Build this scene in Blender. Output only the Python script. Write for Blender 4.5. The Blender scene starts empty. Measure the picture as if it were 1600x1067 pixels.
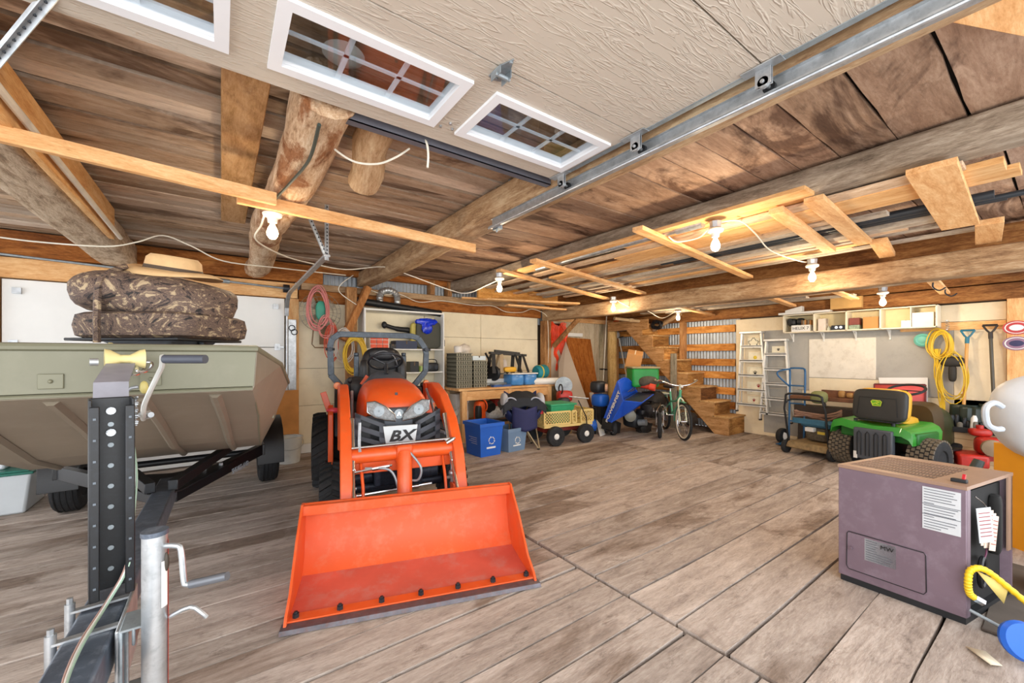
import bpy, math, random
from mathutils import Vector, Matrix, Euler
SC = bpy.context.scene
COL = SC.collection
PI = math.pi
# ---------------------------------------------------------------- camera, sky, light, exposure
cam_d = bpy.data.cameras.new('camera'); cam = bpy.data.objects.new('camera', cam_d); COL.objects.link(cam)
cam.location = (0, 0, 1.5); cam.rotation_euler = (PI/2, 0, math.radians(-35.7))
cam_d.sensor_width = 36; cam_d.lens = 36*633/1600; cam_d.shift_y = 22.5/1600
cam_d.clip_start = 0.05; cam_d.clip_end = 100
SC.camera = cam
SC.view_settings.view_transform = 'Standard'; SC.view_settings.look = 'None'
SC.view_settings.gamma = 1; SC.view_settings.use_curve_mapping = False
SC.view_settings.exposure = 0.18
W = bpy.data.worlds.new('sky'); SC.world = W; W.use_nodes = True
W.node_tree.nodes['Background'].inputs[0].default_value = (0.93, 0.96, 1.0, 1)
W.node_tree.nodes['Background'].inputs[1].default_value = 2.7
def area(name, loc, target, sx, sy, power, col):
    l = bpy.data.lights.new(name, 'AREA'); l.shape = 'RECTANGLE'; l.size = sx; l.size_y = sy; l.energy = power; l.color = col
    o = bpy.data.objects.new(name, l); COL.objects.link(o); o.location = loc
    o.rotation_euler = (Vector(target)-Vector(loc)).to_track_quat('-Z', 'Y').to_euler()
    return o
area('door_daylight', (-0.6, -1.6, 1.6), (2.6, 5, 1.0), 4.5, 2.6, 90, (1.0, 0.985, 0.96))
BULB_W = 26.0
# ---------------------------------------------------------------- picture geometry: a pixel and a real plane give a real point
CAM = Vector((0, 0, 1.5)); RX = Vector((.812, -.5835, 0)); FW = Vector((.5835, .812, 0)); UP = Vector((0, 0, 1))
def ray(px, py): return FW + RX*((px-800)/633) + UP*((556-py)/633)
def PZ(px, py, z=0.0): r = ray(px, py); return CAM + r*((z-1.5)/r.z)
def PX(px, py, X): r = ray(px, py); return CAM + r*(X/r.x)
def PY(px, py, Y): r = ray(px, py); return CAM + r*(Y/r.y)
def PD(px, py, d): return CAM + ray(px, py)*d
# ---------------------------------------------------------------- mesh building
class MB:
    def __init__(s): s.v = []; s.f = []
    def add(s, vs, fs):
        n = len(s.v); s.v += [Vector(p) for p in vs]; s.f += [tuple(i+n for i in f) for f in fs]; return s
    def box(s, c, d, rot=None):
        c = Vector(c); m = Euler(rot).to_matrix() if rot else None; vs = []
        for x in (-.5, .5):
            for y in (-.5, .5):
                for z in (-.5, .5):
                    p = Vector((x*d[0], y*d[1], z*d[2])); vs.append(c+(m @ p if m else p))
        return s.add(vs, [(0,1,3,2),(4,6,7,5),(0,4,5,1),(2,3,7,6),(0,2,6,4),(1,5,7,3)])
    def bb(s, a, b): return s.box([(a[i]+b[i])/2 for i in range(3)], [abs(b[i]-a[i]) for i in range(3)])
    def bar(s, p0, p1, w, t, up=(0,0,1)):
        p0 = Vector(p0); p1 = Vector(p1); d = (p1-p0).normalized(); up = Vector(up)
        a = d.cross(up)
        if a.length < 1e-4: a = d.cross(Vector((1,0,0)))
        a.normalize(); b = a.cross(d); vs = []
        for p in (p0, p1):
            for (i, j) in ((-1,-1),(1,-1),(1,1),(-1,1)): vs.append(p+a*(i*w/2)+b*(j*t/2))
        return s.add(vs, [(3,2,1,0),(4,5,6,7),(0,1,5,4),(1,2,6,5),(2,3,7,6),(3,0,4,7)])
    def loft(s, rings, caps=True, closed=False):
        n = len(rings[0]); vs = [p for r in rings for p in r]; fs = []
        k = len(rings)
        for i in range(k if closed else k-1):
            for j in range(n):
                a = i*n+j; b = i*n+(j+1) % n; c = ((i+1) % k)*n+(j+1) % n; d = ((i+1) % k)*n+j
                fs.append((a, b, c, d))
        if caps and not closed: fs += [tuple(range(n))[::-1], tuple((k-1)*n+j for j in range(n))]
        return s.add(vs, fs)
    def tube(s, pts, r, n=8, closed=False, sm=0, caps=True):
        pts = [Vector(p) for p in pts]
        if sm: pts = smooth(pts, sm, closed)
        k = len(pts); rr = r if isinstance(r, (list, tuple)) else [r]*k
        if len(rr) != k: rr = [rr[min(len(rr)-1, int(i*len(rr)/k))] for i in range(k)]
        rings = []; prev = None
        for i, p in enumerate(pts):
            if closed: d = pts[(i+1) % k]-pts[i-1]
            else: d = pts[min(i+1, k-1)]-pts[max(i-1, 0)]
            if d.length < 1e-9: d = Vector((0,0,1))
            d.normalize()
            if prev is None: a = d.cross(Vector((0,0,1)) if abs(d.z) < .9 else Vector((1,0,0)))
            else: a = prev-d*prev.dot(d)
            if a.length < 1e-6: a = d.orthogonal()
            a.normalize(); prev = a; b = d.cross(a)
            rings.append([p+(a*math.cos(2*PI*j/n)+b*math.sin(2*PI*j/n))*rr[i] for j in range(n)])
        return s.loft(rings, caps, closed)
    def cyl(s, p0, p1, r0, r1=None, n=12): return s.tube([p0, p1], [r0, r0 if r1 is None else r1], n)
    def lathe(s, prof, c=(0,0,0), ax=(0,0,1), n=20):
        ax = Vector(ax).normalized(); a = ax.orthogonal().normalized(); b = ax.cross(a); c = Vector(c)
        rings = [[c+ax*z+(a*math.cos(2*PI*j/n)+b*math.sin(2*PI*j/n))*max(r, 1e-4) for j in range(n)] for r, z in prof]
        return s.loft(rings, True)
    def torus(s, c, ax, R, r, n=24, m=8, sc=1.0):
        ax = Vector(ax).normalized(); a = ax.orthogonal().normalized(); b = ax.cross(a); c = Vector(c)
        return s.tube([c+(a*math.cos(2*PI*i/n)+b*math.sin(2*PI*i/n)*sc)*R for i in range(n)], r, m, closed=True)
    def ball(s, c, r, n=12, m=8, rot=None):
        r = (r, r, r) if not isinstance(r, (list, tuple)) else r; c = Vector(c); M_ = Euler(rot).to_matrix() if rot else None
        rings = []
        for i in range(m+1):
            t = PI*i/m; t = min(max(t, .02), PI-.02); ring = []
            for j in range(n):
                p = Vector((r[0]*math.sin(t)*math.cos(2*PI*j/n), r[1]*math.sin(t)*math.sin(2*PI*j/n), -r[2]*math.cos(t)))
                ring.append(c+(M_ @ p if M_ else p))
            rings.append(ring)
        return s.loft(rings, True)
    def prism(s, poly, org, u, v, w0, w1):
        org = Vector(org); u = Vector(u); v = Vector(v); w = u.cross(v).normalized(); n = len(poly)
        vs = [org+u*a+v*b+w*w0 for a, b in poly]+[org+u*a+v*b+w*w1 for a, b in poly]
        fs = [tuple(range(n))[::-1], tuple(range(n, 2*n))]+[(j, (j+1) % n, n+(j+1) % n, n+j) for j in range(n)]
        return s.add(vs, fs)
    def sheet(s, nx, ny, fn, th=0.0):
        vs = [Vector(fn(i/nx, j/ny)) for j in range(ny+1) for i in range(nx+1)]
        fs = [(j*(nx+1)+i, j*(nx+1)+i+1, (j+1)*(nx+1)+i+1, (j+1)*(nx+1)+i) for j in range(ny) for i in range(nx)]
        return s.add(vs, fs)
    def xf(s, m):
        s.v = [m @ p for p in s.v]; return s
def smooth(pts, k, closed=False):
    out = []; n = len(pts)
    for i in range(n if closed else n-1):
        p0 = pts[i-1] if (i > 0 or closed) else pts[0]; p1 = pts[i]; p2 = pts[(i+1) % n]; p3 = pts[(i+2) % n] if (i+2 < n or closed) else p2
        for j in range(k):
            t = j/k
            out.append(.5*((2*p1)+(p2-p0)*t+(2*p0-5*p1+4*p2-p3)*t*t+(3*p1-p0-3*p2+p3)*t**3))
    if not closed: out.append(pts[-1])
    return out
def O(name, mb, mat, parent=None, bevel=0, flat=False, solid=0, label=None, kind=None, loc=None, seg=2, ang=40):
    me = bpy.data.meshes.new(name); me.from_pydata([tuple(p) for p in mb.v], [], mb.f); me.validate()
    me.materials.append(mat)
    if not flat:
        me.shade_smooth(); me.set_sharp_from_angle(angle=math.radians(ang))
    o = bpy.data.objects.new(name, me); COL.objects.link(o)
    if parent: o.parent = parent
    if loc: o.location = loc
    if solid:
        m = o.modifiers.new('solid', 'SOLIDIFY'); m.thickness = solid; m.offset = 0
    if bevel:
        m = o.modifiers.new('bevel', 'BEVEL'); m.width = bevel; m.segments = seg; m.limit_method = 'ANGLE'; m.angle_limit = math.radians(35)
    if label: o['label'] = label
    if kind: o['kind'] = kind
    return o
def tag(o, label, cat, group=None):
    o['label'] = label; o['category'] = cat
    if group: o['group'] = group
    return o
def T(name, label, cat, loc=(0,0,0), rz=0, group=None, rot=None):
    o = bpy.data.objects.new(name, None); COL.objects.link(o); o.empty_display_size = .05
    o.location = loc; o.rotation_euler = rot or (0, 0, math.radians(rz))
    return tag(o, label, cat, group)
def S(name, mb=None, mat=None, **k):
    if mb is None:
        o = bpy.data.objects.new(name, None); COL.objects.link(o)
    else: o = O(name, mb, mat, **k)
    if not o.parent: o['kind'] = 'structure'
    return o
def cp(o, parent=None, loc=None, rot=None):
    c = o.copy(); COL.objects.link(c); c.parent = parent
    if loc is not None: c.location = loc
    if rot is not None: c.rotation_euler = rot
    for ch in list(o.children): cp(ch, c)
    return c
def dup(o, label, loc, rz=None, group=None, rot=None):
    c = cp(o, None, loc, rot if rot else ((0, 0, math.radians(rz)) if rz is not None else None)); c['label'] = label
    if group: c['group'] = group
    return c
def text(name, s, size, mat, parent, org, u, v, ext=.001, bold=0, shear=0, align='CENTER', sx=1.0, font_off=0, label=None):
    cu = bpy.data.curves.new(name, 'FONT'); cu.body = s; cu.size = size; cu.align_x = align; cu.align_y = 'CENTER'
    cu.extrude = ext; cu.offset = bold; cu.shear = shear; cu.resolution_u = 2
    t = bpy.data.objects.new('tmp', cu); COL.objects.link(t)
    dg = bpy.context.evaluated_depsgraph_get(); me = bpy.data.meshes.new_from_object(t.evaluated_get(dg)); bpy.data.objects.remove(t)
    me.materials.clear(); me.materials.append(mat)
    u = Vector(u).normalized(); v = Vector(v).normalized(); w = u.cross(v); m = Matrix((u*sx, v, w)).transposed().to_4x4(); m.translation = Vector(org)
    me.transform(m); me.name = name
    o = bpy.data.objects.new(name, me); COL.objects.link(o)
    if parent: o.parent = parent
    if label: o['label'] = label
    return o
# ---------------------------------------------------------------- materials
def _nt(name):
    m = bpy.data.materials.new(name); m.use_nodes = True; nt = m.node_tree; b = nt.nodes['Principled BSDF']; return m, nt, b
def L(nt, a, b): nt.links.new(a, b)
def rgb(c):
    if isinstance(c, str):
        c = c.lstrip('#'); c = [int(c[i:i+2], 16)/255 for i in (0, 2, 4)]
        c = [x/12.92 if x <= .04045 else ((x+.055)/1.055)**2.4 for x in c]
    return (c[0], c[1], c[2], 1)
def _coord(nt, scale, rnd=True):
    tc = nt.nodes.new('ShaderNodeTexCoord'); mp = nt.nodes.new('ShaderNodeMapping'); mp.inputs['Scale'].default_value = scale
    if rnd:
        oi = nt.nodes.new('ShaderNodeObjectInfo'); mu = nt.nodes.new('ShaderNodeVectorMath'); mu.operation = 'SCALE'
        cb = nt.nodes.new('ShaderNodeCombineXYZ'); L(nt, oi.outputs['Random'], cb.inputs[0]); L(nt, oi.outputs['Random'], cb.inputs[1]); L(nt, oi.outputs['Random'], cb.inputs[2])
        L(nt, cb.outputs[0], mu.inputs[0]); mu.inputs['Scale'].default_value = 37.0
        ad = nt.nodes.new('ShaderNodeVectorMath'); L(nt, tc.outputs['Object'], ad.inputs[0]); L(nt, mu.outputs[0], ad.inputs[1]); L(nt, ad.outputs[0], mp.inputs['Vector'])
        return mp.outputs[0], oi
    L(nt, tc.outputs['Object'], mp.inputs['Vector']); return mp.outputs[0], None
def _noise(nt, vec, scale, detail=4, rough=.55, dist=0):
    n = nt.nodes.new('ShaderNodeTexNoise'); n.inputs['Scale'].default_value = scale; n.inputs['Detail'].default_value = detail
    n.inputs['Roughness'].default_value = rough; n.inputs['Distortion'].default_value = dist; L(nt, vec, n.inputs['Vector']); return n.outputs['Fac']
def _ramp(nt, fac, stops, interp='LINEAR'):
    r = nt.nodes.new('ShaderNodeValToRGB'); L(nt, fac, r.inputs[0]); e = r.color_ramp.elements; r.color_ramp.interpolation = interp
    e[0].position, e[0].color = stops[0][0], rgb(stops[0][1]); e[1].position, e[1].color = stops[1][0], rgb(stops[1][1])
    for p, c in stops[2:]:
        x = e.new(p); x.color = rgb(c)
    return r.outputs[0]
def _mix(nt, fac, a, b, mode='MIX'):
    m = nt.nodes.new('ShaderNodeMix'); m.data_type = 'RGBA'; m.blend_type = mode
    for i, x in ((0, fac), (6, a), (7, b)):
        if hasattr(x, 'node'): L(nt, x, m.inputs[i])
        else: m.inputs[i].default_value = x if i == 0 else rgb(x)
    return m.outputs[2]
_cache = {}
def M(name, col, rough=.55, metal=0, var=.12, sc=6, bump=.0, bsc=60, dirt=None, damt=.5, spec=.5, coat=0, alpha=None):
    if name in _cache: return _cache[name]
    m, nt, b = _nt(name); c = rgb(col)
    vec, _ = _coord(nt, (1, 1, 1)); n = _noise(nt, vec, sc)
    lo = tuple(x*(1-var) for x in c[:3]); hi = tuple(min(1, x*(1+var)) for x in c[:3])
    out = _ramp(nt, n, [(.3, lo), (.7, hi)])
    if dirt:
        d = _noise(nt, vec, sc*2.3, 8, .7); f = nt.nodes.new('ShaderNodeMapRange'); f.inputs[1].default_value = .5; f.inputs[2].default_value = .72; f.inputs[4].default_value = damt; L(nt, d, f.inputs[0])
        out = _mix(nt, f.outputs[0], out, dirt)
    L(nt, out, b.inputs['Base Color'])
    b.inputs['Roughness'].default_value = rough; b.inputs['Metallic'].default_value = metal; b.inputs['Specular IOR Level'].default_value = spec
    b.inputs['Coat Weight'].default_value = coat
    if bump:
        n2 = _noise(nt, vec, bsc, 3); bp = nt.nodes.new('ShaderNodeBump'); bp.inputs['Strength'].default_value = bump; bp.inputs['Distance'].default_value = .01; L(nt, n2, bp.inputs['Height']); L(nt, bp.outputs[0], b.inputs['Normal'])
    if alpha is not None: b.inputs['Alpha'].default_value = alpha
    _cache[name] = m; return m
def WOOD(name, ax, cols, grain=1.0, rough=.75, stain=None, samt=.6, rnd=.35, bump=.35, spots=.35, ssc=1.2):
    if name in _cache: return _cache[name]
    m, nt, b = _nt(name); k = {'x': (.17, 1, 1), 'y': (1, .17, 1), 'z': (1, 1, .17)}[ax]
    vec, oi = _coord(nt, k)
    n1 = _noise(nt, vec, 15*grain, 10, .72, .5); n2 = _noise(nt, vec, 110*grain, 6, .75)
    a = nt.nodes.new('ShaderNodeMath'); a.operation = 'MULTIPLY_ADD'; a.inputs[1].default_value = .65; L(nt, n1, a.inputs[0])
    a2 = nt.nodes.new('ShaderNodeMath'); a2.operation = 'MULTIPLY'; a2.inputs[1].default_value = .35; L(nt, n2, a2.inputs[0]); L(nt, a2.outputs[0], a.inputs[2])
    out = _ramp(nt, a.outputs[0], [(.37, cols[0]), (.49, cols[1]), (.61, cols[2])])
    if len(cols) > 3:   # whole-board tint picked per board
        w = _ramp(nt, oi.outputs['Random'], [(0, cols[3]), (1, cols[-1])]+[((i+1)/(len(cols)-4), c) for i, c in enumerate(cols[4:-1])]) if len(cols) > 4 else None
        out = _mix(nt, rnd, out, w, 'MIX')
    hv = nt.nodes.new('ShaderNodeHueSaturation'); mr = nt.nodes.new('ShaderNodeMapRange'); mr.inputs[3].default_value = 1-rnd*.55; mr.inputs[4].default_value = 1+rnd*.5
    mm = nt.nodes.new('ShaderNodeMath'); mm.operation = 'FRACT'; m3 = nt.nodes.new('ShaderNodeMath'); m3.operation = 'MULTIPLY'; m3.inputs[1].default_value = 17.3
    L(nt, oi.outputs['Random'], m3.inputs[0]); L(nt, m3.outputs[0], mm.inputs[0]); L(nt, mm.outputs[0], mr.inputs[0]); L(nt, mr.outputs[0], hv.inputs['Value']); L(nt, out, hv.inputs['Color']); out = hv.outputs[0]
    if stain:
        v2, _ = _coord(nt, {'x': (.45, 1, 1), 'y': (1, .45, 1), 'z': (1, 1, .45)}[ax]); d = _noise(nt, v2, ssc, 6, .65, .8)
        f = nt.nodes.new('ShaderNodeMapRange'); f.inputs[1].default_value = .53; f.inputs[2].default_value = .61; f.inputs[4].default_value = samt; L(nt, d, f.inputs[0])
        out = _mix(nt, f.outputs[0], out, stain, 'MULTIPLY')
    v3, _ = _coord(nt, {'x': (.5, 1, 1), 'y': (1, .5, 1), 'z': (1, 1, .5)}[ax]); s3 = _noise(nt, v3, 11, 7, .8, .4)
    f3 = nt.nodes.new('ShaderNodeMapRange'); f3.inputs[1].default_value = .55; f3.inputs[2].default_value = .68; f3.inputs[4].default_value = spots; L(nt, s3, f3.inputs[0]); out = _mix(nt, f3.outputs[0], out, '#6d5a49', 'MULTIPLY')
    L(nt, out, b.inputs['Base Color']); b.inputs['Roughness'].default_value = rough; b.inputs['Specular IOR Level'].default_value = .25
    bp = nt.nodes.new('ShaderNodeBump'); bp.inputs['Strength'].default_value = bump; bp.inputs['Distance'].default_value = .012; L(nt, a.outputs[0], bp.inputs['Height']); L(nt, bp.outputs[0], b.inputs['Normal'])
    _cache[name] = m; return m
def EM(name, col, s):
    m, nt, b = _nt(name); b.inputs['Emission Color'].default_value = rgb(col); b.inputs['Emission Strength'].default_value = s; b.inputs['Base Color'].default_value = rgb(col); return m
def GLASS(name, tint=(.9,.93,.95), refl=.12):
    m, nt, b = _nt(name); nt.nodes.remove(b); o = nt.nodes['Material Output']
    t = nt.nodes.new('ShaderNodeBsdfTransparent'); t.inputs[0].default_value = (*tint, 1); g = nt.nodes.new('ShaderNodeBsdfGlossy'); g.inputs['Roughness'].default_value = .03
    x = nt.nodes.new('ShaderNodeMixShader'); x.inputs[0].default_value = refl; L(nt, t.outputs[0], x.inputs[1]); L(nt, g.outputs[0], x.inputs[2]); L(nt, x.outputs[0], o.inputs[0]); return m
galv = M('galvanised_steel', '#b9bdc0', .38, .75, .2, 14, dirt='#7d8388', damt=.5)
galv_dull = M('dull_galvanised', '#9aa3a8', .5, .6, .2, 9, dirt='#6f777c', damt=.6)
black = M('black_plastic', '#17191c', .5, 0, .2, 10)
black_paint = M('black_paint', '#15181d', .35, 0, .3, 30, dirt='#4b5058', damt=.35)
rubber = M('tyre_rubber', '#1d1f22', .8, 0, .25, 12, dirt='#55504a', damt=.25)
white_paint = M('white_paint', '#e8e8e4', .5, 0, .04, 5)
chrome = M('bright_steel', '#d8dadc', .2, 1, .08, 12)
dark_metal = M('dark_metal', '#3a3d42', .45, .6, .25, 12)
red_p = M('red_paint', '#b3261c', .4, 0, .2, 9, dirt='#5a2a22', damt=.5)
pine_y = WOOD('pine_along_y', 'y', ['#c88b4f', '#e2ad70', '#efc58d'], rnd=.22, bump=.12, spots=.12)
pine_x = WOOD('pine_along_x', 'x', ['#c98e55', '#e0ac74', '#efc892'], rnd=.22, bump=.12, spots=.12)
pine_z = WOOD('pine_along_z', 'z', ['#c98e55', '#e0ac74', '#efc892'], rnd=.22, bump=.12, spots=.12)
old_y = WOOD('old_timber_along_y', 'y', ['#7a5b41', '#a88865', '#c5ac8a'], rnd=.2, stain='#8d6a4a', samt=.4, bump=.7)
old_x = WOOD('old_timber_along_x', 'x', ['#6a4529', '#96693f', '#b88a5c'], rnd=.25, stain='#80583a', samt=.5, bump=.6)
old_z = WOOD('old_timber_along_z', 'z', ['#7a5230', '#a6774a', '#c79a68'], rnd=.25, stain='#80583a', samt=.4, bump=.5)
brown_x = WOOD('brown_plate_along_x', 'x', ['#6b3a17', '#9a5c27', '#bb7b3f'], rnd=.2, stain='#6e4424', samt=.5, bump=.4)
brown_y = WOOD('brown_plate_along_y', 'y', ['#5d381c', '#8c5c31', '#b07f4b'], rnd=.2, stain='#6e4424', samt=.5, bump=.4)
ORD = ['first', 'second', 'third', 'fourth', 'fifth', 'sixth', 'seventh', 'eighth', 'ninth', 'tenth', 'eleventh', 'twelfth', 'thirteenth', 'fourteenth', 'fifteenth', 'sixteenth']
# ================================================================ SETTING
R = random.Random(4)
floor_wood = WOOD('floor_board_wood', 'x', ['#7c6f67', '#a99b90', '#cabeb4', '#a79a8f', '#b9ada3', '#9a8c80'], grain=1.0, rnd=.28, stain='#a08f80', samt=.7, bump=.5, ssc=.9, spots=.5)
fl = S('floor', MB().bb((-4.2, -1.6, -.14), (8.6, 7.3, -.05)), M('subfloor_dark', '#1c1612', .9))
def plank_row(x0, x1, y0, y1, wmin, wmax, top, bot, mat, parent, rr, gap=.006, jit=.004, name='plank', splits=0.0, sign=1):
    y = y0
    while y < y1:
        w = rr.uniform(wmin, wmax); cuts = [x0, x1]
        if rr.random() < splits: cuts.insert(1, rr.uniform(x0+.8, x1-.8))
        for a, b in zip(cuts, cuts[1:]):
            z = rr.uniform(-jit, 0)*sign
            mb = MB(); n = 6; vs = []
            e0 = [rr.uniform(0, gap) for _ in range(n+1)]; e1 = [rr.uniform(0, gap) for _ in range(n+1)]
            rings = []
            for i in range(n+1):
                x = a+gap/2+(b-a-gap)*i/n; lo = y+e0[i]; hi = y+w-e1[i]
                rings.append([Vector((x, lo, bot)), Vector((x, hi, bot)), Vector((x, hi, top+z)), Vector((x, lo, top+z))])
            mb.loft(rings); O(name, mb, mat, parent, flat=True)
        y += w
plank_row(-4.1, 2.055, -1.5, 7.1, .17, .215, 0, -.04, floor_wood, fl, R, gap=.014)
plank_row(2.065, 5.6, -1.5, 7.1, .27, .34, .006, -.04, floor_wood, fl, R, gap=.015)
plank_row(5.61, 8.42, -1.5, 7.1, .26, .34, .004, -.04, floor_wood, fl, R, gap=.012)
# ceiling boards run along X, joists and beams along Y
ceil_r = WOOD('ceiling_board_wood', 'x', ['#6f5140', '#a08069', '#c7aa92', '#9a7a62', '#b39274', '#8d7468', '#ab8c70'], grain=.7, rnd=.4, stain='#60443a', samt=.8, bump=.4, ssc=1.6)
ceil_l = WOOD('ceiling_board_grey_wood', 'x', ['#806652', '#bfa489', '#e4d2bf', '#bda793', '#a07a54', '#d3c5b6', '#a98560', '#cdbcab'], grain=.9, rnd=.5, stain='#74583f', samt=.75, bump=.5, ssc=1.3)
ce = S('ceiling', MB().bb((-4.2, -.5, 2.94), (8.6, 7.3, 3.0)), M('loft_dark', '#120e0b', .95))
plank_row(-4.1, 1.95, -.45, 7.2, .11, .2, 2.9, 2.93, ceil_l, ce, R, gap=.018, jit=.02, sign=-1)
plank_row(1.95, 3.6, -.45, 7.2, .23, .33, 2.9, 2.93, ceil_r, ce, R, gap=.012, jit=.01, sign=-1)
plank_row(3.6, 8.5, -.45, 7.2, .23, .33, 2.9, 2.93, ceil_r, ce, R, gap=.012, jit=.01, sign=-1)
def rough_beam(name, x0, x1, y0, y1, z0, z1, mat, label, rr, wob=.012, n=26, ax='y', group=None, round_=0):
    rings = []
    for i in range(n+1):
        t = i/n; p = y0+(y1-y0)*t; ox = wob*math.sin(t*9+rr.random()*.6); oz = wob*.6*math.sin(t*13+rr.random())
        cx_, cz_ = (x0+x1)/2+ox, (z0+z1)/2+oz; hx, hz = (x1-x0)/2, (z1-z0)/2; ring = []
        m = 16
        for j in range(m):
            a = 2*PI*j/m+PI/m; e = .25 if not round_ else .9
            cxs = math.copysign(abs(math.cos(a))**e, math.cos(a)); czs = math.copysign(abs(math.sin(a))**e, math.sin(a))
            k = 1+rr.uniform(-.5, .5)*wob*2
            q = (cx_+hx*cxs*k, cz_+hz*czs*k)
            ring.append(Vector((q[0], p, q[1])) if ax == 'y' else Vector((p, q[0], q[1])))
        rings.append(ring)
    mb = MB().loft(rings); o = O(name, mb, mat, ang=50); return tag(o, label, 'beam', group)
rough_beam('ceiling_beam', 1.84, 2.08, -.5, 7.0, 2.65, 2.89, old_y, 'hewn ceiling beam running just right of the tractor above the overhead door track', R)
rough_beam('ceiling_beam', 3.5, 3.76, -.5, 7.0, 2.7, 2.89, WOOD('grey_beam', 'y', ['#6f6152', '#9b8b78', '#bcae9b'], rnd=.1, stain='#96806c', samt=.4, bump=.6), 'long grey hewn beam across the wide dark ceiling boards, right of the open door', R)
bark = WOOD('log_wood', 'y', ['#8d6846', '#c8a582', '#e6d0b2'], rnd=.1, stain='#b07a48', samt=.85, bump=1.0, ssc=4)
rough_beam('ceiling_log', .26, .54, 2.06, 7.0, 2.61, 2.89, bark, 'thick round peeled log holding the ceiling beside the wide flat joist', R, wob=.03, round_=1)
rough_beam('ceiling_beam', -1.2, -.86, -.5, 6.95, 2.6, 2.89, WOOD('hewn_left_beam', 'y', ['#8a7258', '#cbb092', '#e6d2b6'], grain=1.6, rnd=.1, stain='#a88a68', samt=.4, bump=1.3, ssc=9), 'leftmost heavy hewn beam with axe marks over the boat', R, wob=.02)
tag(O('ceiling_joist', MB().bb((0.0, -.3, 2.83), (.2, 4.9, 2.89)), WOOD('joist_wood', 'y', ['#96703f', '#b98f60', '#cda77a'], rnd=.1, stain='#a07850', samt=.4), bevel=.006), 'wide flat sawn joist under the boards, left of the round log', 'joist')
tag(O('ceiling_plank', MB().bb((-.84, 1.2, 2.58), (-.8, 5.2, 2.86)), pine_y, bevel=.004), 'orange plank nailed along the right side of the leftmost hewn beam', 'plank')
o = MB().tube([(-.77, 1.2, 2.66), (-.76, 5.2, 2.60)], .018, 8); tag(O('ceiling_pipe', o, M('white_pipe', '#d8cdbb', .5)), 'thin pale pipe running along the leftmost hewn beam', 'pipe')
rough_beam('ceiling_beam', 5.78, 6.02, -.3, 6.9, 2.27, 2.52, old_y, 'low hewn beam carried by the post with the diagonal brace', R)
rough_beam('ceiling_beam', 6.5, 6.75, -.3, 7.0, 2.6, 2.85, brown_y, 'dark brown beam in the shadow above the lumber rack', R)
rough_beam('log_stub', -.1, .1, -.3, .45, -.1, .1, WOOD('stub_wood', 'y', ['#8a6845', '#b4906a', '#ccb08c'], rnd=.1), 'short round log end sticking down from the ceiling boards', R, round_=1, n=6)
bpy.data.objects['log_stub'].location = (.73, 2.4, 2.79); bpy.data.objects['log_stub'].rotation_euler = (math.radians(-14), 0, math.radians(-8))
# wall_back is the plane Y = 7.05 with the white door, the tool bay and the post
corr = M('corrugated_steel', '#a9b1b8', .45, .35, .15, 5, dirt='#7a7f84', damt=.4)
def corrugated(name, a, b, axis, at, z0, z1, parent, sign=-1):
    n = int((b-a)/.017); vs = []; fs = []
    for i in range(n+1):
        t = a+(b-a)*i/n; d = at+sign*.011*math.cos(i*PI/2)
        for z in (z0, z1): vs.append((t, d, z) if axis == 'x' else (d, t, z))
    fs = [(2*i, 2*i+1, 2*i+3, 2*i+2) for i in range(n)]
    return O(name, MB().add(vs, fs), corr, parent, ang=70)
wb = S('wall_back', MB().bb((.97, 7.12, 0), (8.5, 7.2, 2.95)).bb((-4.2, 7.3, 0), (.97, 7.35, 2.95)), M('wall_sheathing', '#4d4034', .9))
corrugated('metal_sheet', .95, 8.4, 'x', 7.08, 2.2, 2.93, wb)
cream = M('cream_board', '#ece2c6', .7, 0, .05, 2.5, bump=.12, bsc=35, dirt='#cdbf9d', damt=.35)
pb = [(.98, 3.05), (3.06, 4.27), (4.28, 5.76)]
for i, (a, b) in enumerate(pb):
    zs = [(.0, 1.18), (1.185, 1.86), (1.865, 2.34)] if i else [(.13, .72), (.725, 1.3), (1.305, 2.34)]
    for z0, z1 in zs: O('wall_board', MB().bb((a, 7.03+R.uniform(0, .006), z0), (b, 7.07, z1)), cream, wb, bevel=.003)
O('wall_plate', MB().bb((.97, 6.96, 2.34), (5.8, 7.05, 2.52)), brown_x, wb, bevel=.006)
O('wall_plate', MB().bb((1.0, 6.9, 2.52), (6.0, 7.04, 2.62)), WOOD('pale_plate', 'x', ['#8c6c4c', '#ab8c69', '#c6aa86']), wb, bevel=.006)
O('wall_plate', MB().bb((-3.0, 6.88, 2.62), (1.3, 7.0, 2.8)), brown_x, wb, bevel=.006)
O('wall_plate', MB().bb((-4, 6.9, 2.8), (8.4, 7.0, 2.9)), brown_x, wb, bevel=.006)
for x in (3.1, 3.45, 4.75, 5.0): O('blocking', MB().bb((x, 6.86, 2.62), (x+.09, 7.02, 2.88)), old_z, wb, bevel=.004)
O('wall_plate', MB().bb((5.98, 6.94, 2.3), (8.3, 7.03, 2.4)), pine_x, wb, bevel=.004)
O('wall_plate', MB().bb((5.98, 6.97, 2.4), (8.38, 7.05, 2.9)), brown_x, wb, bevel=.004)
barn = WOOD('barn_plank_wood', 'z', ['#a08c72', '#c8b69a', '#ddd0b8', '#cbb79a', '#9d9a80', '#d8c8ac'], rnd=.3, stain='#98987e', samt=.5)
x = 6.02
while x < 8.36:
    w = R.uniform(.13, .2); O('plank', MB().bb((x, 7.0+R.uniform(0, .01), 0), (min(x+w-.006, 8.38), 7.04, 2.32)), barn, wb, flat=True); x += w
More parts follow.
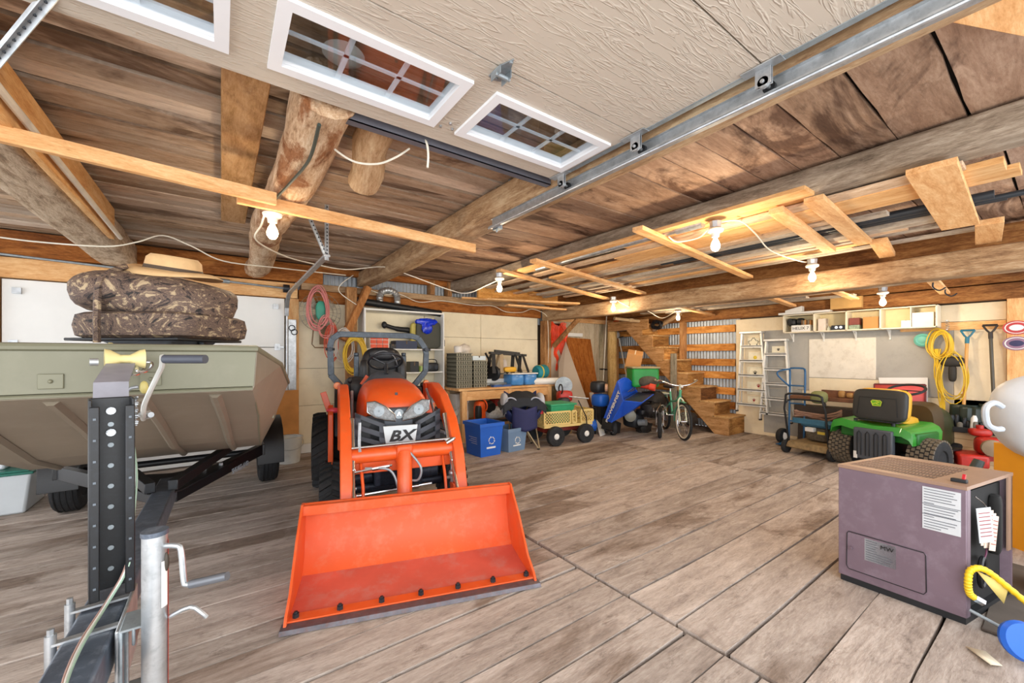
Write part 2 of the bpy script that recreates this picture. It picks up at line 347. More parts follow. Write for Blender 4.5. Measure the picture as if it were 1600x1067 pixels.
# white sectional door in wall_back
d2 = S('door_2'); d2.location = (0, 7.0, 0)
wd = M('white_door_skin', '#eef0ee', .45, 0, .025, 4)
zz = [.02, .55, 1.09, 1.63, 2.37]
for z0, z1 in zip(zz, zz[1:]): O('door_section', MB().bb((-1.98, -.03, z0), (.78, .02, z1-.008)), wd, d2, bevel=.004)
for z in zz[1:-1]:
    for xx in (-1.88, .7): 
        h = O('hinge', MB().bb((xx-.05, -.045, z-.045), (xx+.02, -.03, z+.05)).bb((xx-.01, -.08, z-.012), (xx+.07, -.045, z+.012)), galv, d2)
O('hinge', MB().bb((-1.9, -.06, 2.2), (-1.83, -.03, 2.27)), galv, d2)
O('hinge', MB().bb((.63, -.06, 2.2), (.7, -.03, 2.27)), galv, d2)
O('door_header', MB().bb((-2.05, -.08, 2.375), (.95, .04, 2.6)), pine_x, d2, bevel=.004)
O('door_jamb', MB().bb((.8, -.06, 0), (.97, .04, 2.37)), pine_z, d2, bevel=.004)
O('door_jamb', MB().bb((-2.12, -.06, 0), (-2.0, .04, 2.37)), pine_z, d2, bevel=.004)
O('spring_shaft', MB().cyl((-2.1, -.15, 2.62), (.85, -.15, 2.5), .014).cyl((-.55, -.15, 2.555), (.1, -.15, 2.53), .03), galv_dull, d2)
O('cable_drum', MB().cyl((-2.14, -.15, 2.62), (-2.04, -.15, 2.62), .07, n=20).cyl((.75, -.15, 2.5), (.83, -.15, 2.5), .06, n=20), dark_metal, d2)
def channel(mb, pts, w=.05, d=.03):
    for a, b in zip(pts, pts[1:]): mb.bar(a, b, w, .004, (0, 0, 1)).bar(a, b, .006, d)
trk = T('garage_door_track', 'galvanised vertical track curving into a short rail beside the white garage door', 'door track', (0, 0, 0))
arc = [(.8, 6.9, .05), (.8, 6.9, 2.1), (.8, 6.87, 2.22), (.8, 6.78, 2.33), (.8, 6.65, 2.39), (.8, 6.45, 2.41), (.79, 4.0, 2.42)]
mb = MB()
for a, b in zip(arc, arc[1:]): mb.bar(a, b, .055, .022, (1, 0, 0) if a[2] < 2 else (0, 0, 1))
O('rail', mb, galv, trk, bevel=.003); O('rail', MB().bb((-2.12, 6.86, .02), (-2.06, 6.9, 2.5)), galv, trk, bevel=.003)
def perf(mb, a, b, w=.035, n=None, side=(0,0,1)):
    a = Vector(a); b = Vector(b); mb.bar(a, b, w, .004, side); d = (b-a).normalized(); mb.bar(a+Vector(side).normalized()*.0, b, .004, w, side)
def holes(a, b, k, r=.006, off=(0,0,0)):
    a = Vector(a); b = Vector(b); m_ = MB()
    for i in range(k):
        p = a+(b-a)*((i+.5)/k)+Vector(off); m_.box(p, (r*2, .003, r*2))
    return m_
mb = MB(); perf(mb, (.79, 4.02, 2.38), (.79, 4.02, 2.89)); perf(mb, (.79, 4.02, 2.4), (.58, 4.0, 2.89)); O('hanger_strap', mb, galv, trk)
O('strap_holes', holes((.79, 4.0, 2.42), (.79, 4.0, 2.88), 14).add(*(lambda q: (q.v, q.f))(holes((.78, 3.98, 2.42), (.58, 3.98, 2.88), 14))), dark_metal, trk, kind='stuff')
# wall_right is the plane X = 8.38
wr = S('wall_right', MB().bb((8.44, -1.6, 0), (8.5, 7.2, 2.95)), M('wall_sheathing', '#4d4034', .9))
corrugated('metal_sheet', 3.9, 7.05, 'y', 8.42, 0, 2.4, wr)
corrugated('metal_sheet', -1.6, .36, 'y', 8.4, 0, 2.6, wr)
girt = WOOD('girt_wood', 'y', ['#8f5520', '#c5843f', '#e0a75f'], rnd=.3, stain='#96683c', samt=.5, bump=.4)
for z in (.24, .5, .79, 1.11, 1.37, 1.68, 2.06):
    O('girt', MB().bb((8.34, 3.98, z-.075), (8.39, 7.0, z+.07)), girt, wr, bevel=.006)
O('stud', MB().bb((8.24, 5.0, 1.35), (8.34, 5.12, 2.4)), old_z, wr, bevel=.004)
O('wall_plate', MB().bb((8.22, -.3, 2.24), (8.36, 7.0, 2.44)), brown_y, wr, bevel=.006)
O('wall_plate', MB().bb((8.28, -.3, 2.46), (8.4, 7.0, 2.75)), brown_y, wr, bevel=.006)
grey_b = M('grey_board', '#a9a69f', .7, 0, .07, 3, bump=.1, dirt='#8d8a84', damt=.4)
cream2 = M('cream_ply', '#ecdcbc', .7, 0, .05, 3, bump=.1, dirt='#d2bd95', damt=.4)
def wpanel(y0, y1, z0, z1, m, dx=0, name='wall_board'): O(name, MB().bb((8.36-dx, y0, z0), (8.4, y1, z1)), m, wr, bevel=.003)
wpanel(2.9, 3.96, .0, 2.22, cream2)
wpanel(1.35, 2.9, 1.98, 2.22, cream2); wpanel(.53, 1.35, 1.98, 2.22, cream2, .002)
wpanel(1.0, 3.45, .9, 1.975, grey_b, .004); wpanel(2.83, 3.45, .06, .895, grey_b, .004)
wpanel(.53, .998, .3, 1.975, cream2, .002); wpanel(.53, 2.825, .0, .895, cream2, .002)
wpanel(1.83, 2.72, 1.13, 1.79, M('whitewashed_board', '#e4ddcf', .75, 0, .08, 4, bump=.2, bsc=20, dirt='#b8ad9a', damt=.55), .016)
wpanel(1.35, 2.72, .62, 1.12, cream2, .012); wpanel(1.0, 1.5, 1.9, 1.975, pine_y, .012, 'wall_batten'); wpanel(.53, 1.55, 1.86, 1.97, pine_y, .02, 'wall_batten')
O('post', MB().bb((8.24, .36, 0), (8.38, .52, 2.24)), pine_z, wr, bevel=.004)
O('wall_batten', MB().bb((8.25, -.6, 1.46), (8.3, .36, 1.56)), pine_y, wr, bevel=.004)
# post with diagonal brace, log posts
tag(O('support_post', MB().bb((5.79, 6.82, 0), (5.98, 6.98, 2.28)), old_z, bevel=.01), 'square timber post between the cream boards and the orange netting', 'post')
rp = MB().tube([(5.95, 6.7, 1.72), (6.0, 5.95, 2.3)], .055, 8); tag(O('diagonal_brace', rp, old_z), 'round pole bracing the square timber post to the low beam', 'brace')
tag(O('support_log', MB().tube([(7.95, 6.74, 0), (7.95, 6.75, .6), (7.93, 6.76, 1.5), (7.94, 6.75, 2.26)], [.12, .12, .115, .12], 14), WOOD('pale_log', 'z', ['#a8834a', '#d2ab6c', '#e7c88e'], rnd=.1)), 'pale round log post standing behind the string trimmers', 'post')
tag(O('support_post', MB().bb((8.07, 6.76, 0), (8.2, 6.92, 2.24)), old_z, bevel=.01), 'brown squared post in the corner between the pale log and the stairs', 'post')
tag(O('diagonal_brace', MB().bar((1.95, 6.75, 2.62), (1.55, 6.7, 1.75), .14, .1), WOOD('brace_wood', 'z', ['#7f4c24', '#a86e3c', '#c18a55'], rnd=.1), bevel=.006), 'brown plank brace slanting below the beam left of the black pipe', 'brace')
tag(O('support_post', MB().bb((1.62, 6.74, 0), (1.78, 6.86, 2.6)), old_z, bevel=.01), 'weathered post beside the wall fan, behind the brown plank brace', 'post')
# overhead door (open, above the camera)
d1 = S('door_1')
def beige_skin():
    m, nt, b = _nt('beige_woodgrain_door'); vec, _ = _coord(nt, (.16, 1, 1), False); n = _noise(nt, vec, 32, 3, .5, 1.0)
    w = _ramp(nt, n, [(.44, (0,0,0)), (.5, (1,1,1)), (.56, (0,0,0))])
    b.inputs['Base Color'].default_value = rgb('#c4b9aa'); b.inputs['Roughness'].default_value = .5
    bp = nt.nodes.new('ShaderNodeBump'); bp.inputs['Strength'].default_value = .55; bp.inputs['Distance'].default_value = .004; L(nt, w, bp.inputs['Height']); L(nt, bp.outputs[0], b.inputs['Normal']); return m
beige = beige_skin(); vinyl = M('white_vinyl', '#e9ebee', .4, 0, .02)
Z0, Z1 = 2.663, 2.705
wins = [(-.70, .025), (.15, .87), (.985, 1.735)]
ys = [-.57, .1, .735, 1.355, 2.01]
for y0, y1 in zip(ys, ys[1:]):
    mb = MB()
    if y1 < 2: mb.bb((-.98, y0, Z0), (1.79, y1-.008, Z1))
    else:
        mb.bb((-.98, y0, Z0), (1.79, 1.52, Z1)).bb((-.98, 1.85, Z0), (1.79, y1, Z1)); xs = [-.98]+[v for w in wins for v in (w[0]+.035, w[1]-.035)]+[1.79]
        for i in range(0, len(xs), 2): mb.bb((xs[i], 1.52, Z0), (xs[i+1], 1.85, Z1))
    O('door_section', mb, beige, d1)
pane_m = GLASS('door_glass')
for a, b in wins:
    wf = MB(); y0, y1 = 1.485, 1.885
    for (p, q, r, s) in ((a, b, y0, y0+.045), (a, b, y1-.045, y1), (a, a+.045, y0+.045, y1-.045), (b-.045, b, y0+.045, y1-.045)):
        wf.bb((p, r, Z0-.014), (q, s, Z0+.001))
    for (p, q, r, s) in ((a+.03, b-.03, y0+.03, y0+.045), (a+.03, b-.03, y1-.045, y1-.03), (a+.03, a+.045, y0+.045, y1-.045), (b-.045, b-.03, y0+.045, y1-.045)):
        wf.bb((p, r, Z0-.02), (q, s, Z1+.01)) if 0 else wf.bb((p, r, Z0+.002), (q, s, Z1+.01))
    f = O('window_frame', wf, vinyl, d1)
    mu = MB(); ym = (y0+y1)/2; mu.bb((a+.04, ym-.008, Z0+.022), (b-.04, ym+.008, Z0+.03))
    for k in (1, 2):
        xm = a+.04+(b-a-.08)*k/3; mu.bb((xm-.01, y0+.04, Z0+.022), (xm+.01, y1-.04, Z0+.03))
    O('muntin', mu, vinyl, f)
    O('pane', MB().bb((a+.04, y0+.04, Z0+.014), (b-.04, y1-.04, Z0+.018)), pane_m, f)
def hinge(x, y, parent):
    h = MB().prism([(-.075, 0), (-.01, -.028), (.065, -.03), (.075, 0), (.065, .03), (-.01, .028)], (x, y, Z0-.003), (0, 1, 0), (1, 0, 0), -.002, .002)
    h.bb((x-.028, y-.02, Z0-.035), (x-.024, y+.05, Z0-.002)).bb((x+.024, y-.02, Z0-.035), (x+.028, y+.05, Z0-.002)).cyl((x-.035, y+.005, Z0-.028), (x+.035, y+.005, Z0-.028), .009)
    for dy in (-.055, .055): h.cyl((x, y+dy, Z0-.012), (x, y+dy, Z0), .008, n=6)
    return O('hinge', h, galv_dull, parent, bevel=.001)
for y in ys[1:-1]: hinge(.93, y, d1)
O('bolts', MB().cyl((.93, 1.82, Z0-.01), (.93, 1.82, Z0), .007, n=6).cyl((.96, 1.86, Z0-.01), (.96, 1.86, Z0), .007, n=6).cyl((.9, 1.87, Z0-.01), (.9, 1.87, Z0), .007, n=6), galv, d1)
O('end_stile', MB().bb((1.765, -.57, Z0-.004), (1.795, 2.01, Z1+.004)), galv_dull, d1)
for y in ys[1:-1]+[1.93]:
    O('roller_bracket', MB().bb((1.74, y-.075, Z0-.008), (1.79, y+.075, Z0-.003)).bb((1.77, y-.03, Z0-.075), (1.774, y+.03, Z0)).bb((1.785, y-.03, Z0-.075), (1.789, y+.03, Z0)).cyl((1.76, y, Z0-.06), (1.85, y, Z0-.06), .008).cyl((1.77, y, Z0-.06), (1.79, y, Z0-.06), .022), galv, d1, bevel=.001)
    O('roller', MB().cyl((1.825, y, Z0-.06), (1.84, y, Z0-.06), .024, n=16), black, d1)
O('bottom_seal', MB().bb((-.98, 2.01, Z0+.01), (1.79, 2.025, Z0+.03)), WOOD('door_edge_wood', 'x', ['#b88a55', '#d9ae78', '#e8c796']), d1)
tk = T('overhead_door_track', 'long galvanised track beside the open beige door, hung from two perforated straps', 'door track')
mb = MB().bb((1.85, -.7, Z0-.1), (1.853, 2.86, Z0-.02)).bb((1.815, -.7, Z0-.1), (1.853, 2.86, Z0-.097)).bb((1.835, -.7, Z0-.023), (1.853, 2.86, Z0-.02)).bb((1.812, -.7, Z0-.1), (1.815, 2.86, Z0-.085))
mb.tube([(1.815, -.7, Z0-.1), (1.815, 2.86, Z0-.1)], .008, 8)
O('rail', mb, galv, tk)
mb = MB(); perf(mb, (1.87, 2.82, Z0-.1), (1.87, 2.82, 2.9)); perf(mb, (1.87, 2.82, Z0-.08), (1.87, 2.62, 2.9)); O('hanger_strap', mb, galv, tk)
mb = MB(); mb.bb((1.855, 2.78, Z0-.11), (1.9, 2.86, Z0-.02)).cyl((1.87, 2.82, Z0-.13), (1.87, 2.82, Z0-.1), .008, n=6); O('mounting_bracket', mb, galv_dull, tk)
tl = T('track_hanger', 'pair of perforated steel angles at the upper left corner, crossing above the beige door', 'hanger')
a = PZ(-40, 135, 2.5); b = PZ(85, -15, 2.68)
mb = MB().bar(a, b, .04, .004, (1, 1, 1)).bar(a, b, .004, .04, (1, 1, 1)); O('angle_bar', mb, galv, tl)
mb = MB()
for i in range(16):
    p = a+(b-a)*(i+.5)/16; mb.ball(p-Vector((0, 0, .004)), (.006, .006, .006), 6, 4)
O('angle_holes', mb, dark_metal, tl)
O('angle_bar', MB().bb((-1.0, 2.06, 2.72), (-.2, 2.1, 2.724)).bb((-1.0, 2.06, 2.72), (-.2, 2.063, 2.76)), galv_dull, tl)
tag(O('steel_angle', MB().bb((.5, 2.08, 2.66), (1.82, 2.13, 2.665)).bb((.5, 2.08, 2.66), (1.82, 2.085, 2.71)), M('grey_primed_steel', '#6e6f78', .5, .4)), 'grey steel bar hanging behind the far edge of the open beige door', 'steel bar')
# ================================================================ ORANGE LOADER TRACTOR
def tire_mb(c, ax, R_, w, rim=.55, n=32):
    h = w/2; rr = R_*rim
    return MB().lathe([(rr, -h*.8), (rr*1.05, -h*.92), (R_*.82, -h), (R_*.94, -h*.9), (R_*.985, -h*.66), (R_, -h*.3), (R_, h*.3), (R_*.985, h*.66), (R_*.94, h*.9), (R_*.82, h), (rr*1.05, h*.92), (rr, h*.8)], c, ax, n)
def lugs(c, ax, R_, w, n, lh, lw, kind='chev'):
    ax = Vector(ax).normalized(); a = ax.orthogonal().normalized(); b = ax.cross(a); c = Vector(c); mb = MB()
    for s in (-1, 1):
        for i in range(n):
            t0 = 2*PI*(i+(.5 if s > 0 else 0))/n
            rings = []
            for k in range(4):
                q = k/3; y = s*w*(.02+.46*q); t = t0+q*(.5 if kind == 'chev' else 0)*2*PI/n*1.2; r0 = R_*(1 if q < .8 else .965)
                d = a*math.cos(t)+b*math.sin(t); e = -a*math.sin(t)+b*math.cos(t)
                p = c+ax*y+d*r0
                rings.append([p-e*lw/2-d*.01, p+e*lw/2-d*.01, p+e*lw/2.6+d*lh, p-e*lw/2.6+d*lh])
            mb.loft(rings)
    return mb
def blocks(c, ax, R_, w, n, cols, lh):
    ax = Vector(ax).normalized(); a = ax.orthogonal().normalized(); b = ax.cross(a); c = Vector(c); mb = MB()
    for j in range(cols):
        y = w*((j+.5)/cols-.5)*.94; rr = R_*(1-.03*abs(2*(j+.5)/cols-1)**3)
        for i in range(n):
            t = 2*PI*(i+(.5 if j % 2 else 0))/n; d = a*math.cos(t)+b*math.sin(t); e = -a*math.sin(t)+b*math.cos(t); p = c+ax*y+d*rr; lw = 2*PI*R_/n*.8; ww = w/cols*.8
            mb.loft([[p-e*lw/2-ax*ww/2-d*.01, p+e*lw/2-ax*ww/2-d*.01, p+e*lw/2+ax*ww/2-d*.01, p-e*lw/2+ax*ww/2-d*.01], [p-e*lw/2.3-ax*ww/2.3+d*lh, p+e*lw/2.3-ax*ww/2.3+d*lh, p+e*lw/2.3+ax*ww/2.3+d*lh, p-e*lw/2.3+ax*ww/2.3+d*lh]])
    return mb
org = M('orange_paint', '#e5591c', .42, 0, .08, 5, dirt='#c9784c', damt=.3, coat=.2)
org_b = M('orange_bucket_paint', '#dc5620', .5, 0, .07, 3.5, dirt='#c88a6c', damt=.35)
org_w = M('worn_red_orange_floor', '#c95a48', .55, 0, .12, 3, dirt='#b98a80', damt=.55)
slate = M('slate_plastic', '#4c525a', .45, 0, .1, 6)
slate_m = M('slate_metal_paint', '#3e4852', .4, .2, .2, 9, dirt='#7c8894', damt=.35)
ax_blue = M('dark_blue_casting', '#232b3a', .45, .3, .3, 12, dirt='#56606e', damt=.4)
tr = T('compact_tractor', 'orange compact loader tractor with a wide front bucket and black roll hoop', 'tractor', (.976+.04, 2.27, 0), -12)
# bucket in its own slightly yawed frame
by = math.radians(-5.5); bm = Matrix.Translation((-.04, 0, 0)) @ Matrix.Rotation(by, 4, 'Z')
BW = .735
prof = [(0, .0), (.42, .02), (.5, .05), (.58, .13), (.63, .28), (.64, .42), (.6, .475), (.545, .49)]
def strip(p, th, x0, x1):
    rings = []
    out = []
    for i, (y, z) in enumerate(p):
        a = p[max(i-1, 0)]; b = p[min(i+1, len(p)-1)]; d = Vector((b[0]-a[0], b[1]-a[1])).normalized(); n_ = Vector((-d.y, d.x)); out.append((y-n_.x*th, z-n_.y*th))
    poly = p+out[::-1]
    return MB().prism(poly, (0, 0, 0), (0, 1, 0), (0, 0, 1), x0, x1)
O('bucket_back', strip([(.5, .05), (.58, .13), (.63, .28), (.64, .42), (.6, .475)], .012, -BW, BW).xf(bm), org_b, tr)
O('bucket_floor', strip([(.03, .018), (.42, .03), (.5, .05)], .014, -BW, BW).xf(bm), org_w, tr)
O('bucket_lip', MB().tube([(-BW, .6, .475), (BW, .6, .475)], .022, 10).bb((-BW, .55, .462), (BW, .61, .49)).bb((-BW, .545, .425), (BW, .552, .49)).xf(bm), org_b, tr, bevel=.003)
side = [(-.0, .0), (.5, .04), (.6, .13), (.65, .28), (.655, .42), (.6, .5), (.55, .5), (.36, .34), (.16, .12), (.05, .06)]
for s in (-1, 1):
    O('bucket_side', MB().prism(side, (s*BW, 0, 0), (0, 1, 0), (0, 0, 1), -.008, .008).xf(bm), org_b, tr, bevel=.003)
O('cutting_edge', MB().prism([(-.03, 0), (.05, 0), (.05, .018), (-.015, .018)], (0, 0, .002), (0, 1, 0), (0, 0, 1), -BW-.02, BW+.02).xf(bm), M('worn_steel_edge', '#6f6d74', .45, .7, .2, 20, dirt='#8a5d4c', damt=.5), tr)
O('edge_strip', MB().bb((-BW, .045, .02), (BW, .12, .03)).xf(bm), org_b, tr, bevel=.003)
for i in range(7):
    x = -.69+i*1.38/6; O('bucket_bolt', MB().cyl((x, .08, .03), (x, .08, .052), .018, n=6).cyl((x, .08, .05), (x, .08, .062), .01, n=8).xf(bm), dark_metal, tr)
# wheels
for s in (-1, 1):
    w = O('front_tire', tire_mb((s*.54, 1.5, .275), (1, 0, 0), .255, .2), rubber, tr); O('tread', lugs((s*.54, 1.5, .275), (1, 0, 0), .255, .2, 22, .022, .034), rubber, w, kind='stuff')
    O('rim', MB().lathe([(.02, .08), (.06, .07), (.1, .03), (.14, .06), (.145, .08), (.14, -.08), (.02, -.06)], (s*.54, 1.5, .275), (s, 0, 0), 20), org, w)
    w = O('rear_tire', tire_mb((s*.6, 2.75, .42), (1, 0, 0), .395, .3), rubber, tr); O('tread', lugs((s*.6, 2.75, .42), (1, 0, 0), .395, .3, 20, .028, .045), rubber, w, kind='stuff')
    O('rim', MB().lathe([(.02, .12), (.08, .1), (.18, .05), (.22, .1), (.225, .12), (.22, -.12), (.02, -.1)], (s*.6, 2.75, .42), (s, 0, 0), 20), org, w)
    # loader arm
    ap = [(2.05, 1.16), (1.75, 1.15), (1.42, 1.06), (1.12, .88), (.93, .66), (.82, .42), (.74, .28)]; wv = [.1, .14, .16, .17, .16, .12, .08]
    rings = []
    for i, (y, z) in enumerate(ap):
        a = ap[max(i-1, 0)]; b = ap[min(i+1, len(ap)-1)]; d = Vector((b[0]-a[0], b[1]-a[1])).normalized(); n_ = Vector((-d.y, d.x))*wv[i]/2; xc = s*.44
        rings.append([Vector((xc+dx, y+n_.x*k, z+n_.y*k)) for dx, k in ((-.042, -1), (.042, -1), (.042, 1), (-.042, 1))])
    O('loader_arm', MB().loft(rings), org, tr, bevel=.008)
    O('loader_post', MB().bb((s*.44-.05, 1.98, .55), (s*.44+.05, 2.14, 1.2)), org, tr, bevel=.01)
    O('lift_cylinder', MB().cyl((s*.36, 2.0, .7), (s*.36, 1.45, .8), .028).cyl((s*.36, 1.45, .8), (s*.38, 1.08, .82), .014), galv, tr)
    O('bucket_cylinder', MB().cyl((s*.39, 1.15, .98), (s*.39, .9, .62), .022).cyl((s*.39, .9, .62), (s*.39, .72, .42), .013), chrome, tr)
    O('guide_rod', MB().tube([(s*.33, 1.0, .66), (s*.32, .86, .5), (s*.32, .8, .3)], .012, 6), org, tr)
    O('mount_plate', MB().prism([(.72, .1), (.8, .12), (.9, .44), (.78, .46), (.73, .3)], (s*.38, 0, 0), (0, 1, 0), (0, 0, 1), -.012, .012), org, tr, bevel=.003)
    O('hydraulic_fitting', MB().ball((s*.4, .95, .5), .03).cyl((s*.4, .95, .35), (s*.4, .95, .6), .012).cyl((s*.36, 1.0, .45), (s*.45, 1.0, .45), .014), galv, tr)
O('torque_tube', MB().cyl((-.41, .98, .71), (.41, .98, .71), .058, n=20), org, tr)
O('cross_bar', MB().bb((-.4, 1.0, .56), (.4, 1.05, .65)), org, tr, bevel=.006)
O('center_collar', MB().bb((-.065, .9, .62), (.065, 1.02, .78)), org, tr, bevel=.02)
O('center_post', MB().tube([(0, .93, .72), (-.01, .85, .55), (-.02, .78, .3)], .058, 16), org, tr)
O('level_rod', MB().cyl((-.4, .9, .79), (.42, .92, .8), .011, n=8).cyl((.34, .9, .77), (.4, .9, .8), .02), chrome, tr)
O('level_link', MB().tube([(-.34, .93, .98), (-.345, .9, .82), (-.34, .9, .76)], .012, 6), galv, tr)
O('front_axle', MB().cyl((-.45, 1.5, .3), (.45, 1.5, .3), .05).bb((-.2, 1.3, .35), (.22, 1.5, .58)).cyl((.12, 1.42, .42), (.38, 1.42, .42), .07).cyl((-.38, 1.45, .4), (-.2, 1.45, .42), .06), ax_blue, tr, bevel=.01)
O('steering_cylinder', MB().cyl((-.36, 1.28, .3), (.3, 1.28, .33), .012, n=8).cyl((-.34, 1.28, .3), (-.28, 1.28, .3), .026).cyl((.1, 1.28, .32), (.18, 1.28, .32), .026), chrome, tr)
O('hydraulic_hose', MB().tube([(-.3, .93, .62), (-.12, .88, .6), (-.06, .85, .45), (-.07, .86, .3)], .01, 8, sm=5).tube([(.04, .9, .72), (.12, .86, .6), (.1, .87, .5), (.03, .9, .5)], .01, 8, sm=5), galv_dull, tr)
O('hydraulic_line', MB().cyl((-.4, .91, .6), (-.1, .91, .63), .009, n=6).cyl((-.25, .91, .615), (-.12, .91, .625), .016, n=8), chrome, tr)
# engine body and hood
def arch(x, y, zb, zt, w, n=14, sq=.55):
    r = [Vector((x-w, y, zb))]
    for i in range(n+1):
        a = PI*(1-i/n); r.append(Vector((x+w*math.copysign(abs(math.cos(a))**sq, math.cos(a)), y, zb+.1+(zt-zb-.1)*abs(math.sin(a))**sq)))
    r.append(Vector((x+w, y, zb))); return r
O('hood', MB().loft([arch(0, 1.32, 1.0, 1.06, .24), arch(0, 1.36, .96, 1.12, .27), arch(0, 1.46, .9, 1.18, .285), arch(0, 1.62, .8, 1.23, .3), arch(0, 1.82, .74, 1.255, .31), arch(0, 2.05, .7, 1.265, .315), arch(0, 2.12, .7, 1.25, .3)]), org, tr)
O('engine_side', MB().bb((-.24, 1.3, .5), (.24, 2.1, .95)), M('engine_red_dark', '#3b2320', .6, 0, .4, 10), tr, bevel=.01)
O('front_grille', MB().prism([(-.12, 1.04), (.12, 1.04), (.26, .9), (.24, .66), (-.24, .66), (-.26, .9)], (0, 1.29, 0), (1, 0, 0), (0, 0, 1), -.05, .04), slate, tr, bevel=.015)
hl_m = M('headlight_glass', '#8c8f90', .45, .1, .35, 40, bump=.5, bsc=60, dirt='#5d5f5c', damt=.7)
for s in (-1, 1):
    pl = [(s*.265, 1.105), (s*.2, 1.11), (s*.11, 1.06), (s*.035, .985), (s*.03, .93), (s*.12, .945), (s*.2, .97), (s*.265, 1.02)]
    if s < 0: pl = pl[::-1]
    h = O('headlight', MB().prism(pl, (0, 1.245, 0), (1, 0, 0), (0, 0, 1), -.02, .03), hl_m, tr, bevel=.012)
    O('headlight_bezel', MB().tube([Vector((a, 1.222, b)) for a, b in pl], .006, 6, closed=True), chrome, h)
    O('reflector', MB().lathe([(.045, 0), (.035, .02), (.012, .03), (.008, .0)], (s*.17, 1.212, 1.025), (0, 1, 0), 16), galv_dull, h)
O('grille_emblem', MB().lathe([(.042, 0), (.042, .008), (.034, .008), (.034, .003), (.001, .003)], (0, 1.236, .99), (0, -1, 0), 24), galv_dull, tr)
O('emblem_mark', MB().prism([(-.02, -.016), (-.006, .018), (.006, .018), (.02, -.016), (.008, -.016), (0, .004), (-.008, -.016)], (0, 1.226, .99), (1, 0, 0), (0, 0, 1), -.002, .004), chrome, tr)
O('hood_emblem', MB().bb((-.012, 1.395, 1.13), (.012, 1.405, 1.165)), dark_metal, tr)
# guard: slotted wings and the name plate
gy = 1.14
for s in (-1, 1):
    g = MB(); U_ = Vector((s*.86, .38, 0)).normalized() if True else None
    o_ = Vector((s*.125, gy, 0))
    def P_(u, z): return o_+Vector((s*u, u*.36, 0))+Vector((0, 0, z))
    # frame of bars leaving real slots
    bars_ = [[(0, .92), (.235, 1.02), (.235, .985), (0, .885)], [(0, .845), (.235, .925), (.235, .885), (0, .80)], [(0, .765), (.235, .835), (.235, .80), (0, .725)], [(0, .70), (.235, .745), (.235, .70), (0, .665)]]
    posts = [[(0, .92), (.045, .94), (.045, .68), (0, .665)], [(.19, 1.0), (.235, 1.02), (.235, .7), (.19, .69)]]
    for q in bars_+posts:
        a = [P_(*p) for p in q]; nrm = Vector((s*.36, -1, 0)).normalized()*.008
        g.add([p-nrm for p in a]+[p+nrm for p in a], [(0,1,2,3), (7,6,5,4), (0,4,5,1), (1,5,6,2), (2,6,7,3), (3,7,4,0)])
    O('guard_wing', g, slate, tr, flat=True)
    O('guard_backing', MB().bb((s*.12-.0, 1.25, .66), (s*.36, 1.27, .98)), black, tr)
    O('guard_side', MB().bb((s*.355-.006, 1.22, .66), (s*.355+.006, 1.4, 1.0)), slate, tr, bevel=.003)
pw = O('guard_plate', MB().prism([(-.145, .905), (.145, .905), (.115, .7), (.1, .66), (-.1, .66), (-.115, .7)], (0, gy, 0), (1, 0, 0), (0, 0, 1), -.0, .012), M('silver_plate', '#c9d0d2', .4, .2, .05), tr, bevel=.004)
O('plate_slot', MB().bb((-.085, gy-.006, .675), (.085, gy+.002, .695)), black, tr)
text('plate_letters', 'BX', .125, black, tr, (.0, gy-.016, .815), (1, 0, 0), (0, 0, 1), ext=.003, bold=.004, shear=.3, sx=1.25)
# operator station
dk = M('dark_rubber_vinyl', '#2b2d31', .5, 0, .2, 8)
O('dashboard', MB().loft([arch(0, 2.1, 1.0, 1.25, .27), arch(0, 2.2, 1.0, 1.33, .2), arch(0, 2.3, 1.0, 1.33, .16)]), slate, tr)
sw = MB(); cw = Vector((.0, 2.24, 1.44)); axw = Vector((0, .5, .86)); sw.torus(cw, axw, .18, .014, 28, 8)
a_ = axw.normalized().orthogonal(); 
for k in (210, 330, 90): 
    d = Matrix.Rotation(math.radians(k), 3, axw.normalized()) @ Vector((1, 0, 0)); sw.bar(cw-axw*.04, cw+d*.17, .022, .012)
sw.cyl(cw-axw*.16, cw-axw*.03, .02); O('steering_wheel', sw, dark_metal, tr)
seat_m = M('black_vinyl', '#1e1f23', .42, 0, .2, 8)
def rbox(mb_, c, d, e=.45, n=16, m=8):
    c = Vector(c); rings = []
    for i in range(m+1):
        t = -PI/2+PI*i/m; ring = []
        for j in range(n):
            a = 2*PI*j/n; ca, sa, ct, st = math.cos(a), math.sin(a), math.cos(t), math.sin(t); f = lambda q: math.copysign(abs(q)**e, q)
            ring.append(c+Vector((f(ct)*f(ca)*d[0]/2, f(ct)*f(sa)*d[1]/2, f(st)*d[2]/2)))
        rings.append(ring)
    return mb_.loft(rings)
st = O('seat', rbox(MB(), (0.02, 2.62, 1.02), (.5, .5, .14)), seat_m, tr)
bk = rbox(MB(), (0, 0, 0), (.5, .12, .62), .6, 20, 12).xf(Matrix.Translation((0.03, 2.86, 1.3)) @ Matrix.Rotation(math.radians(-10), 4, 'X'))
O('backrest', bk, seat_m, tr)
O('headrest_panel', rbox(MB(), (.03, 2.83, 1.52), (.32, .1, .16), .7), seat_m, tr)
pp = [Vector((.03+.17*math.cos(t), 2.765, 1.36+.2*math.sin(t))) for t in [PI*i/14 for i in range(15)]]
O('seat_piping', MB().tube(pp, .005, 6), M('grey_piping', '#8a8d92', .5), tr)
for x in (-.19, .25): O('seat_bolster', rbox(MB(), (x, 2.77, 1.26), (.12, .14, .4), .7), seat_m, tr)
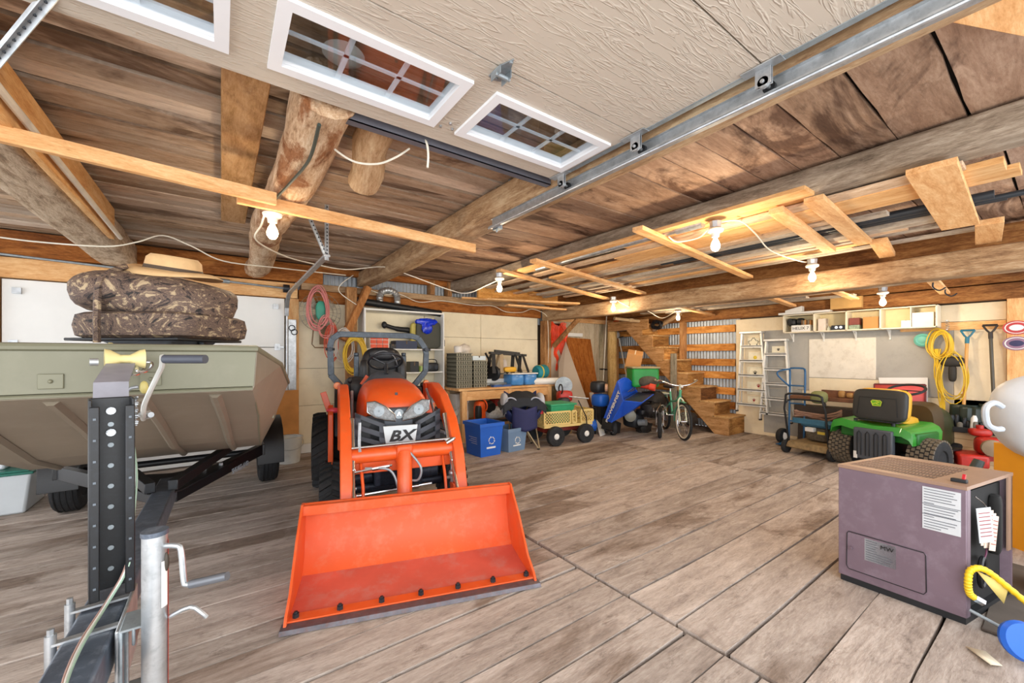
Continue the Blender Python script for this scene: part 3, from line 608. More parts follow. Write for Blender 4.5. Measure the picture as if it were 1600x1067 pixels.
hoop = [(-.36, 2.85, 1.02), (-.41, 2.85, 1.09), (-.555, 2.85, 1.27), (-.565, 2.85, 1.62), (-.545, 2.85, 1.7), (-.47, 2.85, 1.76), (.38, 2.85, 1.755), (.47, 2.85, 1.73), (.56, 2.85, 1.6), (.575, 2.85, 1.53), (.565, 2.85, 1.3), (.42, 2.85, 1.12), (.36, 2.85, 1.04)]
mb = MB()
for a, b in zip(hoop, hoop[1:]): mb.bar(a, Vector(b)+(Vector(b)-Vector(a)).normalized()*.012, .07, .045, (0, 1, 0))
O('roll_hoop', mb, slate_m, tr, bevel=.006)
for s, x in ((-1, -.565), (1, .575)): O('hoop_pin', MB().cyl((x-.05, 2.83, 1.58), (x+.05, 2.83, 1.58), .016).cyl((x, 2.8, 1.58), (x, 2.9, 1.58), .026), dark_metal, tr)
for x in (-.27, .3): O('hoop_upright', MB().bb((x-.03, 2.9, .8), (x+.03, 2.95, 1.5)).cyl((x, 2.925, 1.5), (x, 2.925, 1.54), .03), slate_m, tr, bevel=.008)
for s in (-1, 1):
    O('fender', MB().loft([[Vector((s*.27, y, z)), Vector((s*.52, y, z-.02)), Vector((s*.52, y, z-.05)), Vector((s*.27, y, z-.04))] for y, z in ((2.2, .7), (2.3, .92), (2.45, 1.08), (2.7, 1.14), (3.0, 1.1), (3.15, .95))]), dk, tr, bevel=.01)
    O('fender_side', MB().prism([(2.2, .45), (2.25, .75), (2.42, 1.0), (2.7, 1.08), (3.0, 1.04), (3.15, .9), (3.1, .5)], (s*.28, 0, 0), (0, 1, 0), (0, 0, 1), -.02, .02), dk, tr)
    O('indicator_lamp', MB().lathe([(.001, -.03), (.035, -.028), (.042, 0), (.035, .028), (.001, .03)], (s*.49, 2.45, 1.17), (0, 1, 0), 16), M('amber_lens', '#f0802a', .25), tr)
    O('lamp_bracket', MB().cyl((s*.45, 2.5, 1.0), (s*.48, 2.48, 1.15), .014), black, tr)
O('fender_pad', rbox(MB(), (-.3, 2.5, 1.12), (.26, .36, .3), .8), dk, tr)
O('orange_panel', MB().prism([(2.1, .3), (2.1, .9), (2.3, .98), (2.38, .6), (2.3, .3)], (-.55, 0, 0), (0, 1, 0), (0, 0, 1), -.03, .02), org, tr, bevel=.008)
O('reflector_flag', MB().box((-.6, 2.3, 1.02), (.06, .02, .2), (0, -.3, 0)), org, tr, bevel=.004)
O('red_lens', MB().ball((-.53, 2.2, .93), (.07, .04, .03)), M('red_lens', '#d8475a', .3), tr)
O('joystick', MB().tube([(.44, 2.2, .8), (.42, 2.25, 1.08), (.4, 2.2, 1.15)], .014, 8).ball((.4, 2.2, 1.17), .03), black, tr)
O('control_lever', MB().tube([(-.36, 2.2, .9), (-.37, 2.2, 1.2)], .012, 6).ball((-.37, 2.2, 1.24), (.025, .025, .035)), black, tr)
O('loader_hose', MB().tube([(.38, 1.9, 1.15), (.42, 1.7, .9), (.35, 1.5, .7)], .014, 8, sm=4).tube([(-.36, 1.9, 1.15), (-.36, 1.7, .85), (-.33, 1.5, .6)], .014, 8, sm=4).cyl((.46, 1.9, 1.2), (.46, 1.9, 1.0), .012).cyl((.42, 1.8, 1.16), (.42, 1.8, .95), .01), galv_dull, tr)
O('flag_tag', MB().box((-.22, 2.35, 1.22), (.04, .02, .14), (0, .6, 0)), org, tr)
O('chassis', MB().bb((-.16, 1.3, .35), (.16, 3.0, .6)).bb((-.3, 2.1, .42), (.3, 2.9, .5)), ax_blue, tr, bevel=.01)
# ================================================================ BOAT, TRAILER, TOTES
olive = M('olive_boat_paint', '#6d6c58', .5, .05, .06, 2.5, dirt='#858170', damt=.3)
olive2 = M('taupe_boat_paint', '#827868', .5, .05, .06, 2.5, dirt='#9c9180', damt=.3)
bt = T('jon_boat', 'olive flat-bottomed aluminium boat with ribbed square bow, on the trailer', 'boat', (-.34, 2.0, 0))
rg = [(0, .46, 1.525, .45, 1.375, .445, 1.36), (.5, .6, 1.45, .54, 1.29, .5, 1.19), (1.05, .7, 1.32, .63, 1.13, .54, .98), (1.65, .75, 1.27, .68, 1.02, .585, .82), (4.3, .78, 1.24, .7, 1.0, .62, .78)]
rings = []
for y, g, zg, m_, zm, b_, zb in rg: rings.append([Vector(p) for p in ((-g, y, zg), (-m_, y, zm), (-b_, y, zb), (b_, y, zb), (m_, y, zm), (g, y, zg))])
mb = MB(); vs = [p for r in rings for p in r]; fs = []
for i in range(4):
    for j in range(5): fs.append((i*6+j, i*6+j+1, (i+1)*6+j+1, (i+1)*6+j))
fs.append((24, 25, 26, 27, 28, 29)); mb.add(vs, fs)
O('hull', mb, olive2, bt, flat=True, solid=.008)
O('bow_panel', MB().add([(-.46, -.004, 1.525), (.46, -.004, 1.525), (.45, -.006, 1.375), (-.45, -.006, 1.375), (-.46, .01, 1.525), (.46, .01, 1.525), (.45, .01, 1.37), (-.45, .01, 1.37)], [(3,2,1,0), (4,5,6,7), (0,1,5,4), (2,3,7,6), (1,2,6,5), (3,0,4,7)]), olive, bt)
rail = [(-.78, 4.3, 1.245), (-.75, 1.65, 1.275), (-.7, 1.05, 1.325), (-.6, .5, 1.455), (-.46, -.005, 1.53), (.46, -.005, 1.53), (.6, .5, 1.455), (.7, 1.05, 1.325), (.75, 1.65, 1.275), (.78, 4.3, 1.245)]
O('gunwale', MB().tube(rail, .014, 8), olive, bt)
O('chine', MB().tube([(-.54, 1.05, .98), (-.5, .5, 1.19), (-.445, 0, 1.365), (.445, 0, 1.365), (.5, .5, 1.19), (.54, 1.05, .98), (.585, 1.65, .82)], .007, 6), olive, bt)
for x in (-.36, -.13, .1, .32):
    xs = [x*1.0, x*1.1, x*1.2, x*1.3]; O('hull_rib', MB().loft([[Vector((xs[i]-.022, y, z-.001)), Vector((xs[i]-.008, y-.012, z-.014)), Vector((xs[i]+.008, y-.012, z-.014)), Vector((xs[i]+.022, y, z-.001))] for i, (y, z) in enumerate(((.04, 1.345), (.5, 1.185), (1.05, .975), (1.65, .815)))]), olive2, bt, flat=True)
for x in (-.12, .13): O('bow_bracket', MB().bb((x-.03, -.012, 1.39), (x+.03, -.005, 1.44)).ball((x, -.014, 1.415), .007, 8, 4), olive, bt, bevel=.002)
O('boat_bench', MB().bb((-.62, 1.0, 1.1), (.62, 1.35, 1.14)), olive, bt, bevel=.005)
# trailer
bl_st = M('black_speckled_steel', '#090c11', .45, 0, .3, 30, dirt='#1d242d', damt=.5)
tl = T('boat_trailer', 'black steel boat trailer with raised tongue, winch post and two tyres', 'trailer', (0, 0, 0))
tb = M('slate_tongue_paint', '#4e5764', .42, .2, .25, 12, dirt='#8a939e', damt=.6)
O('tongue', MB().bar((-.28, .55, .765), (-.28, 3.55, .635), .1, .1), tb, tl, bevel=.008)
O('coupler', MB().bar((-.28, .62, .83), (-.28, 1.0, .815), .12, .015), tb, tl)
for s, xe in ((1, .32), (-1, -1.02)):
    r = O('side_rail', MB().bar((-.28+s*.03, 3.35, .62), (xe, 4.6, .6), .05, .1).bar((xe, 4.55, .6), (xe, 6.4, .58), .05, .1), bl_st, tl, bevel=.004)
    O('bunk_rail', MB().bar((-.28+s*.05, 3.1, .74), (-.28+s*.42, 4.3, .76), .05, .06).bar((-.28+s*.42, 4.3, .76), (-.28+s*.45, 6.2, .74), .07, .05), bl_st, tl, bevel=.004)
    xw = .46 if s > 0 else -1.18
    t = O('trailer_tire', tire_mb((xw, 5.72, .33), (1, 0, 0), .33, .2, .6), rubber, tl)
    g = MB()
    for q in (-.06, -.02, .02, .06): g.lathe([(.331, q-.006), (.334, q-.004), (.334, q+.004), (.331, q+.006)], (xw, 5.72, .33), (1, 0, 0), 32)
    O('tread', g, black, t, kind='stuff'); O('hub', MB().lathe([(.19, -.05), (.19, .05), (.1, .06), (.05, .1), (.001, .1)], (xw, 5.72, .33), (s, 0, 0), 20), white_paint, t)
    O('fender', MB().loft([[Vector((xw-.13, 5.72+.42*math.cos(a), .36+.4*math.sin(a))), Vector((xw+.13, 5.72+.42*math.cos(a), .36+.4*math.sin(a))), Vector((xw+.13, 5.72+.44*math.cos(a), .36+.42*math.sin(a))), Vector((xw-.13, 5.72+.44*math.cos(a), .36+.42*math.sin(a)))] for a in [math.radians(q) for q in (20, 45, 70, 90, 110, 135, 160, 190)]]), bl_st, tl, bevel=.003)
O('axle', MB().cyl((-1.1, 5.72, .36), (.38, 5.72, .36), .035), bl_st, tl)
O('gusset_plate', MB().prism([(-.28, 3.2), (-.2, 3.25), (.1, 3.9), (-.28, 3.75), (-.66, 3.9), (-.36, 3.25)], (0, 0, .66), (1, 0, 0), (0, 1, 0), 0, .008), bl_st, tl)
O('gusset_bolts', MB().cyl((-.1, 3.72, .665), (-.1, 3.72, .685), .016, n=6).cyl((-.22, 3.6, .665), (-.22, 3.6, .685), .016, n=6).cyl((0, 3.8, .665), (0, 3.8, .685), .014, n=6), galv, tl)
d_ = Vector((.37, 1.28, 0)).normalized()
text('rail_lettering', 'SHORELAND', .06, M('faded_letter', '#8f98a0', .6), tl, Vector((.12, 3.98, .6))+Vector((-.01, -.027, 0))*1.0+Vector((.02, -.01, 0)), (.6, 1.25, 0), (0, 0, 1), sx=.8, label='faded pale lettering')
# winch post: C channel with two flanges towards the camera
px0, px1, pyy = -.318, -.222, 1.7
post = MB().bb((px0, pyy, .8), (px1, pyy+.008, 1.375)).bb((px0, pyy-.07, .8), (px0+.007, pyy, 1.375)).bb((px1-.007, pyy-.07, .8), (px1, pyy, 1.375)).bb((px0, pyy-.075, .8), (px0+.022, pyy-.068, 1.355)).bb((px1-.022, pyy-.075, .8), (px1, pyy-.068, 1.355))
dn = Vector((-.27, 1.7, 0)); dirp = Vector((-.16, 1, 0)).normalized(); rotp = Matrix.Translation(dn) @ Matrix.Rotation(math.radians(12), 4, 'Z') @ Matrix.Translation(-dn)
wp = O('winch_post', post.xf(rotp), bl_st, tl, bevel=.003)
for i in range(8): z = .86+i*.062; O('post_bolt', MB().cyl((-.27, pyy-.004, z), (-.27, pyy, z), .007, n=10).xf(rotp), galv_dull, wp)
for z in (1.335, 1.27): O('post_bolt', MB().cyl((-.27, pyy-.012, z), (-.27, pyy, z), .011, n=12).cyl((-.27, pyy-.02, z), (-.27, pyy-.01, z), .01, n=6).xf(rotp), galv, wp)
mb = MB()
for i in range(9):
    for x in (px0+.011, px1-.011): mb.box((x, pyy-.0765, .84+i*.06), (.006, .002, .006))
O('flange_holes', mb.xf(rotp), M('hole_grey', '#5d666f', .5), wp, kind='stuff')
O('head_plate', MB().loft([[Vector((px0+.01, pyy-.0, 1.36)), Vector((px1-.008, pyy-.0, 1.36)), Vector((px1-.008, pyy+.006, 1.36)), Vector((px0+.01, pyy+.006, 1.36))], [Vector((px0+.012, pyy+.03, 1.42)), Vector((px1-.006, pyy+.03, 1.42)), Vector((px1-.006, pyy+.036, 1.415)), Vector((px0+.012, pyy+.036, 1.415))], [Vector((px0+.045, pyy+.16, 1.475)), Vector((px1+.02, pyy+.16, 1.475)), Vector((px1+.02, pyy+.165, 1.47)), Vector((px0+.045, pyy+.165, 1.47))]]).xf(rotp), M('grey_head_plate', '#8f8f98', .45, .3, .1, 20), tl)
rb = MB().lathe([(.001, -.05), (.034, -.05), (.03, -.036), (.014, -.012), (.014, .012), (.03, .036), (.034, .05), (.001, .05)], (-.225, pyy+.19, 1.49), (1, 0, 0), 18)
O('bow_roller', rb.xf(rotp), M('yellowed_rubber', '#cdbf86', .5), tl)
O('roller_bolt', MB().cyl((-.31, pyy+.17, 1.48), (-.29, pyy+.17, 1.48), .012).xf(rotp), galv, tl)
O('bow_strap', MB().tube([PD(200, 572, 1.55), PD(190, 558, 1.6), PD(176, 541, 1.66), PD(172, 538, 1.72)], .009, 6, sm=3), M('pale_yellow_rope', '#ddd29a', .8), tl)
O('winch_hook', MB().torus(PD(214, 577, 1.42), (.4, -.6, .5), .03, .005, 20, 6, .5).torus(PD(226, 573, 1.42), (.4, -.6, .5), .03, .005, 20, 6, .5), chrome, tl)
O('snap_clip', MB().tube([PD(172, 628, 1.34), PD(186, 618, 1.34), PD(205, 606, 1.36), PD(216, 604, 1.37)], .006, 8).torus(PD(174, 634, 1.34), (0, -1, 0), .02, .004, 16, 6, 1.4), galv, tl)
O('safety_spring', MB().tube([PD(212+3*math.cos(i*1.9), 620+i*.9, 1.36+.006*math.sin(i*1.9)) for i in range(50)], .0028, 5), galv, tl)
O('winch_pulley', MB().ball(PD(225, 605, 1.38), (.012, .012, .022)), M('brass_yellow', '#c9bb74', .4), tl)
cr = MB().tube([PD(224, 655, 1.42), PD(224, 645, 1.36), PD(227, 628, 1.34), PD(247, 585, 1.3), PD(253, 572, 1.28), PD(254, 556, 1.26)], .0075, 8, sm=3)
O('winch_crank', cr, M('zinc_white', '#d6d7d2', .35, .4), tl); O('crank_grip', MB().cyl(PD(257, 561, 1.26), PD(321, 561, 1.26), .0135, n=16), M('slate_grip', '#3f434d', .5), tl)
O('winch_bolt', MB().cyl(PD(220, 648, 1.42), PD(236, 648, 1.4), .01, n=8).cyl(PD(226, 648, 1.41), PD(232, 648, 1.41), .016, n=6), galv, tl)
wm = [(.0, M('wire_white', '#e2e2dc', .5)), (.012, M('wire_green', '#9db8a4', .5)), (-.012, M('wire_brown', '#a8877c', .5))]
for off, m_ in wm:
    pts = [PD(206+off*150, 685, 1.34), PD(212+off*150, 740, 1.28), PD(208+off*150, 800, 1.24), PD(200+off*200, 880, 1.2), PZ(170+off*200, 937, .79), PZ(130+off*300, 1000, .795), PZ(103+off*300, 1060, .81), PZ(95+off*300, 1110, .82)]
    O('lighting_wire', MB().tube(pts, .0026, 6, sm=5), m_, tl)
# clamp bracket and jack
for y0 in (1.5, 1.66):
    O('clamp_band', MB().bar((-.345, y0, .775), (-.215, y0, .78), .02, .006), galv, tl); O('clamp_band', MB().bar((-.345, y0, .62), (-.215, y0, .62), .02, .006), galv, tl)
    O('clamp_bolt', MB().cyl((-.347, y0, .6), (-.347, y0, .8), .011, n=10).cyl((-.347, y0, .8), (-.347, y0, .815), .007, n=6), galv, tl)
O('clamp_plate', MB().bb((-.222, 1.44, .6), (-.212, 1.72, .79)), galv, tl, bevel=.004)
jx, jy = -.142, 1.42
br = MB().bb((-.212, jy+.0, .79), (jx, jy+.1, .797)).bb((-.212, jy, .6), (jx, jy+.1, .607)).bb((-.212, jy+.0, .6), (-.204, jy+.1, .795)).bb((jx-.045, jy-.0, .75), (jx-.038, jy+.1, .797))
O('jack_bracket', br, galv_dull, tl, bevel=.004)
jk = O('jack_tube', MB().cyl((jx, jy, .52), (jx, jy, 1.03), .027, n=28), galv, tl)
O('jack_cap', MB().cyl((jx, jy, 1.028), (jx, jy, 1.04), .029, n=28), tb, tl)
O('jack_inner_tube', MB().cyl((jx, jy, .06), (jx, jy, .53), .023, n=24).cyl((jx, jy, 0), (jx, jy, .02), .08, n=24).cyl((jx, jy, .02), (jx, jy, .07), .034), tb, tl)
O('jack_label', MB().sheet(4, 1, lambda u, v: Vector((jx+.0282*math.cos(-.35-.65*u), jy+.0282*math.sin(-.35-.65*u), .84+.12*v))), white_paint, tl)
O('jack_stripe', MB().sheet(3, 1, lambda u, v: Vector((jx+.0282*math.cos(.05-.3*u), jy+.0282*math.sin(.05-.3*u), .53+.48*v))), M('red_stripe', '#b4463c', .5), tl)
c0 = Vector((jx+.022, jy-.012, .997)); rx = RX
ck = MB().tube([c0, c0+rx*.03, c0+rx*.042+Vector((0, 0, -.012)), c0+rx*.05+Vector((0, 0, -.092)), c0+rx*.058+Vector((0, 0, -.102)), c0+rx*.068+Vector((0, 0, -.102))], .007, 8, sm=3)
O('jack_crank', ck, galv, tl); O('jack_grip', MB().cyl(c0+rx*.068+Vector((0, 0, -.102)), c0+rx*.165+Vector((0, 0, -.08)), .011, n=10), M('ribbed_grey_grip', '#6c6f75', .35, .4), tl)
O('grease_patch', MB().ball((jx+.025, jy-.014, .955), (.006, .006, .025)), M('grease', '#3a3228', .6), tl)
O('jack_pin', MB().tube([(jx+.03, jy, .8), (jx+.075, jy-.02, .82), (jx+.1, jy-.03, .80), (jx+.11, jy-.03, .785)], .006, 8, sm=3), galv, tl)
O('safety_pin', MB().cyl((-.2, 1.45, .56), (-.2, 1.45, .78), .004, n=6), galv, tl)
# camo seat
def camo():
    m, nt, b = _nt('camouflage_cloth'); vec, _ = _coord(nt, (1, 1, 1)); mp = nt.nodes.new('ShaderNodeMapping'); mp.inputs['Scale'].default_value = (1, 1, 1.8); mp.inputs['Rotation'].default_value = (.5, .9, 0); L(nt, vec, mp.inputs[0])
    n = _noise(nt, mp.outputs[0], 6, 5, .7, 4.0); c = _ramp(nt, n, [(.38, '#1a1816'), (.44, '#4e3d38'), (.48, '#77624f'), (.52, '#4a3a38'), (.56, '#6d5748'), (.62, '#ad9878')])
    L(nt, c, b.inputs['Base Color']); b.inputs['Roughness'].default_value = .75; return m
cm = camo()
bs = T('folding_boat_chair', 'camouflage folding boat seat strapped shut on a grey swivel above the boat', 'seat', (-.24, 2.75, 0), -38)
O('seat_cushion', rbox(MB(), (0.02, 0, 1.645), (.6, .5, .14), .38, 28, 8), cm, bs)
def lump(c, d, e, rot=0, seed=0):
    m_ = rbox(MB(), (0, 0, 0), d, e, 28, 12); r_ = random.Random(seed)
    from mathutils import noise
    m_.v = [p*(1+.10*noise.noise(p*9+Vector((seed, 0, 0)))) for p in m_.v]
    return m_.xf(Matrix.Translation(c) @ Matrix.Rotation(math.radians(rot), 4, 'Y'))
O('folded_backrest', lump((0.02, 0, 1.79), (.6, .48, .22), .62, 7, 3), cm, bs)
O('folded_backrest_roll', lump((-.12, -.07, 1.815), (.34, .42, .2), .8, -6, 5), cm, bs)
O('strap', MB().tube([(-.06, -.27, 1.56), (-.055, -.275, 1.7), (-.05, -.26, 1.85), (-.05, -.15, 1.93)], .014, 6, sm=3), cm, bs)
O('swivel_bracket', MB().loft([[Vector((x, y, 1.575)) for x, y in ((-.16, -.18), (.2, -.18), (.2, .12), (-.16, .12))], [Vector((x, y, 1.52)) for x, y in ((-.05, -.14), (.14, -.14), (.14, .08), (-.05, .08))]]), M('grey_plastic', '#5d6268', .5), bs, bevel=.012)
O('bracket_label', MB().bb((-.01, -.165, 1.535), (.08, -.162, 1.56)).xf(Matrix.Identity(4)), M('label_grey', '#c9ccd0', .5), bs)
O('seat_pan', MB().bb((-.28, -.22, 1.572), (.27, .2, 1.585)), black, bs, bevel=.004)
O('seat_post', MB().cyl((-.13, 0, 1.12), (-.13, 0, 1.53), .03).cyl((.22, 0, 1.15), (.2, 0, 1.58), .018).tube([(-.22, 0, 1.57), (-.14, 0, 1.53)], .02), dark_metal, bs)
ht = T('straw_hat', 'tan straw hat with a dark band lying on the camouflage seat', 'hat', (-.2, 2.74, 1.925), -38, rot=(math.radians(5), math.radians(9), math.radians(-38)))
straw = M('tan_straw', '#cda877', .75, 0, .08, 25, bump=.2, bsc=200)
mb = MB(); n = 40; rings = []
for (r, z) in ((.2, .0), (.16, .008), (.115, .012), (.112, .03), (.106, .07), (.09, .088), (.05, .09), (.004, .085)):
    rings.append([Vector((r*1.12*math.cos(2*PI*j/n), r*.95*math.sin(2*PI*j/n), z+(.03*(r/.2)**3*(math.cos(2*PI*j/n)**2) if r > .12 else 0)-(.02 if r > .19 else 0))) for j in range(n)])
mb.loft(rings, caps=False); O('hat_body', mb, straw, ht, solid=.004)
O('hat_band', MB().lathe([(.115, 0), (.111, .018), (.114, .018), (.118, 0)], (0, 0, .016), (0, 0, 1), 40).xf(Matrix.Diagonal((1.12, .95, 1, 1))), M('dark_band', '#4c3c2c', .7), ht)
# storage totes
def tote(nm, label, loc, rz, w, d, h, body, lid, taper=.82):
    t = T(nm, label, 'storage tote', loc, rz)
    k = taper; O('body', MB().loft([[Vector((sx*w/2*k, sy*d/2*k, .0)) for sx, sy in ((-1,-1),(1,-1),(1,1),(-1,1))], [Vector((sx*w/2*.96, sy*d/2*.96, h*.93)) for sx, sy in ((-1,-1),(1,-1),(1,1),(-1,1))]]), body, t, bevel=.02)
    O('lid', MB().bb((-w/2, -d/2, h*.9), (w/2, d/2, h*.96)).bb((-w/2+.03, -d/2+.03, h*.95), (w/2-.03, d/2-.03, h)), lid, t, bevel=.008)
    return t
tote('storage_tote', 'light grey lower tote with a green lid on the floor beneath the boat', (-1.84, 6.15, 0), 0, .78, .72, .42, M('pale_grey_plastic', '#c9d0d4', .4, 0, .04), M('green_lid', '#1f6b5c', .4))
tote('storage_tote', 'white upper tote stacked on the green-lidded tote', (-1.98, 6.2, .42), 0, .7, .6, .34, M('white_plastic', '#dfe4ea', .4, 0, .04), M('white_plastic', '#dfe4ea', .4, 0, .04), .9)
# ================================================================ LEFT WALL: TOOL BAY, BENCH, BINS, CART
def cylm(name, p0, p1, r, m, parent=None, n=14, **k): return O(name, MB().cyl(p0, p1, r, n=n), m, parent, **k)
blue_b = M('blue_plastic', '#1c5fc4', .45, 0, .06); gblue = M('grey_blue_plastic', '#6f8aa8', .45, 0, .06)
def arrows(parent, c, u, v, r, m):
    c = Vector(c); u = Vector(u).normalized(); v = Vector(v).normalized(); mb = MB()
    for k in range(3):
        a0 = math.radians(90+120*k); pts = []
        for i in range(4):
            a = a0-math.radians(15+24*i); pts.append(c+(u*math.cos(a)+v*math.sin(a))*r)
        mb.tube(pts, r*.13, 4)
        a = a0-math.radians(98); e = (u*math.sin(a)-v*math.cos(a)); rad = u*math.cos(a)+v*math.sin(a); q = c+rad*r
        mb.add([q-rad*r*.32, q+rad*r*.32, q+e*r*.42], [(0, 1, 2)])
    return O('recycling_mark', mb, m, parent)
def bin_(label, loc, rz, w, d, h, m, side_txt):
    t = T('recycling_bin', label, 'recycling bin', loc, rz, 'recycling bins')
    def rg(k, z, i=0): return [Vector((sx*(w/2-i)*k, sy*(d/2-i)*k, z)) for sx, sy in ((-1,-1),(1,-1),(1,1),(-1,1))]
    O('body', MB().loft([rg(.84, .02), rg(.85, 0), rg(1, h), rg(1, h, .008), rg(.85, .02, .008)], caps=True), m, t, bevel=.004)
    O('rim', MB().loft([rg(1.0, h-.05), rg(1.06, h-.05), rg(1.06, h), rg(.98, h)], caps=False), m, t)
    y = -d/2*.93-.006
    arrows(t, (.0, y, h*.48), (1, 0, 0), (0, .05, 1), .05, white_paint); O('print_bar', MB().bb((-.08, y+.012, h*.24), (.08, y+.014, h*.29)), white_paint, t)
    if side_txt:
        O('side_print', MB().bb((-w/2*.945, -.12, h*.56), (-w/2*.94, .1, h*.57)).bb((-w/2*.935, -.12, h*.5), (-w/2*.93, .06, h*.51)).bb((-w/2*.93, -.12, h*.44), (-w/2*.925, .1, h*.45)).bb((-w/2*.92, -.12, h*.38), (-w/2*.915, .04, h*.39)), white_paint, t, kind='stuff')
    return t
bin_('bright blue open recycling box on the floor right of the tractor', (3.27, 5.3, 0), 2, .42, .46, .5, blue_b, True)
bin_('smaller grey-blue recycling box beside the bright blue one', (3.76, 5.3, 0), 6, .4, .4, .37, gblue, False)
# shelf unit
su = T('shelf_unit', 'tall white open shelving against the cream wall behind the tractor', 'shelf', (0, 0, 0))
O('side_panel', MB().bb((1.86, 6.62, .1), (1.88, 7.0, 2.27)), white_paint, su); O('side_panel', MB().bb((3.24, 6.62, .1), (3.26, 7.0, 2.27)), white_paint, su)
O('top', MB().bb((1.88, 6.62, 2.24), (3.24, 7.0, 2.265)), white_paint, su)
for z in (1.62, 1.22, .87, .5): O('shelf', MB().bb((1.88, 6.65, z-.02), (3.24, 7.0, z)), white_paint, su, bevel=.002)
kb = T('rounded_cushion', 'dark green rounded cushion with yellow side standing on the top shelf', 'cushion', (2.98, 6.78, 1.62))
O('front', rbox(MB(), (.02, -.05, .25), (.46, .07, .48), .3, 24, 12), M('olive_black', '#3b3d33', .6), kb); O('back_layer', rbox(MB(), (-.08, .03, .24), (.4, .1, .46), .3, 24, 12), M('dull_yellow', '#c9b85c', .6), kb)
bg = MB(); rbox(bg, (2.95, 6.7, 2.1), (.42, .12, .12), .8); rbox(bg, (2.95, 6.68, 2.0), (.2, .08, .22), .9); bg.v = [p+Vector((R.uniform(-.01, .01), R.uniform(-.012, .012), R.uniform(-.01, .01))) for p in bg.v]
tag(O('plastic_bag', bg, M('shiny_blue_plastic', '#1233c4', .25, 0, .3, 20)), 'shiny blue plastic bag draped over the dark green cushion', 'bag')
lb = T('leaf_blower', 'black blower tube hanging on the wall above the shelf items', 'blower', (0, 0, 0))
O('tube', MB().tube([(2.3, 6.9, 2.02), (2.5, 6.9, 1.97), (2.72, 6.9, 1.95), (2.82, 6.9, 1.87)], [.035, .045, .05, .04], 10, sm=4), black, lb); O('nozzle', MB().ball((2.27, 6.9, 2.03), (.05, .04, .06)), black, lb)
def crate(label, x0, x1, y0, y1, z0, z1, m, cat='box', name='box', tape=None, grp=None):
    t = T(name, label, cat, ((x0+x1)/2, (y0+y1)/2, z0), 0, grp); w, d, h = x1-x0, y1-y0, z1-z0
    O('carton', MB().bb((-w/2, -d/2, 0), (w/2, d/2, h)), m, t, bevel=.004)
    O('flap_seam' if not tape else 'tape', MB().bb((-w/2-.001, -.01, h-.001), (w/2+.001, .01, h+.002)).bb((-.012, -d/2-.002, h*.6), (.012, -d/2+.001, h)), tape or M('seam_dark', '#5b4a38', .7), t)
    return t
card = M('cardboard', '#c08a52', .75, 0, .08, 4)
org_t = T('parts_organiser', 'orange and clear drawer organiser on the top shelf', 'organiser', (2.12, 6.78, 1.62))
O('case', MB().bb((-.16, -.1, 0), (.16, .1, .22)), M('white_case', '#d9d3c8', .5), org_t)
for i in range(3):
    for j in range(3): O('drawer', MB().bb((-.15+.1*i, -.115, .01+.07*j), (-.06+.1*i, -.1, .07+.07*j)), M('orange_drawer', '#e2532a', .5), org_t, bevel=.003)
crate('dark blue tool case lying on the top shelf', 2.4, 2.78, 6.7, 6.95, 1.62, 1.76, M('navy_case', '#1a2a4c', .5), 'tool case', 'tool_case')
crate('flat black case under the blower on the top shelf', 2.3, 2.4, 6.7, 6.95, 1.62, 1.7, black, 'tool case', 'tool_case')
crate('black square speaker on the middle shelf', 2.66, 2.82, 6.72, 6.9, 1.22, 1.4, black, 'speaker', 'speaker')
cylm('paint_can', (2.9, 6.8, 1.22), (2.9, 6.8, 1.32), .05, M('lime_can', '#a8c46a', .4)); tag(bpy.data.objects['paint_can'], 'small lime green tin beside the black speaker', 'tin')
bx = T('boombox', 'dark portable radio with a carrying handle on the middle shelf', 'radio', (3.08, 6.78, 1.22))
O('body', rbox(MB(), (0, 0, .08), (.26, .12, .16), .4), black, bx); O('handle', MB().tube([(-.11, 0, .14), (-.08, 0, .21), (.08, 0, .21), (.11, 0, .14)], .008, 6, sm=4), black, bx); O('speaker_cone', MB().cyl((-.07, -.065, .08), (-.07, -.055, .08), .04), dark_metal, bx); O('speaker_cone', MB().cyl((.07, -.065, .08), (.07, -.055, .08), .04), dark_metal, bx)
crate('cardboard carton on the lower shelf behind the tractor', 2.7, 3.15, 6.7, 6.95, .5, .72, card)
crate('pale clutter bag on the third shelf', 2.75, 3.2, 6.7, 6.95, .87, 1.02, M('pale_bag', '#c9c8bd', .6), 'bag', 'parts_bag')
dp = T('drain_pipe', 'long black pipe hung above the white shelving', 'pipe'); O('pipe', MB().cyl((1.78, 6.8, 2.4), (3.24, 6.75, 2.27), .055, n=18), black, dp)
for x in (2.1, 2.75, 3.2): O('coupling', MB().cyl((x, 6.8-.034*(x-1.78), 2.4-.089*(x-1.78)), (x+.05, 6.8-.034*(x-1.73), 2.4-.089*(x-1.73)), .06, n=18), black, dp)
fd = MB().tube([(2.18, 6.86, 2.38), (2.18, 6.86, 2.5), (2.22, 6.86, 2.58), (2.33, 6.86, 2.62), (2.44, 6.86, 2.58), (2.48, 6.86, 2.5), (2.48, 6.86, 2.36)], [.055+.006*math.sin(i*2.2) for i in range(49)], 14, sm=8)
tag(O('flexible_duct', fd, M('foil_duct', '#c3c6c6', .35, .7, .15, 20)), 'silver flexible duct bent in an arch above the black pipe', 'duct')
fn = T('wall_fan', 'round wire wall fan with a teal motor cover behind the coiled pink hose', 'fan', (1.26, 6.9, 2.18)); wg = M('fan_wire', '#a49c88', .5, .5)
for r in (.3, .24, .18, .12, .06): O('guard_ring', MB().torus((0, -.06+r*.1, 0), (0, 1, 0), r, .004, 36, 5), wg, fn)
mb = MB()
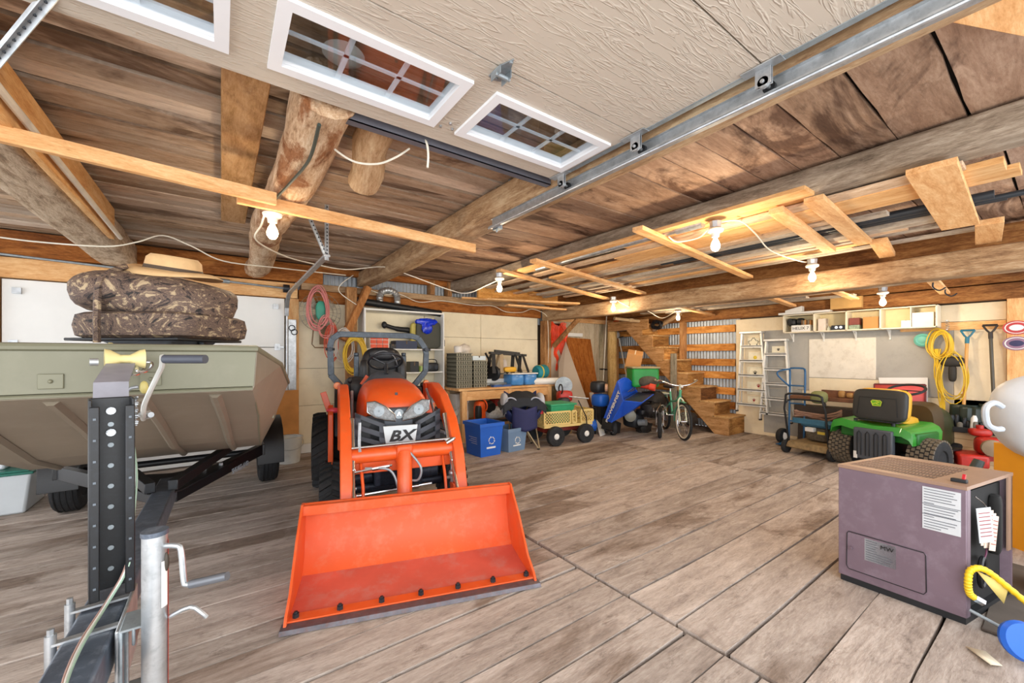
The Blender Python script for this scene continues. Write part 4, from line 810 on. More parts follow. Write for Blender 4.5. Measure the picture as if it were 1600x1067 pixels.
for i in range(24): a = 2*PI*i/24; mb.tube([(.04*math.cos(a), -.09, .04*math.sin(a)), (.2*math.cos(a), -.07, .2*math.sin(a)), (.3*math.cos(a), -.02, .3*math.sin(a)), (.29*math.cos(a), .05, .29*math.sin(a))], .0022, 4)
O('guard_spokes', mb, wg, fn, kind='stuff')
for i in range(4): a = PI/2*i+.4; O('blade', MB().loft([[Vector((math.cos(a)*.04, .0, math.sin(a)*.04)), Vector((math.cos(a+.5)*.05, .02, math.sin(a+.5)*.05))], [Vector((math.cos(a)*.25, -.01, math.sin(a)*.25)), Vector((math.cos(a+.7)*.26, .04, math.sin(a+.7)*.26))]], caps=False), M('fan_blade', '#b8b2a2', .5), fn, solid=.004)
O('motor_cover', rbox(MB(), (0, -.08, .02), (.16, .06, .3), .8), M('teal_paint', '#3f9a82', .5), fn)
O('bracket', MB().bb((.0, 0, -.5), (.1, .05, -.2)).tube([(-.1, -.02, -.28), (-.12, -.03, -.5), (-.08, -.03, -.55), (.08, -.03, -.55)], .01, 6), M('brown_bracket', '#7d674a', .7), fn)
def coil(mb, c, rx_, rz_, n, r, ax='y', jit=.03, seed=0, turns=1.0, drop=0):
    rr = random.Random(seed)
    for k in range(n):
        ox, oz = rr.uniform(-jit, jit), rr.uniform(-jit, jit); a, b = rx_*(1+rr.uniform(-.12, .1)), rz_*(1+rr.uniform(-.12, .12)); yy = rr.uniform(-.03, .03); ph = rr.uniform(0, 1); pts = []
        for i in range(18):
            t = 2*PI*i/18; p = (a*math.cos(t)*(1-.15*math.sin(t))+ox, yy+.012*math.sin(3*t+ph), b*math.sin(t)+oz-drop)
            pts.append(Vector(c)+(Vector(p) if ax == 'y' else Vector((p[1], p[0], p[2]))))
        mb.tube(pts, r, 5, closed=True)
    return mb
pink = M('pink_hose', '#d4837e', .5)
h = MB(); coil(h, (1.2, 6.76, 2.24), .14, .3, 7, .009, seed=2); coil(h, (1.3, 6.76, 1.96), .1, .16, 3, .007, seed=9)
tag(O('coiled_hose', h, pink), 'coiled pink hose hanging over the wall fan', 'hose')
def cord(label, c, a, b, n, r, m, seed, name='extension_cord', **k):
    hmb = MB(); coil(hmb, c, a, b, n, r, seed=seed, **k); return tag(O(name, hmb, m), label, 'cord')
cord('orange-red extension cord hanging beside the roll hoop', (1.42, 6.8, 1.72), .08, .26, 5, .007, M('orange_cord', '#d9583a', .5), 5)
cord('pale grey coiled cable left of the yellow cord', (1.56, 6.66, 1.66), .13, .25, 9, .006, M('pale_cord', '#c9c1b8', .5), 6)
cord('thick bundle of yellow extension cord on the wall behind the tractor', (1.7, 6.56, 1.52), .16, .27, 18, .009, M('yellow_cord', '#d8b32c', .5), 7)
tag(O('spirit_level', MB().bb((.82, 6.9, .85), (.93, 6.93, 2.05)).bb((.84, 6.89, .9), (.91, 6.9, 1.0)), galv, bevel=.004), 'long silver strip tool hanging on the door jamb', 'tool')
tag(O('hook_coil', MB().torus((.87, 6.88, 1.92), (0, 1, 0), .04, .006).torus((.9, 6.87, 1.86), (0, 1, 0), .04, .006), dark_metal), 'dark ring hooks on top of the silver strip tool', 'hook')
tag(O('plywood_offcut', MB().bb((.6, 6.68, .34), (.93, 6.7, 1.0)), M('orange_ply', '#c98a48', .7), bevel=.003), 'orange plywood offcut leaning by the door jamb above the bucket', 'board')
bkt = T('bucket', 'white plastic bucket with dark print by the garage door jamb', 'bucket', (.78, 6.5, 0)); O('body', MB().lathe([(.001, 0), (.14, 0), (.175, .34), (.18, .34), (.18, .36), (.165, .36), (.13, .02), (.001, .02)], (0, 0, 0), (0, 0, 1), 28), M('bucket_white', '#d4d5d1', .45, 0, .06, 3, dirt='#a7a8a5', damt=.6), bkt); O('handle', MB().torus((0, -.02, .28), (0, -.5, 1), .185, .004, 28, 5), galv, bkt)
tag(O('white_trim_board', MB().bb((1.0, 6.94, .0), (1.62, 7.0, .14)), white_paint, bevel=.004), 'low white board lying along the wall beside the rear tyre', 'board')
tag(O('stick_tool', MB().tube([(3.38, 6.93, 2.3), (3.4, 6.93, 1.75)], .012, 6).tube([(3.32, 6.93, 2.3), (3.3, 6.93, 2.1)], .008, 6).bb((3.385, 6.92, 1.68), (3.42, 6.94, 1.8)), dark_metal), 'thin dark tongs hanging on the cream wall above the trays', 'tool')
# work bench
wbn = T('workbench', 'pine workbench against the cream wall loaded with tools', 'bench', (0, 0, 0))
O('top', MB().bb((3.3, 6.15, .89), (5.5, 6.95, .93)), pine_x, wbn, bevel=.004)
for x in (3.42, 5.36):
    for y in (6.2, 6.85): O('leg', MB().bb((x-.05, y-.04, 0), (x+.05, y+.04, .89)), pine_z, wbn, bevel=.004)
O('leg', MB().bb((4.35, 6.16, 0), (4.44, 6.24, .89)), pine_z, wbn, bevel=.004)
O('apron', MB().bb((3.47, 6.17, .72), (5.31, 6.2, .88)), pine_x, wbn, bevel=.003); O('lower_shelf', MB().bb((3.42, 6.2, .26), (5.36, 6.9, .3)), pine_x, wbn, bevel=.003); O('shelf_rail', MB().bb((3.47, 6.16, .24), (5.31, 6.19, .33)), pine_x, wbn, bevel=.003)
tray_m = M('grey_mesh_tray', '#8d8a78', .6, 0, .3, 40)
def tray_stack(label, x0, x1, y0, y1, z0, n, dz):
    t = T('tray_stack', label, 'tray', ((x0+x1)/2, (y0+y1)/2, z0)); w, d = x1-x0, y1-y0
    for i in range(n):
        mb = MB(); z = i*dz; k = int(w/.045)
        mb.bb((-w/2, -d/2, z+dz*.72), (w/2, d/2, z+dz*.85)).bb((-w/2+.01, -d/2+.01, z), (w/2-.01, d/2-.01, z+dz*.12))
        for j in range(k): xx = -w/2+.01+(w-.05)*j/(k-1); mb.bb((xx, -d/2, z+dz*.1), (xx+.022, -d/2+.01, z+dz*.75))
        O('tray', mb, tray_m, t, flat=True)
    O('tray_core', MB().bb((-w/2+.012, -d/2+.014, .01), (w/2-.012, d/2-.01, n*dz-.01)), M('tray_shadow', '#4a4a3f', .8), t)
    return t
tray_stack('taller stack of grey mesh trays at the bench end by the shelving', 3.33, 3.66, 6.3, 6.7, .93, 9, .07)
tray_stack('shorter stack of grey mesh trays beside the taller one', 3.68, 3.98, 6.3, 6.7, .93, 7, .07)
crate('white and light blue carton on the shorter tray stack', 3.69, 3.97, 6.35, 6.65, 1.42, 1.5, M('pale_blue_box', '#d3e0e6', .5))
tag(O('plastic_tub', MB().lathe([(.001, 0), (.07, 0), (.08, .1), (.06, .12), (.001, .12)], (3.45, 6.45, 1.56), (0, 0, 1), 20), M('clear_white', '#ddd8d0', .4)), 'small translucent tub on the taller tray stack', 'tub')
cb = MB(); cb.ball((3.66, 6.6, 1.62), (.13, .08, .1), 12, 8); cb.v = [p*1+Vector((R.uniform(-.012, .012),)*3) for p in cb.v]; tag(O('clear_bag', cb, M('clear_film', '#d6cdc0', .3)), 'crumpled clear plastic bag above the tray stacks', 'bag')
ms = T('mitre_saw', 'grey and black mitre saw on the bench beside the trays', 'saw', (4.25, 6.42, .93))
O('base', MB().lathe([(.001, 0), (.16, 0), (.16, .05), (.001, .05)], (0, 0, 0), (0, 0, 1), 24).bb((-.3, -.02, .02), (.3, .1, .06)), galv_dull, ms, bevel=.004); O('fence', MB().bb((-.3, .08, .05), (.3, .1, .13)), M('fence_white', '#d0d2d0', .4), ms)
O('blade_guard', MB().lathe([(.001, -.03), (.14, -.03), (.15, 0), (.14, .03), (.001, .03)], (-.02, .05, .24), (1, .2, 0), 24), dark_metal, ms); O('arm', MB().tube([(-.02, .25, .1), (-.04, .22, .35), (-.12, .05, .48)], .035, 8, sm=3), black, ms); O('handle', MB().tube([(-.12, .05, .42), (-.18, 0, .52), (-.26, -.02, .62)], .02, 8), black, ms); O('motor', MB().cyl((.02, .05, .26), (.2, .08, .28), .06), black, ms)
O('dust_bag', rbox(MB(), (.24, .1, .36), (.12, .14, .3), .8), M('pale_dust_bag', '#c7bfb8', .7), ms)
ds = T('jigsaw', 'yellow and black power tool lying on the blue tubs', 'power tool', (4.52, 6.36, 1.18)); O('housing', rbox(MB(), (0, 0, .06), (.28, .1, .1), .5), M('yellow_tool', '#e0aa2a', .45), ds); O('grip', MB().tube([(-.1, 0, .04), (-.02, 0, -.04), (.1, 0, .0)], .025, 8), black, ds)
ct = M('clear_blue_tub', '#4f8fd0', .25, 0, .2, 6)
for i, x in enumerate((4.5, 4.82)):
    t = T('clear_tub', ('translucent blue tub with white lid, left of the pair on the bench', 'translucent blue tub with white lid, right of the pair on the bench')[i], 'tub', (x+.12, 6.38, .93), 0)
    O('body', rbox(MB(), (0, 0, .11), (.3, .34, .22), .3), ct, t); O('lid', MB().bb((-.16, -.18, .215), (.155, .18, .24)), white_paint, t, bevel=.006)
crate('blue flat tool case lying in front of the mitre saw', 4.02, 4.42, 6.16, 6.26, .93, .97, M('blue_case', '#3a5f9c', .5), 'tool case', 'tool_case')
sh = T('sawhorse', 'folding black plastic sawhorse standing on the blue tubs', 'sawhorse', (4.62, 6.55, 1.17))
O('beam', MB().bar((-.44, 0, .39), (.42, 0, .34), .1, .045), M('dark_plastic', '#2b2c2d', .5), sh, bevel=.006); O('beam_cap', MB().bar((-.3, .04, .43), (.3, .04, .38), .05, .04), M('dark_plastic', '#2b2c2d', .5), sh)
for x in (-.38, -.2, .14, .32):
    for s in (-1, 1): O('leg', MB().bar((x, s*.04, .36), (x-.06 if x < 0 else x+.06, s*.16, .0), .07, .02), M('dark_plastic', '#2b2c2d', .5) if x != -.2 else M('tan_leg', '#b39c7a', .6), sh)
sb = T('sleeping_bag', 'rolled teal sleeping bag with a yellow strap at the right bench end', 'sleeping bag', (5.3, 6.4, .95)); O('roll', MB().tube([(-.14, -.05, .22), (-.1, -.05, .22), (.12, .02, .23), (.17, .03, .23)], [.1, .14, .145, .11], 18), M('teal_cloth', '#1e8593', .7, 0, .15, 14), sb); O('strap', MB().cyl((-.08, -.045, .22), (-.05, -.04, .22), .147, n=18), M('yellow_strap', '#d9c24a', .6), sb); O('stand', MB().bb((-.1, -.1, 0), (.14, .1, .09)), black, sb)
tag(O('paper_tube', MB().lathe([(.06, 0), (.068, 0), (.068, .55), (.06, .55)], (5.02, 6.28, .995), (1, -.35, 0), 20), white_paint), 'thick white tube lying at the right end of the bench', 'tube')
# under the bench
cs = T('chainsaw', 'orange and black chainsaw standing under the bench', 'chainsaw', (3.78, 6.26, .3)); O('housing', rbox(MB(), (0, 0, .2), (.18, .2, .38), .5), org, cs); O('cover', rbox(MB(), (-.06, -.06, .18), (.1, .12, .28), .5), black, cs); O('front_handle', MB().torus((.04, -.02, .3), (1, .3, 0), .12, .013, 20, 6), org, cs); O('foot', MB().bb((-.06, -.12, 0), (.14, .1, .04)), org, cs, bevel=.01)
gt = T('power_unit', 'pale grey and black power unit lying under the bench', 'power tool', (4.15, 6.3, .3)); O('body', rbox(MB(), (0, 0, .15), (.5, .3, .22), .5), M('pale_tool', '#b8bcc0', .5, 0, .2, 25, dirt='#54585c', damt=.7), gt); O('reel', MB().cyl((-.2, -.16, .26), (-.2, -.05, .3), .1, n=20), black, gt); O('skid', MB().bb((-.2, -.2, 0), (.2, -.1, .04)), dark_metal, gt)
crate('red fuel box at the back under the bench', 4.3, 4.5, 6.55, 6.75, .3, .65, red_p, 'fuel can', 'fuel_can')
tag(O('white_jug', MB().lathe([(.001, 0), (.1, 0), (.1, .2), (.06, .27), (.03, .3), (.001, .3)], (3.52, 6.4, .3), (0, 0, 1), 18), white_paint), 'white plastic jug under the left end of the bench', 'jug')
tag(O('pale_board_stack', MB().bb((3.45, 6.55, .3), (3.7, 6.8, .8)).bar((3.35, 6.4, .45), (3.7, 6.5, .72), .1, .02), white_paint), 'pale boards stored at the back under the bench', 'board')
crate('red wire crate on the floor beneath the bench shelf', 4.1, 4.5, 6.25, 6.6, 0, .2, M('dark_red', '#6d2220', .6), 'crate', 'crate')
# folded camp chair with black cloth
cc_ = T('camp_chair', 'folding camp chair with navy cloth, tan crossed legs and a black jacket over it', 'chair', (4.05, 5.35, 0), -28)
tanp = M('tan_tube', '#9a8a6c', .45, .4); navy = M('navy_cloth', '#1f2c5c', .75, 0, .15, 10); blk_c = M('black_cloth', '#23262c', .8, 0, .2, 9)
for a, b in (((-.22, -.28, .02), (.16, -.2, .62)), ((.22, -.28, .02), (-.16, -.2, .62)), ((-.18, .2, .02), (.14, .1, .7)), ((.2, .2, .02), (-.14, .1, .7)), ((-.24, -.26, .02), (-.2, .12, .62)), ((.24, -.26, .02), (.2, .12, .62))): O('leg', MB().cyl(a, b, .012, n=8), tanp, cc_); 
for p in ((-.22, -.28), (.22, -.28), (-.18, .2), (.2, .2)): O('foot', MB().ball((p[0], p[1], .015), (.025, .025, .015), 8, 5), black, cc_)
def sag(u, v): return Vector(((u-.5)*.56, -.24+.45*v, .66-.2*math.sin(PI*u)*(1-.4*v)-.22*math.sin(PI*v)+.25*v*v))
O('seat_cloth', MB().sheet(12, 10, sag), navy, cc_, solid=.01)
O('side_pocket', MB().sheet(8, 8, lambda u, v: Vector(((u-.5)*.4, -.27-.06*math.sin(PI*u), .3+.35*v+.1*abs(u-.5)))), M('purple_navy', '#262a55', .75), cc_, solid=.01)
for s in (-1, 1): O('armrest', rbox(MB(), (s*.3, -.02, .72), (.12, .42, .34), .7, 16, 10), M('pale_grey_cloth', '#b5b8be', .7) if s < 0 else M('pale_grey_cloth', '#b5b8be', .7), cc_); O('arm_ring', MB().torus((s*.2, -.24, .74), (0, 1, .2), .085, .012, 20, 6, 1.3), M('pale_piping', '#aab0be', .6), cc_)
jk_ = MB(); jk_.sheet(16, 12, lambda u, v: Vector(((u-.5)*.78, -.25+.5*v, .84+.1*math.sin(PI*u)*math.sin(PI*v)-.14*abs(2*u-1)**3-.06*(1-v)+.012*math.sin(u*23+v*9)))); jk_.sheet(16, 5, lambda u, v: Vector(((u-.5)*.7, -.25-.02*v, .83-.16*v-.12*abs(2*u-1)**3+.1*math.sin(PI*u)*.1+.02*math.sin(u*15)*v)))
tag(O('jacket', jk_.xf(Matrix.Translation((4.05, 5.35, 0)) @ Matrix.Rotation(math.radians(-28), 4, 'Z')), blk_c, solid=.012), 'black jacket draped over the navy camp chair', 'jacket')
tag(O('red_cup', MB().lathe([(.001, 0), (.03, 0), (.035, .07), (.001, .07)], (4.22, 5.06, .56), (.1, 0, 1), 12), M('red_plastic', '#c3272f', .4)), 'small red tag bottle hanging on the camp chair arm', 'bottle')
# garden cart
gc = T('garden_cart', 'yellow garden cart with plastic mesh sides and black tyres', 'cart', (4.85, 5.32, 0), -8)
yel = M('yellow_cart_plastic', '#e0c47c', .5, 0, .06)
O('bed', MB().bb((-.5, -.3, .3), (.5, .3, .345)), yel, gc, bevel=.006); O('undercarriage', MB().bb((-.4, -.1, .2), (.4, .1, .29)).cyl((-.3, -.3, .18), (-.3, .3, .18), .015).cyl((.3, -.3, .18), (.3, .3, .18), .015), M('red_frame', '#7e2b22', .5), gc)
for sx in (-.3, .32):
    for sy in (-.33, .33):
        w = O('cart_tire', tire_mb((sx, sy, .165), (0, 1, 0), .165, .1, .5, 28), rubber, gc); O('hub', MB().lathe([(.088, -.02), (.088, .02), (.06, .03), (.03, .06), (.001, .06)], (sx, sy, .165), (0, -1 if sy < 0 else 1, 0), 18), white_paint, w)
def mesh_panel(p0, p1, z0, z1, n):
    p0 = Vector(p0); p1 = Vector(p1); mb = MB(); d = p1-p0
    mb.bar(p0+Vector((0,0,z0)), p1+Vector((0,0,z0)), .014, .025).bar(p0+Vector((0,0,z1)), p1+Vector((0,0,z1)), .018, .03).bar(p0+Vector((0,0,z0)), p0+Vector((0,0,z1)), .03, .02, d).bar(p1+Vector((0,0,z0)), p1+Vector((0,0,z1)), .03, .02, d)
    h = z1-z0; k = int(d.length/h*4)
    for i in range(-4, k):
        for s in (1, -1):
            a = i/k; b = (i+4)/k; za, zb = (z0, z1) if s > 0 else (z1, z0)
            if a < 0: za += (zb-za)*(-a)/(b-a); a = 0
            if b > 1: zb = za+(zb-za)*(1-a)/(b-a) if a < 1 else zb; b = 1
            mb.bar(p0+d*a+Vector((0,0,za)), p0+d*b+Vector((0,0,zb)), .006, .01)
    return mb
for a, b in (((-.5, -.3), (.02, -.3)), ((.06, -.3), (.14, -.3)), ((.24, -.3), (.5, -.3)), ((-.5, .3), (.5, .3)), ((-.5, -.3), (-.5, .3)), ((.5, -.3), (.5, .3))):
    O('mesh_side', mesh_panel((a[0], a[1], 0), (b[0], b[1], 0), .36, .56, 4), yel, gc)
O('pull_handle', MB().tube([(.38, -.3, .22), (.3, -.38, .45), (.1, -.42, .75)], .01, 8), dark_metal, gc)
gtub = T('green_tub', 'green plastic tub sitting in the yellow cart', 'tub', (4.78, 5.32, .345), -8); O('body', MB().loft([[Vector((sx*.2, sy*.17, 0)) for sx, sy in ((-1,-1),(1,-1),(1,1),(-1,1))], [Vector((sx*.25, sy*.22, .33)) for sx, sy in ((-1,-1),(1,-1),(1,1),(-1,1))]]), M('green_plastic', '#2f9c6c', .5), gtub, bevel=.02); O('rim', MB().bb((-.27, -.24, .31), (.27, .24, .34)), M('green_plastic', '#2f9c6c', .5), gtub, bevel=.008)
# red engine tool and saw blade right of the bench
rt = T('cutting_saw', 'red and black engine cut-off saw with round blade beside the green tub', 'saw', (5.42, 5.8, .0), -20)
O('body', rbox(MB(), (0, 0, .72), (.3, .22, .22), .5), red_p, rt); O('engine', rbox(MB(), (-.05, -.08, .6), (.24, .2, .22), .6), dark_metal, rt); O('blade_guard', MB().lathe([(.001, -.02), (.17, -.02), (.17, .02), (.001, .02)], (.02, .08, .92), (.3, 1, 0), 28), galv_dull, rt); O('bar', MB().cyl((.05, -.1, .72), (.42, -.2, .68), .014), galv, rt); O('stand', MB().bb((-.12, -.1, 0), (.12, .1, .5)), M('stand_tan', '#8a6a40', .7), rt, bevel=.01); O('grip', MB().torus((-.1, -.06, .86), (1, 0, 0), .09, .014, 18, 6), black, rt)
cpz = T('air_compressor', 'small blue air compressor with white letters on the floor behind the cart', 'compressor', (5.72, 5.5, 0), -20)
O('tank', MB().tube([(-.2, 0, .16), (-.16, 0, .16), (.16, 0, .16), (.2, 0, .16)], [.06, .12, .12, .06], 18), blue_b, cpz); O('pump', MB().bb((-.1, -.08, .28), (.12, .08, .46)), black, cpz, bevel=.01); O('gauge', MB().cyl((0, -.1, .4), (0, -.08, .4), .03), chrome, cpz)
for s in (-.15, .15): O('foot', MB().bb((s-.02, -.08, 0), (s+.02, .08, .06)), black, cpz)
O('handle', MB().tube([(-.2, 0, .2), (-.2, 0, .5), (.2, 0, .5), (.2, 0, .2)], .012, 6), black, cpz); text('tank_letters', 'EX', .1, white_paint, cpz, (.0, -.122, .16), (1, 0, 0), (0, 0, 1))
# ================================================================ CORNER: BOARDS, NETTING, CHIPPER, BICYCLE, STAIRS
gyp = M('gypsum_board', '#b5a695', .8, 0, .04, 3)
def slab(pts, th, mat, name, label=None, cat=None, edge=None):
    p = [Vector(q) for q in pts]; n = (p[1]-p[0]).cross(p[2]-p[0]).normalized()*th; k = len(p)
    mb = MB().add(p+[q+n for q in p], [tuple(range(k)), tuple(range(k, 2*k))[::-1]]+[(i, (i+1) % k, k+(i+1) % k, k+i) for i in range(k)])
    o = O(name, mb, mat, flat=True); return tag(o, label, cat) if label else o
slab([PY(884, 533, 6.8), (6.0, 5.45, 0), (5.45, 6.0, 0), PY(873, 568, 6.7)], .012, gyp, 'drywall_sheet', 'large taupe drywall sheet leaning with its pointed corner up', 'board')
slab([PY(851, 531, 6.9), PY(868, 533, 6.9), PY(890, 590, 6.82), PY(862, 600, 6.82)], .012, gyp, 'drywall_sheet', 'smaller taupe drywall offcut behind the large leaning sheet', 'board')
slab([PY(921, 613, 6.3), PY(927, 613, 6.3), PZ(946, 679), PZ(938, 682)], .02, white_paint, 'white_board', 'narrow white board leaning against the blue chipper', 'board')
slab([(5.98, 6.99, .9), (6.5, 6.99, .9), (6.5, 6.99, 2.25), (5.98, 6.99, 2.25)], -.008, M('maroon_board', '#5c2a1c', .7), 'maroon_panel', 'dark maroon panel behind the orange netting', 'board')
net = MB(); ornet = M('orange_netting', '#ef4a1e', .5)
def npt(u, v): 
    w = .58*(1-.55*v**1.5)*(1 if v > .06 else .85); return Vector((6.2+(u-.5)*w+.12*v+.02*math.sin(v*21+u*3), 6.88-.04*math.sin(u*14+v*7)+.02*math.sin(v*31), 2.22-1.35*v+.05*math.sin(u*9)))
for i in range(21):
    net.tube([npt(i/20, j/22) for j in range(23)], .011, 4)
for j in range(52):
    net.tube([npt(i/8, j/51) for i in range(9)], .010, 4)
tag(O('orange_netting', net, ornet, kind='stuff'), 'orange plastic safety netting bunched on the wall beside the post', 'netting')
pd = T('panelled_door', 'brown panelled wooden door leaning against the whitish planks', 'door'); bd = WOOD('brown_door_wood', 'z', ['#7a3f14', '#a05c22', '#b97636'], rnd=.05, bump=.1)
tl_, tr_, br_, bl_ = Vector(PY(884, 527, 6.92)), Vector(PY(921, 530, 6.92)), Vector((7.2, 6.45, .05)), Vector((6.42, 6.45, .05)); 
def dpt(u, v, o=0): p = (bl_*(1-u)+br_*u)*(1-v)+(tl_*(1-u)+tr_*u)*v; return p+Vector((0, -o, 0))
def dbox(u0, u1, v0, v1, o0, o1):
    c = [(u0, v0), (u1, v0), (u1, v1), (u0, v1)]; return MB().add([dpt(a, b, o0) for a, b in c]+[dpt(a, b, o1) for a, b in c], [(0,1,2,3), (7,6,5,4), (0,4,5,1), (1,5,6,2), (2,6,7,3), (3,7,4,0)])
O('door_leaf', dbox(0, 1, 0, 1, 0, .02), bd, pd)
for u0, u1 in ((0, .16), (.42, .58), (.84, 1)): O('stile', dbox(u0, u1, 0, 1, .02, .035), bd, pd)
for v0, v1 in ((0, .1), (.45, .55), (.93, 1)): O('rail', dbox(.16, .84, v0, v1, .02, .035), bd, pd)
for u in (.29, .71):
    for v0, v1 in ((.14, .41), (.59, .89)): O('raised_panel', dbox(u-.09, u+.09, v0, v1, .02, .03), bd, pd)
tag(O('white_rail', MB().bb((6.48, 6.9, 1.96), (7.05, 6.94, 2.04)), white_paint), 'short white batten above the leaning brown door', 'batten')
def trimmer(label, top, mid, bot, head, orange):
    t = T('string_trimmer', label, 'trimmer'); top, mid, bot = Vector(top), Vector(mid), Vector(bot)
    O('shaft', MB().cyl(top, bot, .014, n=10), M('pale_shaft', '#ddd5c2', .4), t)
    O('engine', rbox(MB(), top, (.16, .16, .26 if orange else .14), .6), org if orange else black, t)
    O('guard', MB().lathe([(.001, 0), (.09, 0), (.1, .03), (.001, .04)], bot, (top-bot), 16), black, t); O('handle', MB().torus(mid, (top-bot), .09, .012, 18, 6), black, t)
    if orange: O('engine_cover', rbox(MB(), top-Vector((-.02, 0, .25)), (.13, .13, .16), .6), M('light_grey_cover', '#b9b9b9', .5), t)
trimmer('string trimmer with a black head hanging straight down the plank wall', PY(948, 490, 6.8), PY(943, 577, 6.75), PY(941, 622, 6.7), 0, False)
trimmer('string trimmer with an orange engine slanting beside the log post', PY(963, 508, 6.72), PY(968, 527, 6.7), PY(984, 612, 6.5), 0, True)
# blue chipper
ch = T('wood_chipper', 'blue wood chipper with a big flared hopper on small black wheels', 'chipper')
cbl = M('chipper_blue', '#1f56c8', .35, 0, .06, 5); D = 7.45
A_, B_, C_, E_ = PD(965, 596, D+.3), PD(974, 626, D-.15), PD(955, 660, D), PD(943, 656, D+.2)
F_, G_, H_, I_ = PD(996, 613, D+.45), PD(1021, 616, D+.1), PD(1003, 629, D-.25), PD(970, 652, D+.1)
def poly(name, pts, m, p=None, th=.012): return O(name, MB().add([Vector(q) for q in pts], [tuple(range(len(pts)))]), m, p, flat=True, solid=th)
poly('hopper_side', [A_, B_, C_, E_], cbl, ch); 
top = [A_+(F_-A_)*(i/8)+Vector((0, 0, .16*math.sin(PI*i/8))) for i in range(9)]; base_b = PD(960, 652, D+.5)
mb = MB(); mb.add([Vector(E_)]+[Vector(p) for p in top]+[Vector(base_b)], [(0, i, i+1) for i in range(1, 9)]+[(0, 9, 10)]); O('hopper_back', mb, cbl, ch, solid=.012)
poly('hopper_front', [B_, H_, I_, C_], cbl, ch); poly('hopper_right', [F_, G_, H_, B_+(H_-B_)*.96], black, ch) if False else None
poly('feed_tray', [B_, H_, G_, F_], M('dark_tray', '#1b2233', .5), ch); poly('hopper_wing', [H_, G_, PD(985, 645, D+.3), I_], cbl, ch)
O('hopper_rim', MB().tube([E_, A_]+top[1:], .012, 6).tube([B_, F_, G_, H_, B_], .01, 6).tube([A_, B_, C_], .009, 6), cbl, ch)
u = (A_+(B_-A_)*.5)-(E_+(C_-E_)*.5); w_ = (B_-A_); nv = u.cross(w_).normalized(); vv = nv.cross(u).normalized()
if nv.dot(FW) > 0: nv = -nv
ctr = (A_+B_+C_+E_)/4+nv*.014; vdir = nv.cross(u.normalized())
text('hopper_letters', 'POWERFIST', .125, white_paint, ch, ctr+(-u.normalized())*.02, u, vdir, ext=.002, sx=.95, bold=.004)
for p in ((958, 680), (946, 676)):
    q = PZ(*p); w = O('wheel', tire_mb((q.x, q.y, .13), (.85, -.5, 0), .13, .08, .5, 24), rubber, ch); O('hub', MB().lathe([(.065, -.01), (.065, .03), (.02, .045), (.001, .045)], (q.x, q.y, .13), (-.5, -.85, 0), 14), galv, w)
O('chute_base', MB().bar(PD(948, 662, D+.1), PD(962, 668, D+.4), .2, .2), black, ch); O('axle', MB().cyl(PZ(958, 676, .13), PZ(946, 672, .13), .015), dark_metal, ch)
eng = PD(990, 655, 7.9)
O('engine_block', rbox(MB(), eng, (.34, .34, .3), .5), dark_metal, ch); O('recoil_cover', MB().lathe([(.001, -.03), (.1, -.03), (.11, 0), (.06, .04), (.001, .04)], PD(985, 650, 7.65), (-.58, -.81, 0), 20), M('grey_recoil', '#86867c', .5), ch); O('fuel_tank', rbox(MB(), PD(1005, 643, 7.8), (.28, .2, .12), .5), black, ch); O('muffler', MB().cyl(PD(998, 660, 7.7), PD(1010, 660, 7.6), .06), galv_dull, ch)
O('bolts', MB().cyl(PD(981, 612, D+.2), PD(990, 606, D+.3), .008, n=6).cyl(PD(985, 612, D+.2), PD(994, 607, D+.3), .008, n=6), chrome, ch)
# things under and beside the stairs
gb = T('green_storage_box', 'bright green rounded box with dusty top under the stairs', 'box', PD(1003, 604, 8.0), -35)
O('body', MB().bb((-.25, -.22, 0), (.27, .22, .38)), M('bright_green', '#1f8a3c', .45), gb, bevel=.05, seg=3); O('lid', MB().bb((-.26, -.23, .36), (.28, .23, .395)), M('dusty_lid', '#9b8f6c', .8), gb, bevel=.012)
crb = crate('tilted cardboard carton resting above the green box', -.17, .17, -.15, .15, 0, .34, card, tape=M('white_tape', '#efe3cc', .5)); crb.location = PD(988, 575, 8.35); crb.rotation_euler = (.2, -.25, .6)
tag(O('log_splitter_ram', MB().cyl(PD(997, 601, 7.9), PD(1022, 606, 7.6), .05, n=14).cyl(PD(1015, 604, 7.65), PD(1024, 606, 7.6), .065, n=14), M('red_orange_paint', '#d8452c', .4)), 'red-orange cylinder behind the blue hopper', 'machine part')
tag(O('dark_tarp', rbox(MB(), PD(1012, 596, 7.9), (.5, .4, .25), .8), M('dark_grey_cloth', '#4a443a', .8, 0, .3, 20)), 'dark grey cloth lump in front of the green box', 'cloth')
for i, (px, py, s) in enumerate(((1020, 625, .5), (1005, 668, .3), (1075, 655, .34), (1018, 640, .4))):
    mb = rbox(MB(), PD(px, py, 8.1-.1*i), (s, s*.8, s*.7), .6); mb.v = [p+Vector((R.uniform(-.03, .03), R.uniform(-.03, .03), R.uniform(-.03, .03))) for p in mb.v]
    tag(O('machinery_heap', mb, M('oily_black', '#211d1b', .6, 0, .5, 30, dirt='#5b5248', damt=.4)), ('oily black machine behind the bicycle saddle', 'dark engine low beside the chipper wheel', 'dark heap in the hollow under the stairs', 'black housing behind the bicycle frame')[i], 'machine')
snow = T('snow_blower', 'dusty blue and black machine between the boards and chipper', 'machine', PD(938, 625, 8.1)); O('bucket', rbox(MB(), (0, 0, 0), (.3, .3, .26), .5), blue_b, snow); O('engine', rbox(MB(), (0, .05, .26), (.3, .26, .24), .5), dark_metal, snow); O('cap', MB().cyl((.03, -.1, .25), (.06, -.14, .25), .08), M('tan_cap', '#c49a7c', .5), snow); O('skid', MB().bb((-.1, -.1, -.65), (.1, .1, -.1)), dark_metal, snow)
